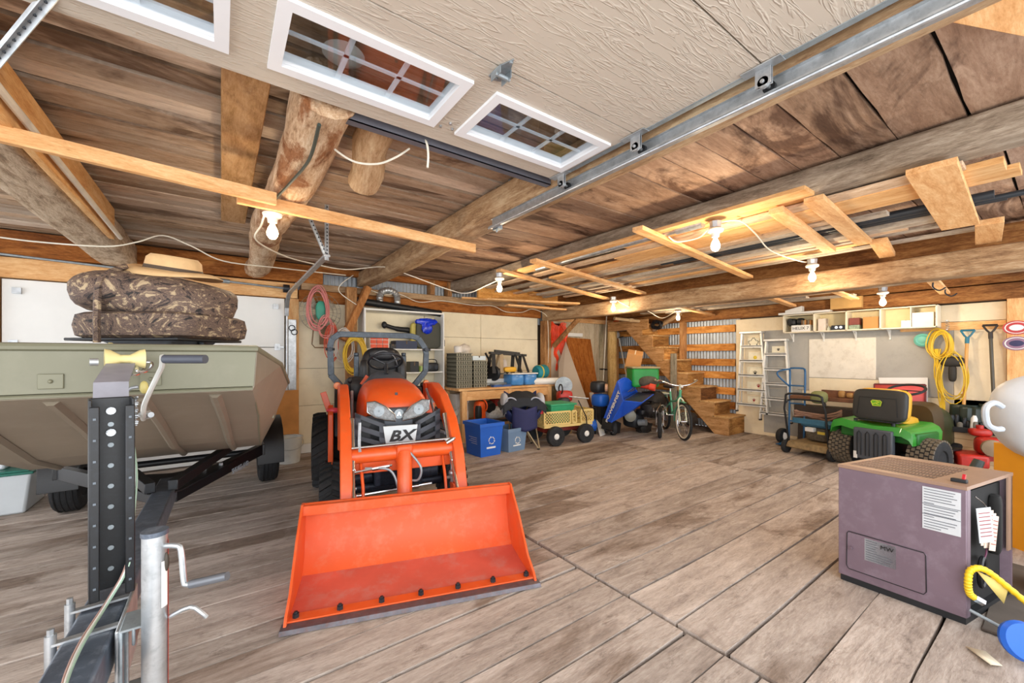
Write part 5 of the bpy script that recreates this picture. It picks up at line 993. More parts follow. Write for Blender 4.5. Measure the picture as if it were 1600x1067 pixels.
# bicycle
bk_ = T('bicycle', 'mint green cruiser bicycle with whitewall tyres at the foot of the stairs', 'bicycle', (6.66, 4.06, 0)); fwd = Vector((-.66, -.751, 0)).normalized(); sd = Vector((-fwd.y, fwd.x, 0))
m_b = Matrix((fwd, sd, Vector((0, 0, 1)))).transposed().to_4x4(); bk_.rotation_euler = m_b.to_euler()
mint = M('mint_paint', '#5fae8a', .35, 0, .05); wr_ = .335
def whl(x, yaw=0):
    a = Vector((math.sin(yaw), math.cos(yaw), 0)); t = O('bicycle_tire', MB().torus((x, 0, wr_), a, wr_-.024, .024, 44, 10), rubber, bk_)
    O('whitewall', MB().torus((x, 0, wr_), a, wr_-.042, .021, 44, 8), M('whitewall_cream', '#e6dcc8', .6), t); O('rim', MB().torus((x, 0, wr_), a, wr_-.066, .01, 40, 6), chrome, t)
    e = a.orthogonal().normalized(); f = a.cross(e); sp = MB()
    for i in range(28): k = 2*PI*i/28; sp.tube([Vector((x, 0, wr_))+a*(.02 if i % 2 else -.02)+(e*math.cos(k)+f*math.sin(k))*.02, Vector((x, 0, wr_))+(e*math.cos(k+.1)+f*math.sin(k+.1))*(wr_-.068)], .0022, 4)
    O('spokes', sp, chrome, t, kind='stuff'); O('hub', MB().cyl(Vector((x, 0, wr_))-a*.05, Vector((x, 0, wr_))+a*.05, .02), chrome, t)
    hz = Vector((math.cos(yaw), -math.sin(yaw), 0)); zz_ = Vector((0, 0, 1)); cw_ = Vector((x, 0, wr_))
    O('mudguard', MB().loft([[cw_+(hz*math.cos(k)+zz_*math.sin(k))*(wr_+q)+a*p for q, p in ((.012, .03), (.024, 0), (.012, -.03), (.018, 0))] for k in [math.radians(75+j*8) for j in range(15)]]), mint, bk_)
whl(0, -.1); whl(-1.15)
O('frame', MB().tube([(-.2, 0, .74), (-.36, 0, .55), (-.66, 0, .4), (-.72, 0, .36)], .02, 10, sm=5).tube([(-.19, 0, .8), (-.42, 0, .66), (-.72, 0, .62)], .018, 10, sm=5).tube([(-.16, 0, .88), (-.21, 0, .68)], .024, 10).tube([(-.66, 0, .36), (-.8, 0, .8)], .018, 10).tube([(-.66, 0, .36), (-1.15, .05, .335)], .012, 8).tube([(-.75, 0, .62), (-1.15, .05, .335)], .012, 8).tube([(-.66, 0, .36), (-1.15, -.05, .335)], .012, 8).tube([(-.75, 0, .62), (-1.15, -.05, .335)], .012, 8), mint, bk_)
O('fork', MB().tube([(-.18, .0, .74), (-.13, .05, .66), (0, .055, .335)], .014, 8, sm=3).tube([(-.18, 0, .74), (-.13, -.05, .66), (0, -.055, .335)], .014, 8, sm=3).tube([(-.2, 0, .7), (-.2, 0, .98)], .017, 8), M('cream_fork', '#d8ddc4', .35), bk_)
O('handlebar', MB().tube([(-.48, .36, 1.04), (-.3, .34, 1.05), (-.18, .16, .98), (-.16, 0, .96), (-.18, -.16, .98), (-.3, -.34, 1.05), (-.48, -.36, 1.04)], .012, 8, sm=4), chrome, bk_)
for s in (-1, 1): O('grip', MB().cyl((-.5, s*.362, 1.04), (-.36, s*.35, 1.045), .018), M('cream_grip', '#d8cdb0', .6), bk_)
O('saddle', MB().loft([[Vector((x_, w_2*math.cos(k), .9+h_*math.sin(k))) for k in [2*PI*j/14 for j in range(14)]] for x_, w_2, h_ in ((-.62, .02, .015), (-.7, .04, .03), (-.8, .09, .04), (-.88, .12, .045), (-.93, .09, .03))]), M('brown_black_vinyl', '#3b3230', .5), bk_)
O('seat_post', MB().cyl((-.8, 0, .78), (-.82, 0, .9), .013), chrome, bk_); O('chain_guard', MB().tube([(-.6, .05, .38), (-1.1, .06, .36)], .028, 8), chrome, bk_); O('crank', MB().cyl((-.66, -.1, .36), (-.66, .1, .36), .016).tube([(-.66, .1, .36), (-.6, .11, .2)], .01, 6).tube([(-.66, -.1, .36), (-.72, -.11, .52)], .01, 6), chrome, bk_)
for s, p in ((1, (-.6, .15, .19)), (-1, (-.72, -.15, .53))): O('pedal', MB().box(p, (.09, .08, .02)), black, bk_)
O('rear_rack', MB().bb((-1.4, -.07, .73), (-1.0, .07, .742)).tube([(-1.15, .08, .335), (-1.3, .07, .73)], .006, 6).tube([(-1.15, -.08, .335), (-1.3, -.07, .73)], .006, 6), M('cream_fork', '#d8ddc4', .35), bk_); O('kickstand', MB().cyl((-.8, .05, .32), (-.78, .2, .0), .009, n=8), chrome, bk_)
O('headlamp', MB().ball((-.1, 0, .95), (.035, .03, .03)), white_paint, bk_)
q = PZ(1031, 685); sc = T('kick_scooter', 'narrow black wheel and silver frame standing just left of the bicycle', 'scooter', (q.x, q.y, 0), 33); O('wheel', MB().torus((0, 0, .24), (0, 1, 0), .2, .035, 32, 8), rubber, sc); O('hub', MB().cyl((0, -.04, .24), (0, .04, .24), .05), galv, sc)
O('fork', MB().tube([(0, -.06, .24), (0, -.06, .5), (.25, 0, .58), (.55, 0, .6)], .012, 8).tube([(0, .06, .24), (0, .06, .5), (.25, 0, .58)], .012, 8), chrome, sc); O('crossbars', MB().tube([(-.08, .1, .5), (.3, .12, .52), (.45, -.05, .56), (0, -.1, .52)], .01, 6).cyl((.05, -.06, .1), (.3, .05, .5), .008).cyl((.05, .06, .1), (.3, -.05, .5), .008), galv, sc)
# stairs
stt = T('wooden_staircase', 'steep rough wooden stairs with box steps climbing along the corrugated wall', 'stairs', (7.72, 3.8, 0))
stw = WOOD('stair_wood', 'x', ['#7c5229', '#b07c42', '#d6a763'], rnd=.35, stain='#6a4a2c', samt=.6, bump=.4)
W_ = .63
trd = WOOD('tread_wood', 'x', ['#9a7446', '#c79c66', '#e6c38e'], rnd=.2, stain='#8a6a48', samt=.4)
for i in range(8):
    y = .275*i; z = .35+.27*i; z0 = 0 if i == 0 else z-.27
    O('riser', MB().bb((.03, y, z0), (W_, y+.02, z-.03)), [stw, WOOD('dark_riser_wood', 'x', ['#3f2817', '#6b4526', '#8f6238'], rnd=.1)][i == 2], stt, bevel=.003); O('tread', MB().bb((.0, y-.03, z-.03), (W_, y+.3, z)), trd, stt, bevel=.004)
st_y = WOOD('stringer_wood', 'y', ['#7f5a34', '#b08252', '#cda172'], rnd=.15, stain='#6a4a2c', samt=.5)
pl = [(0, 0), (0, .32)]
for i in range(1, 8): pl += [(.275*i, .32+.27*(i-1)), (.275*i, .32+.27*i)]
pl += [(2.2, 2.21), (2.35, 2.1), (.28, .02), (.25, 0)]
O('stringer', MB().prism(pl, (.0, 0, 0), (0, 1, 0), (0, 0, 1), 0, .035), st_y, stt, flat=True)
if False: O('outer_plank', MB().bar((-.012, .12, -.06+.12), (-.012, 2.35, 2.14), .03, .2, (0, -1, 1)), st_y, stt, flat=True)
O('newel_plank', MB().bb((-.1, 1.02, 0), (-.05, 1.14, 1.55)), WOOD('grey_post', 'z', ['#5a5448', '#837b6b', '#a39a87'], rnd=.1), stt, bevel=.004)
O('top_board', MB().bb((-.02, 1.75, 2.1), (.02, 2.9, 2.32)), st_y, stt)
O('handrail_prop', MB().cyl((.4, 1.9, 2.1), (.2, 1.1, 2.4), .05), old_y, stt)
tag(O('cable_heap', coil(MB(), (7.95, 5.5, 2.2), .12, .07, 8, .012, ax='x', seed=3), black), 'dark heap of cable on the top stair', 'cable')
tag(O('ceiling_pole', MB().cyl((7.0, 5.9, 2.32), (7.9, 5.75, 2.28), .035).cyl((7.4, 5.83, 2.3), (7.5, 5.81, 2.3), .045), M('beige_pole', '#b39a78', .6)), 'thin tan pole laid under the ceiling above the stairs', 'pole')
# ================================================================ RIGHT WALL
alu = M('ladder_aluminium', '#dcdcd8', .35, .35, .08, 10)
def ladder(label, ya, yb, zt, ybl, ybr, zb, n):
    t = T('step_ladder', label, 'ladder', group='aluminium step ladders'); xt, xb = 8.27, 8.14
    for (y0, y1) in ((ya, ybl), (yb, ybr)):
        O('front_rail', MB().bar((xt, y0, zt), (xb, y1, zb), .03, .055, (1, 0, 0)), alu, t, bevel=.002); O('rear_rail', MB().bar((8.31, y0*.98+(ya+yb)*.01, zt), (8.29, y1*.95+(ybl+ybr)*.025, zb+.1), .02, .03, (1, 0, 0)), alu, t)
        O('foot', MB().box((xb, y1, zb-.01), (.06, .035, .03)), black, t)
    O('top_cap', MB().bb((8.2, min(ya, yb)-.03, zt), (8.35, max(ya, yb)+.03, zt+.04)), alu, t, bevel=.006)
    for i in range(n):
        k = (i+.85)/(n+.35); y0 = ya+(ybl-ya)*k; y1 = yb+(ybr-yb)*k; z = zt+(zb-zt)*k; x = xt+(xb-xt)*k
        O('step', MB().bb((x-.035, min(y0, y1), z-.015), (x+.06, max(y0, y1), z+.01)).bb((x-.035, min(y0, y1), z-.04), (x-.03, max(y0, y1), z)), alu, t)
    for s, y1 in ((1, ybr), (-1, ybl)):
        ym = y1-s*-.0; O('brace', MB().cyl((xb+.01, y1, zb+.12), (xb+.02, y1+s*.09, zb+.21), .006, n=6), alu, t)
    return t
ladder('taller aluminium step ladder by the corrugated wall with paw cards behind it', 3.80, 3.46, 1.93, 3.84, 3.30, .45, 5)
ladder('shorter aluminium step ladder hanging on the grey board', 3.37, 3.05, 1.77, 3.42, 2.92, .33, 5)
cards = [(3.63, 1.75, .22, .2), (3.6, 1.47, .26, .2), (3.6, 1.18, .3, .22), (3.58, .88, .34, .24), (3.56, .62, .36, .2), (3.2, 1.62, .22, .12)]
def paw(parent, y, z, s, m):
    mb = MB().cyl((8.343, y, z-.3*s), (8.349, y, z-.3*s), .5*s, n=12)
    for a, b in ((-.6, .2), (-.22, .55), (.22, .55), (.6, .2)): mb.cyl((8.343, y+a*s, z+b*s), (8.349, y+a*s, z+b*s), .2*s, n=8)
    O('paw_print', mb, m, parent)
pk = M('ink_black', '#1d1a19', .7); pr = M('ink_red', '#9c2226', .7)
for i, (y, z, w, h_) in enumerate(cards):
    lab = ('white card with dark floral wreath behind the top rung of the taller ladder', 'cream card with a yellow blot behind the taller ladder', 'cream card with one black paw print behind the taller ladder', 'cream card with a red and a black paw print behind the taller ladder', 'lowest cream card with small red and black paws', 'small white card behind the top of the shorter ladder')[i]
    t = T('paw_card', lab, 'card'); O('paper', MB().bb((8.348, y-w/2, z-h_/2), (8.358, y+w/2, z+h_/2)), M('cream_card', '#eee6cc', .7), t, bevel=.002)
    if i == 0:
        mb = MB()
        for k in range(22): a = 2*PI*k/22; mb.ball((8.345, y+.08*math.cos(a)*(1+.2*math.sin(5*a)), z+.08*math.sin(a)*(1+.2*math.cos(4*a))), (.003, .012, .009), 6, 4)
        O('wreath_print', mb, pk, t, kind='stuff')
    elif i == 1: O('yellow_blot', MB().lathe([(.001, 0), (.035, 0), (.03, .004), (.001, .004)], (8.348, y, z), (-1, 0, 0), 9), M('ink_yellow', '#e0c53a', .7), t)
    elif i == 2: paw(t, y, z, .045, pk)
    elif i == 3: paw(t, y-.04, z+.05, .04, pr); paw(t, y+.09, z-.05, .035, pk)
    elif i == 4: paw(t, y+.06, z+.03, .035, pr); paw(t, y-.08, z-.03, .035, pk)
    else: paw(t, y, z, .03, pk)
# wall shelf
ws = T('wall_shelf', 'long cream box shelf with four bays on white brackets', 'shelf'); cs_ = M('cream_shelf', '#e9dfc6', .6, 0, .04); y0, y1, zb, zt = 1.12, 3.02, 1.9, 2.215
O('bottom_board', MB().bb((8.06, y0, zb), (8.35, y1, zb+.018)), cs_, ws, bevel=.002); O('top_board', MB().bb((8.06, y0, zt-.015), (8.35, y1, zt)), cs_, ws, bevel=.002)
for y in (y0+.009, 1.72, 2.13, 2.56, y1-.009): O('divider', MB().bb((8.06, y-.009, zb), (8.35, y+.009, zt)), cs_, ws, bevel=.002)
O('back_panel', MB().bb((8.335, y0, zb), (8.35, y1, zt)), M('shelf_back', '#e0d0a6', .7, 0, .08, 6), ws)
for y in (2.95, 2.5, 2.07, 1.66): O('shelf_bracket', MB().bb((8.32, y-.01, zb-.15), (8.335, y+.01, zb)).bb((8.16, y-.01, zb-.012), (8.33, y+.01, zb)).bar((8.325, y, zb-.13), (8.2, y, zb-.01), .012, .006), white_paint, ws)
hx = crate('white carton with grey capital letters in the left bay of the wall shelf', 8.09, 8.3, 2.62, 2.9, 1.918, 2.03, white_paint)
text('carton_print', 'HELIX 7', .07, pk, hx, (-.107, .0, .055), (0, -1, 0), (0, 0, 1))
tag(O('black_gadget', rbox(rbox(MB(), (8.2, 2.92, 2.09), (.14, .14, .14), .7), (8.22, 2.8, 2.1), (.14, .12, .12), .7).cyl((8.2, 2.93, 2.13), (8.12, 2.93, 2.13), .03), black), 'black binoculars lying on the lettered white carton', 'binoculars')
for i in range(6): tag(O('booklet', MB().bb((8.15, 2.63+.024*i, 2.031), (8.3, 2.65+.024*i, 2.11+.01*(i % 2))), [card, M('book_grey', '#8b8272', .7), M('book_brown', '#6f5136', .7)][i % 3]), 'thin booklet, %s from the left in the row on the lettered white carton' % ORD[5-i], 'booklet', 'booklets on the lettered white carton')
crate('pale upright carton in the second bay of the wall shelf', 8.12, 8.28, 2.42, 2.52, 1.918, 2.12, M('pinkish_white', '#e2d5c8', .6))
rd = T('cassette_radio', 'dark radio with two round dials in the second shelf bay', 'radio', (8.2, 2.24, 1.918)); O('case', MB().bb((-.08, -.1, 0), (.08, .1, .08)), dark_metal, rd, bevel=.006)
for y in (-.03, .03): O('dial', MB().cyl((-.086, y, .045), (-.08, y, .045), .022), chrome, rd)
tag(O('glass_jar', MB().lathe([(.001, 0), (.03, 0), (.03, .04), (.015, .07), (.001, .08)], (8.18, 2.385, 1.918), (0, 0, 1), 14), M('pale_glass', '#cfd4c0', .2)), 'small pale glass bottle beside the dark radio', 'bottle')
crate('dark red tin in the third bay of the wall shelf', 8.12, 8.28, 1.98, 2.11, 1.99, 2.1, M('maroon_tin', '#7d4038', .5), 'tin', 'tin_box')
crate('green and white seed box under the dark red tin', 8.12, 8.28, 1.98, 2.11, 1.918, 1.988, M('seed_box', '#8fa08c', .6, 0, .4, 40))
crate('plain brown cardboard box in the third shelf bay', 8.1, 8.3, 1.75, 1.93, 1.918, 2.1, card)
crate('small white printed box in the fourth shelf bay', 8.12, 8.25, 1.4, 1.5, 1.918, 2.02, white_paint)
crate('large blank white box at the right end of the wall shelf', 8.1, 8.3, 1.16, 1.38, 1.918, 2.12, M('blank_white', '#efe6dc', .6))
tag(O('camera_gadget', rbox(MB(), (8.16, 1.39, 2.02), (.05, .04, .06), .5), black), 'small black gadget leaning beside the small white printed box', 'gadget')
O_ = O('divider', MB().bb((8.08, 1.385, 1.918), (8.34, 1.395, 2.2)), cs_, ws)
tag(O('foam_offcut', MB().bb((8.08, 2.35, 2.225), (8.3, 3.1, 2.26)).loft([[Vector((8.1, 3.0, 2.26)), Vector((8.3, 3.0, 2.26)), Vector((8.3, 3.0, 2.3)), Vector((8.1, 3.0, 2.3))], [Vector((8.1, 2.75, 2.26)), Vector((8.3, 2.75, 2.26)), Vector((8.3, 2.75, 2.36)), Vector((8.1, 2.75, 2.36))]]), white_paint, bevel=.004), 'long white foam slab on top of the wall shelf', 'foam')
# hand truck
htk = T('hand_truck', 'blue steel hand truck with round wheels standing by the ladders', 'hand truck', (7.72, 2.72, 0)); hb = M('hand_truck_blue', '#2c5f8c', .4, .1, .1, 8)
for y in (-.1, .12): O('upright', MB().tube([(.1, y, .1), (.15, y, 1.05), (.15, y, 1.25)], .016, 8), hb, htk)
O('top_loop', MB().tube([(.15, .12, 1.24), (.13, .1, 1.29), (.13, -.08, 1.29), (.15, -.1, 1.24)], .016, 8, sm=3).tube([(.12, .1, 1.28), (.02, .24, 1.24), (.02, .25, 1.16), (.14, .12, .98)], .014, 8, sm=3), hb, htk)
for z in (.4, .7, 1.0): O('crossbar', MB().cyl((.12, -.1, z), (.12, .12, z), .013), hb, htk)
O('toe_plate', MB().bb((-.16, -.2, .02), (.08, .22, .03)), hb, htk)
for y in (.2, -.22): t = O('wheel', tire_mb((.12, y+.02, .13), (0.3, 1, 0), .13, .08, .5, 24), rubber, htk); O('hub', MB().lathe([(.07, -.02), (.07, .03), (.02, .045), (.001, .045)], (.12, y+.02, .13), (-.9, -.3, 0), 16), white_paint, t)
# walk-behind mower
lm = T('push_mower', 'dusty walk-behind mower with black handles and hose piled on it', 'lawn mower', (7.38, 2.27, 0), -100)
O('deck', MB().loft([[Vector((sx*.3, sy*.36, .1)) for sx, sy in ((-1,-1),(1,-1),(1,1),(-1,1))], [Vector((sx*.27, sy*.33, .2)) for sx, sy in ((-1,-1),(1,-1),(1,1),(-1,1))]]), M('dusty_deck', '#8a7450', .7, 0, .2, 12, dirt='#3e3428', damt=.6), lm, bevel=.02)
O('engine', rbox(MB(), (0, .05, .32), (.34, .34, .24), .5), M('dusty_engine', '#5d5445', .7, 0, .35, 30), lm); O('engine_cover', MB().bb((-.2, -.13, .42), (.2, .2, .5)), M('teal_dusty', '#2f5f78', .5, 0, .2, 10), lm, bevel=.02); O('air_filter', MB().bb((-.1, -.2, .36), (.02, -.12, .42)), white_paint, lm, bevel=.006); O('warning_label', MB().bb((.04, -.138, .33), (.14, -.13, .37)), M('label_yellow', '#d9c04a', .5), lm)
for sx, sy in ((-1,-1),(1,-1),(1,1),(-1,1)): t = O('wheel', tire_mb((sx*.31, sy*.3, .1), (1, 0, 0), .1, .06, .5, 20), rubber, lm)
for s in (-1, 1): O('handle_rail', MB().tube([(s*.27, -.3, .18), (s*.28, -.4, .7), (s*.25, -.42, .86)], .014, 8), black, lm)
O('handle_grip', MB().tube([(-.25, -.42, .86), (-.2, -.42, .93), (.2, -.42, .93), (.25, -.42, .86)], .016, 8, sm=3).tube([(-.27, -.38, .78), (-.2, -.34, .84), (.2, -.34, .84), (.27, -.38, .78)], .013, 8, sm=3), black, lm)
O('hopper_panel', MB().bb((-.22, -.3, .48), (.22, -.26, .56)), M('teal_dusty', '#2f5f78', .5, 0, .2, 10), lm, bevel=.006)
hp = MB()
for k in range(9): r_ = random.Random(k); hp.tube([(7.1+r_.uniform(-.04, .04), 2.5, .62+r_.uniform(-.04, .06)), (7.2, 2.3, .6+r_.uniform(-.03, .05)), (7.15+r_.uniform(-.03, .06), 2.1, .58+r_.uniform(-.02, .08)), (7.2, 1.95, .68+r_.uniform(-.05, .05))], .013, 6, sm=4)
tag(O('hose_pile', hp, M('brown_hose', '#7a5a48', .6)), 'brown hose looped over the walk-behind mower', 'hose')
jp = T('jointer', 'dusty brown bench machine with a long table against the wall', 'machine', (7.95, 2.42, 0), 0)
O('table', MB().bb((-.15, -.75, .78), (.15, .4, .84)), M('rusty_brown', '#6a4228', .6, 0, .3, 14), jp, bevel=.01); O('fence', MB().bb((.0, -.72, .84), (.03, .0, .95)), M('rusty_brown', '#6a4228', .6, 0, .3, 14), jp); O('lower_box', MB().bb((-.12, -.7, .45), (.16, .35, .68)), M('dark_brown_metal', '#2e2118', .6, 0, .3, 10), jp, bevel=.01); O('stand', MB().bb((-.1, -.6, 0), (.14, .3, .45)), M('dark_brown_metal', '#2e2118', .6, 0, .3, 10), jp, bevel=.01)
for i, y in enumerate((2.15, 2.05, 1.95)): tag(O('wood_block', rbox(MB(), (7.95, y, .885+.01*(i == 0)), (.1, .09, .08+.03*(i == 0)), .6), M('tan_block', '#9c7440', .7)), 'tan wooden block on the dusty bench machine, %s from the left' % ORD[i], 'block', 'blocks on the bench machine')
tag(O('pump_housing', rbox(MB(), (7.62, 2.35, .85), (.2, .22, .2), .7), M('olive_dusty', '#7d8050', .7)), 'small olive pump behind the mower handle', 'pump')
# lawn tractor
gt_ = T('lawn_tractor', 'green ride-on lawn tractor seen from behind with a black and yellow seat', 'lawn tractor', (7.05, 1.48, 0), -102.8)
jg = M('tractor_green', '#2f8f2c', .35, 0, .08, 6, coat=.3); jy_ = M('tractor_yellow', '#e0a92c', .45)
for s in (-1, 1):
    c = (.46 if s > 0 else -.38, 0, .25); w = O('rear_tire', tire_mb(c, (1, 0, 0), .245, .27, .5, 36), rubber, gt_); O('tread', blocks(c, (1, 0, 0), .245, .27, 26, 6, .01), M('dusty_rubber', '#6b6152', .85), w, kind='stuff')
    O('rim', MB().lathe([(.12, -.1), (.12, .1), (.1, .08), (.04, .03), (.001, .03)], c, (1, 0, 0), 24).lathe([(.12, -.1), (.12, .1), (.1, .08), (.04, .03), (.001, .03)], c, (-1, 0, 0), 24), jy_, w)
    w = O('front_tire', tire_mb((s*.26+.05, 1.0, .17), (1, 0, 0), .17, .15, .5, 28), rubber, gt_); O('rim', MB().lathe([(.08, -.07), (.08, .07), (.001, .04)], (s*.26+.05, 1.0, .17), (s, 0, 0), 18), jy_, w)
O('fender_deck', MB().loft([[Vector((x, -.3+.06*abs(x/.56)**2, z+.0)), Vector((x, -.32+.06*abs(x/.56)**2, z-.1)), Vector((x, .4, z-.1)), Vector((x, .42, z+.03))] for x, z in ((-.46, .55), (-.43, .62), (-.32, .66), (-.15, .63), (.03, .61), (.2, .62), (.32, .62), (.39, .58), (.42, .52))]), jg, gt_)
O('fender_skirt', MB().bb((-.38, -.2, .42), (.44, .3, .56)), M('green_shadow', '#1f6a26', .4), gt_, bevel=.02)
rc = O('rear_cover', MB().bb((-.16, -.34, .17), (.25, -.26, .57)), slate, gt_, bevel=.015)
for x in (-.09, 0, .09, .18): O('cover_rib', MB().tube([(x-.02, -.348, .22), (x-.02, -.348, .5), (x, -.348, .53), (x+.02, -.348, .5), (x+.02, -.348, .22)], .006, 6), black, rc)
O('hitch_label', MB().bb((-.15, -.35, .17), (-.11, -.34, .26)), white_paint, rc)
O('rear_axle', MB().cyl((-.4, 0, .25), (.4, 0, .25), .035).bb((-.2, -.2, .15), (.2, .6, .4)), black, gt_)
sbk = MB(); rbox(sbk, (0.06, 0, 0), (.56, .1, .4), .35, 28, 12); O('seat_shell', sbk.xf(Matrix.Translation((0, -.2, .87)) @ Matrix.Rotation(math.radians(-8), 4, 'X')), M('seat_black', '#2a2b2a', .5), gt_)
sy_ = MB(); rbox(sy_, (0.06, 0, 0), (.55, .14, .42), .4, 28, 12); rbox(sy_, (0, .3, -.16), (.5, .5, .14), .5); O('seat_cushion', sy_.xf(Matrix.Translation((0, -.12, .87)) @ Matrix.Rotation(math.radians(-8), 4, 'X')), jy_, gt_)
O('seat_groove', MB().tube([(-.15, -.272, .74), (-.13, -.257, .97), (.25, -.257, .97), (.27, -.272, .74)], .004, 5), black, gt_)
lg = M('badge_green', '#6cae2c', .4); ly = M('badge_yellow', '#d8e04a', .4)
ob = Vector((.06, -.266, .9)); O('seat_badge', MB().prism([(-.055, .02), (-.04, .035), (.04, .035), (.055, .02), (.04, -.035), (-.04, -.035)], ob, (1, 0, 0), (0, -.14, 1), -.0, .004), lg, gt_)
O('badge_rim', MB().tube([ob+Vector((a, -.005-.14*b, b)) for a, b in ((-.055, .02), (-.04, .035), (.04, .035), (.055, .02), (.04, -.035), (-.04, -.035))], .004, 5, closed=True), ly, gt_)
O('badge_deer', MB().tube([ob+Vector((a, -.008, b)) for a, b in ((-.035, -.012), (-.01, .0), (.012, .002), (.025, .016), (.035, .014))], .004, 5).tube([ob+Vector((a, -.008, b)) for a, b in ((.0, .0), (.01, -.015), (.03, -.018))], .003, 5).tube([ob+Vector((a, -.008, b)) for a, b in ((.02, .014), (.008, .024), (-.005, .02))], .003, 5), ly, gt_)
O('seat_bracket', MB().bb((-.2, -.24, .66), (.25, -.1, .675)).cyl((-.2, -.2, .62), (-.2, -.2, .67), .02).cyl((.2, -.2, .62), (.2, -.2, .67), .02), dark_metal, gt_)
O('hood', MB().loft([arch(.1, .75, .3, .8, .2), arch(.1, .9, .3, .82, .22), arch(.1, 1.0, .3, .78, .22), arch(.1, 1.06, .3, .68, .18)]), M('dark_hood', '#3a3a22', .4, dirt='#245a24', damt=.4), gt_); O('dash_panel', MB().loft([arch(.1, .55, .4, .84, .19), arch(.1, .76, .4, .88, .21)]), M('dark_dash', '#4b3a20', .5), gt_)
O('steering_wheel', MB().torus((0.02, .52, 1.04), (0, -.35, 1), .19, .016, 28, 8).bar((-.15, .52, 1.03), (.17, .52, 1.03), .03, .012).cyl((.02, .55, .8), (.02, .52, 1.03), .02), black, gt_)
O('foot_rest', MB().bb((-.45, .35, .28), (.45, .85, .31)), black, gt_, bevel=.01)
# boards and picture behind the lawn tractor
def lean(name, label, cat, pts, X_, th, m): return slab([PX(px, py, X_) for px, py in pts], th, m, name, label, cat)
slab([PX(1373, 590, 8.33), PX(1450, 590, 8.33), (8.2, 1.23, 0), (8.2, 1.63, 0)], -.015, white_paint, 'white_board', 'white board leaning behind the red picture frame', 'board')
pf = T('picture_frame', 'red framed picture leaning behind the lawn tractor', 'picture'); a, b, c, d = PX(1366, 600, 8.2), PX(1446, 601, 8.2), PX(1446, 660, 8.15), PX(1366, 655, 8.15)
O('canvas', MB().add([a, b, c, d], [(0, 1, 2, 3)]), M('rosy_red', '#cf5350', .6, 0, .15, 4), pf, solid=.01)
O('frame', MB().bar(a, b, .02, .02).bar(b, c, .02, .02).bar(c, d, .02, .02).bar(d, a, .02, .02), M('dark_red_frame', '#6a1c1c', .5), pf)
# storage box with black tray
sbx = T('storage_bench', 'pine-sided box bench with a black tray top under the shovels', 'bench', (7.98, 1.06, 0))
for i in range(5): O('plank', MB().bb((0, -.5, .1*i), (.02, .04, .1*i+.096)), M('pale_pine_siding', '#e3c79a', .65, 0, .1, 3), sbx, bevel=.003)
O('back', MB().bb((.02, -.48, 0), (.24, .02, .48)), card, sbx); O('tray', MB().bb((-.05, -.52, .49), (.24, .07, .51)).bb((-.06, -.53, .49), (-.04, .08, .56)).bb((-.06, -.53, .49), (.24, -.51, .56)).bb((-.06, .06, .49), (.24, .08, .56)), black, sbx, bevel=.004)
r_ = random.Random(8)
for i in range(14):
    y = .57+.037*i+r_.uniform(-.01, .01); z0 = .52; h_ = r_.uniform(.08, .2); x = 8.0+r_.uniform(0, .1)
    if i % 3 == 0: mb = MB().lathe([(.001, 0), (.03, 0), (.032, h_*.8), (.015, h_), (.001, h_)], (x, y, z0), (r_.uniform(-.2, .2), r_.uniform(-.3, .3), 1), 10)
    else: mb = rbox(MB(), (x, y, z0+h_/2), (.09, .045, h_), .5)
    tag(O('hardware_item', mb, [black, dark_metal, M('dusty_grey', '#6f6a60', .7), white_paint][(0, 1, 2, 0, 1, 2, 3, 0, 1, 2, 0, 1, 0, 1)[i]]), '%s standing %s from the left on the black tray' % (['small bottle', 'dark block', 'dusty case'][i % 3], ORD[13-i]), 'hardware', 'hardware on the black tray')
tag(O('snow_scoop', MB().sheet(8, 6, lambda u, v: Vector((8.08+.06*math.cos(u*20)*.2+.05*v, .62+.3*u, .6+.22*v))), M('green_black_plastic', '#1e2c26', .4), solid=.01), 'ribbed green-black shovel blade standing on the black tray', 'shovel blade')
def dshovel(label, top, bot, hm, sm_):
    t = T('shovel', label, 'shovel'); top = Vector(top); bot = Vector(bot); d = (top-bot).normalized(); s_ = Vector((0, 1, 0))
    O('shaft', MB().cyl(bot, top-d*.1, .018, n=10), sm_, t)
    O('grip', MB().tube([top-d*.11, top-d*.07+s_*.03, top-d*.0+s_*.065], .011, 8).tube([top-d*.11, top-d*.07-s_*.03, top-s_*.065], .011, 8).tube([top+s_*.065, top-s_*.065], .014, 8).cyl(top-d*.18, top-d*.09, .022), hm, t)
    O('blade', MB().sheet(6, 4, lambda u, v: bot+s_*(u-.5)*.26-d*(.22*v)+Vector((-.03*math.sin(PI*u), 0, 0))), sm_ if sm_ is black else M('green_black_plastic', '#1e2c26', .4), t, solid=.006)
dshovel('snow shovel with blue handle and yellow-brown shaft', PX(1512, 516, 8.28), PX(1506, 632, 8.2), M('handle_teal_blue', '#1f6c84', .5), M('ash_shaft', '#cf9a55', .5))
dshovel('shovel with black handle and dark shaft by the pine post', PX(1547, 508, 8.28), PX(1553, 632, 8.2), M('handle_black', '#2b2420', .5), M('dark_shaft', '#4a4438', .5))
yc = M('yellow_cord', '#d8b32c', .5)
h = MB(); coil(h, (8.24, 1.12, 1.66), .1, .19, 13, .008, ax='x', seed=11); coil(h, (8.22, 1.02, 1.2), .13, .33, 5, .007, ax='x', seed=12, jit=.05)
for k in range(8): r_ = random.Random(40+k); h.tube([(8.24, 1.17+r_.uniform(-.06, .04), 1.6), (8.23, 1.13+r_.uniform(-.03, .05), 1.2), (8.22, 1.1+r_.uniform(-.03, .03), .85), (8.15, 1.1+r_.uniform(-.06, .1), .6)], .008, 5, sm=4)
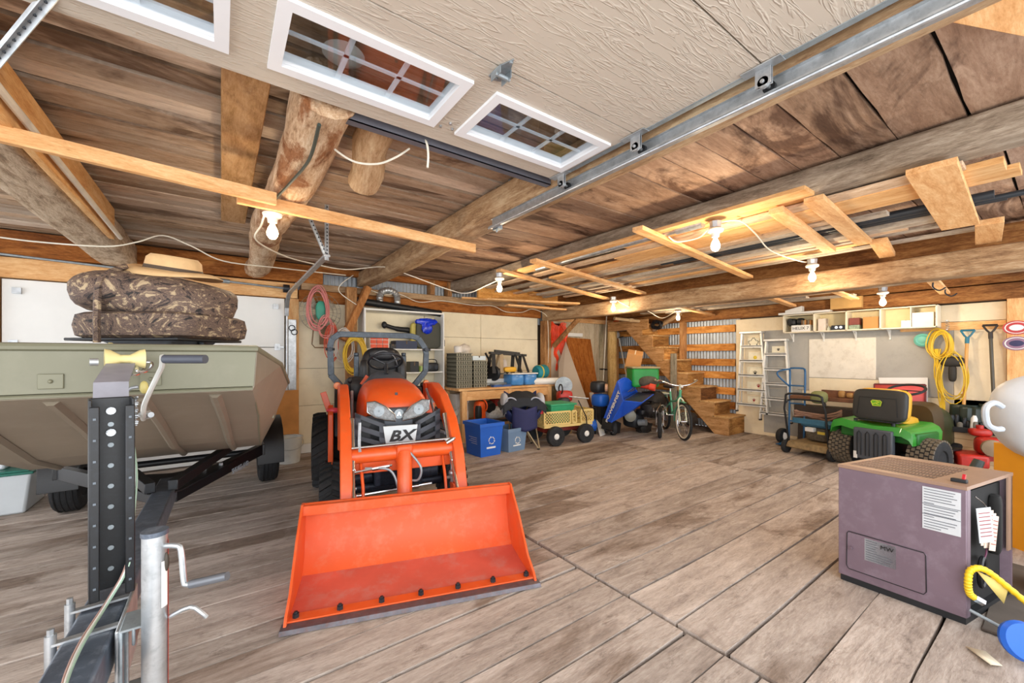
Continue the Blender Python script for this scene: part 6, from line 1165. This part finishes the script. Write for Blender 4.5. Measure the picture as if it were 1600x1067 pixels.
tag(O('extension_cord', h, yc), 'long tangled yellow cord hanging on the grey board', 'cord')
tag(O('plastic_scoop', rbox(rbox(MB(), (8.26, 1.0, 1.42), (.14, .24, .14), .6), (8.26, 1.0, 1.26), (.1, .08, .24), .6), M('black_canvas', '#2a2620', .7)), 'black plastic scoop hanging among the yellow cord', 'scoop')
tag(O('tape_reel', MB().lathe([(.001, 0), (.09, 0), (.095, .015), (.07, .03), (.055, .02), (.03, .03), (.001, .03)], (8.3, 1.3, 1.73), (-1, 0, 0), 24), M('teal_reel', '#6db8a8', .5)), 'round teal plastic reel left of the yellow cord', 'reel')
for i, (z, m_, l_) in enumerate(((1.86, M('red_reel', '#b5363a', .45), 'round red sign on the pine post'), (1.66, M('violet_sign', '#8c6a84', .45), 'round violet and white sign on the pine post below the red one'))):
    t = T('round_sign', l_, 'sign', (8.235, .44, z)); O('disc', MB().lathe([(.001, 0), (.1, 0), (.105, .012), (.001, .02)], (0, 0, 0), (-1, 0, 0), 28).xf(Matrix.Diagonal((1, 1.1, .85, 1))), m_, t); O('disc_print', MB().lathe([(.001, 0), (.055, 0), (.001, .004)], (-.02, 0, 0), (-1, 0, 0), 20).xf(Matrix.Diagonal((1, 1.1, .7, 1))), white_paint if i == 0 else M('navy_print', '#2a2a55', .5), t); O('disc_rim', MB().torus((-.012, 0, 0), (-1, 0, 0), .085, .006, 28, 6).xf(Matrix.Diagonal((1, 1.1, .85, 1))), white_paint, t)
tag(O('metal_spring', MB().tube([(8.27+.02*math.cos(i), 1.05+.02*math.sin(i), 2.0-.005*i) for i in range(60)], .004, 5), chrome), 'thin coiled metal spring above the yellow cord', 'spring')
# tiller
tlr = T('garden_tiller', 'red tiller engine with dirty tines in the right corner', 'tiller', (7.75, .62, 0), -70)
O('engine', rbox(MB(), (0, 0, .38), (.26, .24, .22), .5), red_p, tlr); O('tank', rbox(MB(), (-.06, .1, .53), (.2, .18, .1), .6), red_p, tlr); O('recoil', MB().lathe([(.001, 0), (.1, 0), (.1, .05), (.04, .07), (.001, .07)], (-.02, -.13, .38), (0, -1, 0), 18), M('rust_beige', '#8f7a62', .7), tlr); O('tine_shield', MB().bb((-.32, -.2, .12), (-.05, .2, .28)), red_p, tlr, bevel=.03)
for x in (-.26, -.1): O('tine', MB().torus((x, 0, .13), (1, 0, 0), .11, .02, 16, 6), M('dirty_tine', '#55483a', .8), tlr)
w = O('wheel', tire_mb((-.42, 0, .15), (1, 0, 0), .15, .1, .5, 24), rubber, tlr); O('frame', MB().bar((-.3, 0, .2), (.25, 0, .25), .06, .06), red_p, tlr); O('muffler', MB().cyl((.1, -.1, .3), (.2, -.12, .3), .05), galv_dull, tlr); O('cap', MB().cyl((-.06, .1, .58), (-.06, .1, .62), .035), red_p, tlr)
# furnace
FL_, FR_, BR_, BL_ = Vector((3.367, .93, 0)), Vector((3.35, .353, 0)), Vector((4.0, .23, 0)), Vector((3.99, .79, 0)); H = .775
fm = M('brown_enamel', '#776570', .38, .2, .08, 4, dirt='#9a8d98', damt=.35); fm_top = M('tan_brown_top', '#9b7d68', .45, .2, .08)
fu = T('furnace', 'dark plum-brown floor heater with slotted top and open cable side', 'heater')
def fpt(u, v, z): return (FL_*(1-u)+FR_*u)*(1-v)+(BL_*(1-u)+BR_*u)*v+Vector((0, 0, z))
def fbox(u0, u1, v0, v1, z0, z1): 
    c = [(u0, v0), (u1, v0), (u1, v1), (u0, v1)]; return MB().add([fpt(a, b, z0) for a, b in c]+[fpt(a, b, z1) for a, b in c], [(0,1,2,3), (7,6,5,4), (0,4,5,1), (1,5,6,2), (2,6,7,3), (3,7,4,0)])
O('front_panel', fbox(0, 1, 0, .02, .045, H-.02), fm, fu, bevel=.003); O('left_panel', fbox(0, .02, .02, 1, .045, H-.02), fm, fu); O('rear_panel', fbox(.02, 1, .97, 1, .045, H-.02), fm, fu); O('base_pan', fbox(.01, .99, .02, .98, 0, .045), black, fu)
O('inner_core', fbox(.05, .93, .05, .93, .04, H-.06), M('furnace_black', '#121110', .8), fu)
top = fbox(-.005, 1.005, -.005, .09, H-.02, H); 
for a in (fbox(-.005, 1.005, .84, 1.0, H-.02, H), fbox(-.005, .05, .09, .84, H-.02, H), fbox(.74, 1.005, .09, .84, H-.02, H)): top.add(a.v, a.f)
O('top_panel', top, fm_top, fu)
gr = fm_top; 
for i in range(7): v = .09+.75*i/6; O('grille_bar', fbox(.05, .74, v-.006, v+.006, H-.006, H-.001), gr, fu, flat=True)
for i in range(27): u_ = .05+.69*i/26; O('grille_slat', fbox(u_-.003, u_+.003, .09, .84, H-.006, H-.002), gr, fu, flat=True)
O('door_panel', fbox(.08, .73, -.006, .0, .1, .34), fm, fu, bevel=.01); O('door_outline', MB().tube([fpt(a, -.008, z) for a, z in ((.08, .12), (.085, .33), (.1, .345), (.71, .345), (.725, .33), (.73, .12), (.71, .1), (.1, .1))], .0025, 5, closed=True), black, fu)
O('door_latch', MB().cyl(fpt(.12, -.012, .24), fpt(.12, -.03, .24), .012), fm, fu)
lab = M('silver_label', '#cfd3d6', .4, .2, .05); lt = M('label_ink', '#5a5f66', .6)
def flabel(u0, u1, z0, z1, lines, breaks=()):
    l_ = O('rating_label', fbox(u0, u1, -.006, -.001, z0, z1), lab, fu, flat=True); mb = MB(); n = len(lines)
    for i, w in enumerate(lines):
        z = z1-(z1-z0)*(i+.8)/(n+.6); b_ = fbox(u0+.012, u0+.012+(u1-u0-.024)*w, -.0085, -.006, z-.0018, z+.0018); mb.add(b_.v, b_.f)
    O('label_lines', mb, lt, l_, kind='stuff', flat=True)
flabel(.7, .965, .49, .735, [.9, .85, .95, .8, .9, .3, .98, .9, .85, .92, .3, .95, .9, .7, .5]); flabel(.24, .5, .19, .33, [.4, .38, .42, .35, .4, .9, .95, .9, .85])
O('label_line', fbox(.7, .965, -.009, -.006, .635, .638), lt, fu); O('label_line', fbox(.7, .965, -.009, -.006, .575, .578), lt, fu)
text('label_monogram', 'MW', .035, pk, fu, fpt(.43, -.012, .3), FR_-FL_, (0, 0, 1))
O('right_frame', fbox(.985, 1.0, .02, .08, .045, H-.02), fm, fu); O('right_frame', fbox(.985, 1.0, .9, 1.0, .3, H-.02), fm_top, fu)
O('top_switch', fbox(.85, .96, .12, .16, H, H+.02), black, fu, bevel=.003); O('switch_lever', MB().bar(fpt(.93, .14, H), fpt(.93, .17, H+.045), .012, .012), M('red_plastic', '#c3272f', .4), fu)
tgm = M('tag_paper', '#d8c4b4', .6, 0, .08, 10)
for i in range(4):
    v = .3+.06*i; a = fpt(1.01+.01*i, v, .64-.02*i); o = MB().box((0, 0, -.11), (.085, .003, .2)).xf(Matrix.Translation(a) @ Matrix.Rotation(math.radians(-35+8*i), 4, 'Z') @ Matrix.Rotation(math.radians(-6+7*i), 4, 'Y'))
    t = O('hang_tag', o, tgm if i else M('tag_clear', '#c8ccd0', .3), fu)
    ln = MB()
    for k in range(7): ln.box((0, -.003, -.04-.022*k), (.065, .001, .004))
    O('tag_print', ln.xf(Matrix.Translation(a) @ Matrix.Rotation(math.radians(-35+8*i), 4, 'Z') @ Matrix.Rotation(math.radians(-6+7*i), 4, 'Y')), M('tag_red', '#9c3a34', .6), t, kind='stuff')
O('tag_wire', MB().tube([fpt(.99, .2, .7), fpt(1.02, .28, .66), fpt(1.02, .35, .63)], .003, 5), chrome, fu)
O('wiring', MB().tube([fpt(.98, .45, .45), fpt(1.0, .4, .35), fpt(.98, .3, .28), fpt(.97, .35, .2)], .004, 5, sm=4), M('wire_purple', '#6c3450', .5), fu); O('coil_ring', MB().torus(fpt(.99, .35, .25), FR_-FL_, .08, .012, 20, 6), black, fu); O('side_box', rbox(MB(), fpt(.96, .72, .48), (.1, .06, .36), .4), M('furnace_black', '#121110', .8), fu)
# gas hose, cap, scrap of paper
yh = T('gas_hose', 'corrugated yellow gas hose with steel fittings beside the heater', 'hose'); ym = M('yellow_hose', '#e2bd1e', .45)
pts = [fpt(1.04, .03, .17), fpt(1.03, -.03, .2), fpt(1.03, -.06, .26), fpt(1.04, -.04, .33), fpt(1.1, .03, .34), fpt(1.2, .12, .27), fpt(1.35, .2, .16), fpt(1.45, .18, .06), fpt(1.42, .05, .04)]
sp = smooth([Vector(p) for p in pts], 12); O('hose', MB().tube(sp, [.0155+.002*math.sin(i*2.1) for i in range(len(sp))], 12), ym, yh)
O('fitting', MB().cyl(pts[0], pts[0]+Vector((.02, -.03, -.02)), .02, n=6), chrome, yh); O('fitting', MB().cyl(pts[-1], pts[-1]+Vector((-.05, .04, .01)), .02, n=8), chrome, yh); O('braided_line', MB().cyl(pts[-1]+Vector((-.05, .04, .01)), fpt(1.02, .0, .1), .009), galv_dull, yh); O('hanging_tag', MB().add([fpt(1.06, .0, .33), fpt(1.22, .14, .26), fpt(1.2, .1, .17)], [(0, 1, 2)]), M('tag_yellow', '#d8c070', .6), yh, solid=.002)
q = PZ(1592, 1000, .1); tag(O('blue_cap', MB().lathe([(.001, 0), (.085, 0), (.09, .02), (.08, .04), (.001, .045)], q, (-.6, -.55, .3), 28), blue_b), 'round bright blue cap at the lower right corner', 'cap')
tag(O('paper_scrap', MB().add([PZ(1509, 1010, .012), PZ(1540, 1018, .02), PZ(1566, 1040, .012), PZ(1548, 1038, .03)], [(0, 1, 2, 3)]), M('paper_beige', '#d8ccb2', .7), solid=.004), 'crumpled beige paper scrap on the floor by the heater', 'paper')
tag(O('floor_mat', MB().bb((3.36, -.6, .008), (4.6, .3, .02)), M('dark_slab', '#5b5148', .85, 0, .2, 6), bevel=.004), 'dark worn mat on the floor under the gas hose', 'mat')
# white sack on the yellow cabinet
q = PD(1650, 658, 3.0); wsk = T('covered_bundle', 'puffy white plastic sack resting on the yellow cabinet', 'sack', q)
mb = rbox(MB(), (0, 0, 0), (.62, .62, .62), .85, 32, 16); from mathutils import noise as _nz
mb.v = [p*(1+.14*_nz.noise(p*4))+Vector((0, 0, .05 if p.z > 0 else 0)) for p in mb.v]; O('sack', mb, M('white_film', '#cfd6dc', .45, 0, .04, bump=.6, bsc=7), wsk)
e = PD(1553, 640, 2.95)-q; O('tied_handle', MB().tube([e+RX*.06+UP*.02, e+UP*.05, e-RX*.06+UP*.01, e-RX*.05-UP*.1, e+RX*.01-UP*.14, e+RX*.06-UP*.14], .02, 8, sm=4), M('matte_white_film', '#b5bcc2', .8), wsk)
yc_ = T('yellow_cabinet', 'orange-yellow steel cabinet under the white sack', 'cabinet', (q.x+.02, q.y-.02, 0), -35); O('body', MB().bb((-.14, -.2, 0), (.3, .3, .8)), M('amber_paint', '#e39a1e', .4, 0, .06, 4), yc_, bevel=.006); O('sticker', MB().bb((-.08, -.206, .66), (.05, -.199, .74)), white_paint, yc_); O('hasp', MB().bb((-.14, -.22, .45), (-.08, -.2, .5)), galv, yc_, bevel=.003); O('edge_strip', MB().bb((-.17, -.21, 0), (-.14, -.1, .8)), M('pale_edge', '#c9b8a4', .6), yc_)
tag(O('folded_umbrella', MB().tube([(4.35, .62, .02), (4.5, .5, .45), (4.6, .42, .72)], [.02, .05, .03], 10).tube([(4.3, .55, .02), (4.42, .45, .4), (4.5, .38, .68)], [.02, .04, .02], 10), M('green_black', '#2a332e', .5)), 'dark folded umbrellas leaning between the heater and cabinet', 'umbrella')
tag(O('brown_board', MB().bb((4.05, .1, 0), (4.4, .13, .8)), M('brown_hardboard', '#a5784c', .7)), 'brown hardboard standing behind the heater', 'board')
# ================================================================ LUMBER RACK, LAMPS, CABLES
def stick(name, label, a, b, w, t_, m, cat='board', grp=None): return tag(O(name, MB().bar(a, b, w, t_), m, bevel=.003), label, cat, grp)
stick('wooden_batten', 'pale batten crossing in front of the leftmost beam and round log', (-1.9, 2.8, 2.545), (.3, 3.13, 2.55), .04, .08, pine_x)
stick('wooden_batten', 'pale batten with a lamp, ending over the tractor in mid-air', (.086, 3.26, 2.56), (2.04, 3.47, 2.56), .04, .085, pine_x)
rk = [((3.0, 2.27, 2.63), (5.9, 2.62, 2.58), .1, .04, 'long slim cross batten under the lumber, nearest the centre lamp'), ((3.0, 3.75, 2.63), (5.95, 4.37, 2.58), .1, .04, 'cross batten under the lumber in the middle of the rack'), ((2.98, 4.45, 2.63), (5.95, 5.18, 2.58), .09, .04, 'cross batten under the lumber farthest from the camera'),
      ((3.47, .51, 2.64), (5.15, .58, 2.62), .22, .04, 'wide orange board nailed across the lumber at upper right'), ((3.49, 1.11, 2.64), (5.15, 1.22, 2.62), .12, .04, 'orange board across the lumber, left of the wide one'), ((3.53, 1.37, 2.64), (5.25, 1.52, 2.62), .1, .05, 'slim orange board across the lumber next to the centre lamp'),
      ((5.2, 1.12, 2.62), (5.9, 1.2, 2.6), .13, .05, 'short pale block end beside the orange cross board'), ((5.2, .42, 2.62), (5.85, .48, 2.58), .16, .05, 'short pale block end at the far right of the lumber rack'),
      ((6.0, 1.83, 2.36), (7.7, 1.92, 2.35), .09, .03, 'cross piece carrying white trim strips near the wall shelf'), ((5.8, .9, 2.36), (7.85, 1.02, 2.34), .1, .03, 'cross piece with two hooks above the shovels'), ((6.2, 2.6, 2.37), (7.9, 2.8, 2.35), .09, .04, 'yellowish cross piece above the foam slab'), ((6.1, 4.0, 2.36), (8.2, 4.35, 2.34), .1, .03, 'brown cross piece above the stairs')]
for a, b, w, t_, l_ in rk: stick('cross_batten', l_, a, b, w, t_, pine_x)
for y in (.93, 1.0): pass
for i, x in enumerate((6.6, 7.35)): tag(O('steel_hook', MB().tube([(x, .95, 2.34), (x, .95, 2.28), (x, .9, 2.24), (x, .85, 2.27)], .008, 6, sm=3), dark_metal), ('steel hook under the cross piece, nearer the low beam', 'steel hook under the cross piece, nearer the wall')[i], 'hook')
lum = [(3.72, .4, 5.9, .14, .025, 1), (3.88, .25, 3.2, .18, .04, 0), (4.08, .2, 4.6, .2, .03, 0), (4.3, 1.2, 5.4, .12, .03, 1), (4.45, .9, 5.8, .1, .03, 2), (4.95, .5, 6.0, .14, .04, 2), (5.1, .9, 4.5, .1, .03, 1), (5.24, .7, 6.2, .09, .03, 2), (5.38, 1.1, 4.2, .1, .04, 0), (5.52, 1.4, 5.9, .09, .03, 1), (5.66, .4, 5.2, .08, .03, 2)]
grw = WOOD('grey_board_y', 'y', ['#8c7d6c', '#b3a593', '#cdc0ae'], rnd=.2); pw = WOOD('pinkish_board_y', 'y', ['#b08a6a', '#d2b291', '#e6cdb0'], rnd=.2)
LAYER = 'lower layer'
for i, (x, ya, yb, w, t_, k) in enumerate(lum):
    tag(O('lumber_board', MB().bar((x, ya, 2.675), (x, yb, 2.67), w, t_), [pine_y, pw, grw][k], bevel=.003), '%s %s rack board, %s outward from the long grey beam' % (LAYER, ('pine', 'pinkish', 'grey')[k], ORD[i]), 'board', 'boards stored in the overhead rack')
LAYER = 'upper layer'
for i, (x, ya, yb, w, t_, k) in enumerate([(3.8, 2.5, 6.0, .12, .03, 0), (4.2, 3.0, 6.3, .14, .03, 2), (4.6, 2.8, 6.4, .1, .03, 1), (5.0, 3.4, 6.5, .12, .03, 0), (3.65, 1.2, 2.9, .16, .03, 0)]):
    tag(O('lumber_board', MB().bar((x, ya, 2.71), (x, yb, 2.7), w, t_), [pine_y, pw, grw][k], bevel=.003), '%s %s rack board, %s outward from the long grey beam' % (LAYER, ('pine', 'pinkish', 'grey')[k], ORD[i]), 'board', 'boards stored in the overhead rack')
for i, (x, ya, yb, r) in enumerate(((4.62, .35, 3.1, .032), (4.74, .1, 3.0, .022), (4.8, .3, 2.6, .018))):
    tag(O('black_pipe', MB().cyl((x, ya, 2.69), (x-.03, yb, 2.69), r, n=14), M('slate_black_pipe', '#2f353b', .45)), ('thickest black pipe in the overhead rack', 'middle thin black pipe reaching farthest right in the rack', 'thinnest black pipe next to the pale board')[i], 'pipe')
tag(O('conduit', MB().cyl((3.42, 2.1, 2.66), (3.42, 4.2, 2.66), .028).cyl((3.42, 1.9, 2.66), (3.42, 2.15, 2.66), .04), galv), 'galvanised conduit clipped under the long grey beam', 'conduit')
tag(O('beam_board', MB().bb((3.3, 1.1, 2.66), (3.48, 4.6, 2.69)), pine_y, bevel=.003), 'pale board fixed along the left edge of the long grey beam', 'board')
for i in range(9):
    x = 6.2+.045*i; ya = .25+.12*(i % 4); tag(O('trim_strip', MB().bar((x, ya, 2.385), (x, ya+2.2+.3*(i % 3), 2.385), .025, .012), white_paint), 'thin white trim strip stored on the low cross pieces', 'trim strip', 'white trim strips overhead')
for i, (x, ya, yb, m_) in enumerate(((6.7, 2.2, 5.2, grw), (6.95, 2.0, 4.9, pw), (7.3, 2.4, 5.4, grw), (7.6, 1.9, 5.0, grw))): tag(O('lumber_board', MB().bar((x, ya, 2.4), (x, yb, 2.4), .14, .03), m_), 'greyish board on the low cross pieces near the stairs, %s from the low beam' % ORD[i], 'board', 'boards on the low cross pieces')
tag(O('ceiling_carton', MB().bb((8.12, 1.95, 2.26), (8.2, 2.35, 2.44)), M('tan_board', '#d2a766', .7)), 'tan board fixed above the wall shelf', 'board')
tag(O('pale_board', MB().bar((4.4, 6.3, 2.46), (5.7, 6.1, 2.44), .16, .03), pine_x), 'short pine board lying across near the timber post', 'board')
tag(O('pale_board', MB().bar((3.6, 6.6, 2.56), (5.6, 5.6, 2.5), .2, .03), pine_x), 'slanting golden board above the cream wall', 'board')
tag(O('truss_board', MB().bb((3.78, 6.3, 2.55), (5.7, 6.36, 2.78)), WOOD('golden_board', 'x', ['#a8682c', '#cf9148', '#e5b56e'], rnd=.1)), 'golden board spanning above the lamp at the back', 'board')
bulb_m = EM('lit_bulb', '#ffdcae', 14.0); porc = M('white_porcelain', '#eeeae0', .3)
def lamp(label, p, W_=None, holder=.1):
    t = T('ceiling_lamp', label, 'lamp', p, 0, 'bare bulbs'); O('lamp_holder', MB().lathe([(.001, .0), (.03, 0), (.034, .03), (.06, .045), (.065, .06), (.05, .075), (.001, .08)], (0, 0, .035), (0, 0, 1), 20), porc, t); O('junction_box', MB().lathe([(.001, 0), (.045, 0), (.05, .05), (.001, .05)], (0, 0, .115), (0, 0, 1), 8), galv, t)
    O('bulb', MB().lathe([(.001, -.085), (.02, -.08), (.034, -.06), (.038, -.038), (.03, -.01), (.016, .02), (.014, .04)], (0, 0, 0), (0, 0, 1), 20), bulb_m, t)
    l = bpy.data.lights.new('bulb_light', 'POINT'); l.energy = W_ or BULB_W; l.color = (1, .8, .55); l.shadow_soft_size = .05
    lo = bpy.data.objects.new('bulb_light', l); COL.objects.link(lo); lo.parent = t; lo.location = (0, 0, -.13)
    return t
lamp('bare lit bulb on the pale batten above the boat and tractor', (.3, 3.36, 2.42), 10)
lamp('bare lit bulb in front of the golden board by the cream wall', (3.0, 4.46, 2.43))
lamp('largest bare lit bulb under the lumber rack', (3.4, 1.78, 2.47))
lamp('bare lit bulb on the low beam above the trimmers', (5.55, 4.7, 2.36))
lamp('bare lit bulb between lumber rack and low beam', (5.4, 1.73, 2.42))
lamp('bare lit bulb above the wall shelf', (7.35, 1.54, 2.27))
lamp('bare lit bulb above the wooden stairs', (7.15, 4.47, 2.27))
tag(O('lamp_base', MB().lathe([(.001, 0), (.03, 0), (.06, .01), (.09, .03), (.001, .035)], PZ(537, 96, 2.82), (0, 0, 1), 20), porc), 'round white lamp base seen through the second door window', 'lamp base')
wirem = M('white_cable', '#e6e0cf', .5)
def cable(label, pts, r=.007, m=wirem, sm_=6): return tag(O('cable', MB().tube(pts, r, 6, sm=sm_), m), label, 'cable')
cable('white cable sagging along the boards above the white garage door', [PY(-20, 368, 5.4), PY(60, 378, 5.4), PY(165, 385, 5.3), PY(215, 378, 5.3), PY(255, 368, 5.3), PY(300, 385, 5.3), PY(350, 408, 5.4), PY(430, 418, 5.6), PY(540, 430, 6.2)])
cable('white cable running from the tractor lamp towards the back lamp', [(.25, 3.3, 2.5), PY(408, 352, 3.7), PY(400, 375, 4.0), PY(440, 398, 4.6), PY(480, 410, 5.2), PY(540, 421, 5.6), PY(600, 417, 5.6), PY(640, 430, 5.4), PY(700, 452, 5.2), PY(730, 458, 4.9), PY(762, 445, 4.6), (3.0, 4.4, 2.52)])
cable('white cable looping down the post and along the wall plate', [PY(552, 430, 6.6), PY(532, 445, 6.6), PY(532, 458, 6.7), PY(560, 478, 6.7)])
cable('white cable strung along the wall plate above the cream boards', [PY(575, 452, 6.85), PY(600, 460, 6.85), PY(625, 460, 6.85), PY(655, 472, 6.85), PY(690, 470, 6.85), PY(740, 477, 6.85), PY(770, 478, 6.85), PY(790, 487, 6.85), PY(815, 488, 6.85), PY(832, 483, 6.85), (5.75, 6.75, 2.4), (5.82, 6.75, 2.2), (5.86, 6.78, 1.6), (5.86, 6.79, 1.35)])
cable('white cable linking the conduit to the largest bulb', [PZ(1045, 370, 2.62), PZ(1058, 378, 2.6), PZ(1090, 372, 2.6), PZ(1105, 360, 2.6), (3.4, 1.78, 2.6)])
cable('white cable from the largest bulb towards the bulb by the low beam', [(3.4, 1.78, 2.62), PZ(1155, 345, 2.66), PZ(1180, 365, 2.64), PZ(1205, 392, 2.6), PZ(1250, 408, 2.58), (5.4, 1.73, 2.56)])
cable('white cable on the low beam above the trimmers', [(5.55, 4.7, 2.5), PZ(985, 480, 2.35), PZ(1010, 485, 2.32), PZ(1035, 497, 2.3), (7.15, 4.47, 2.4)])
cable('cream rope hanging in a loop below the beige door edge', [PZ(510, 218, 2.72), PZ(525, 235, 2.66), PZ(555, 253, 2.62), PZ(590, 256, 2.62), PZ(618, 246, 2.66), PZ(640, 232, 2.72)], .006)
cable('short cream cord end hanging below the beige door', [PZ(650, 212, 2.72), PZ(665, 220, 2.68), PZ(669, 240, 2.6), PZ(668, 262, 2.52)], .006)
cable('dark green cable stapled along the round log to the tractor lamp', [(.38, 2.1, 2.6), (.4, 2.5, 2.595), (.36, 2.9, 2.6), (.32, 3.2, 2.6), (.3, 3.36, 2.58)], .009, M('dark_green_cable', '#2e3a34', .5))
tag(O('beam_end', MB().bar(PZ(1515, -5, 2.82), PZ(1680, 30, 2.82), .16, .05), pine_x, bevel=.004), 'orange board end at the top right corner above the door track', 'board')
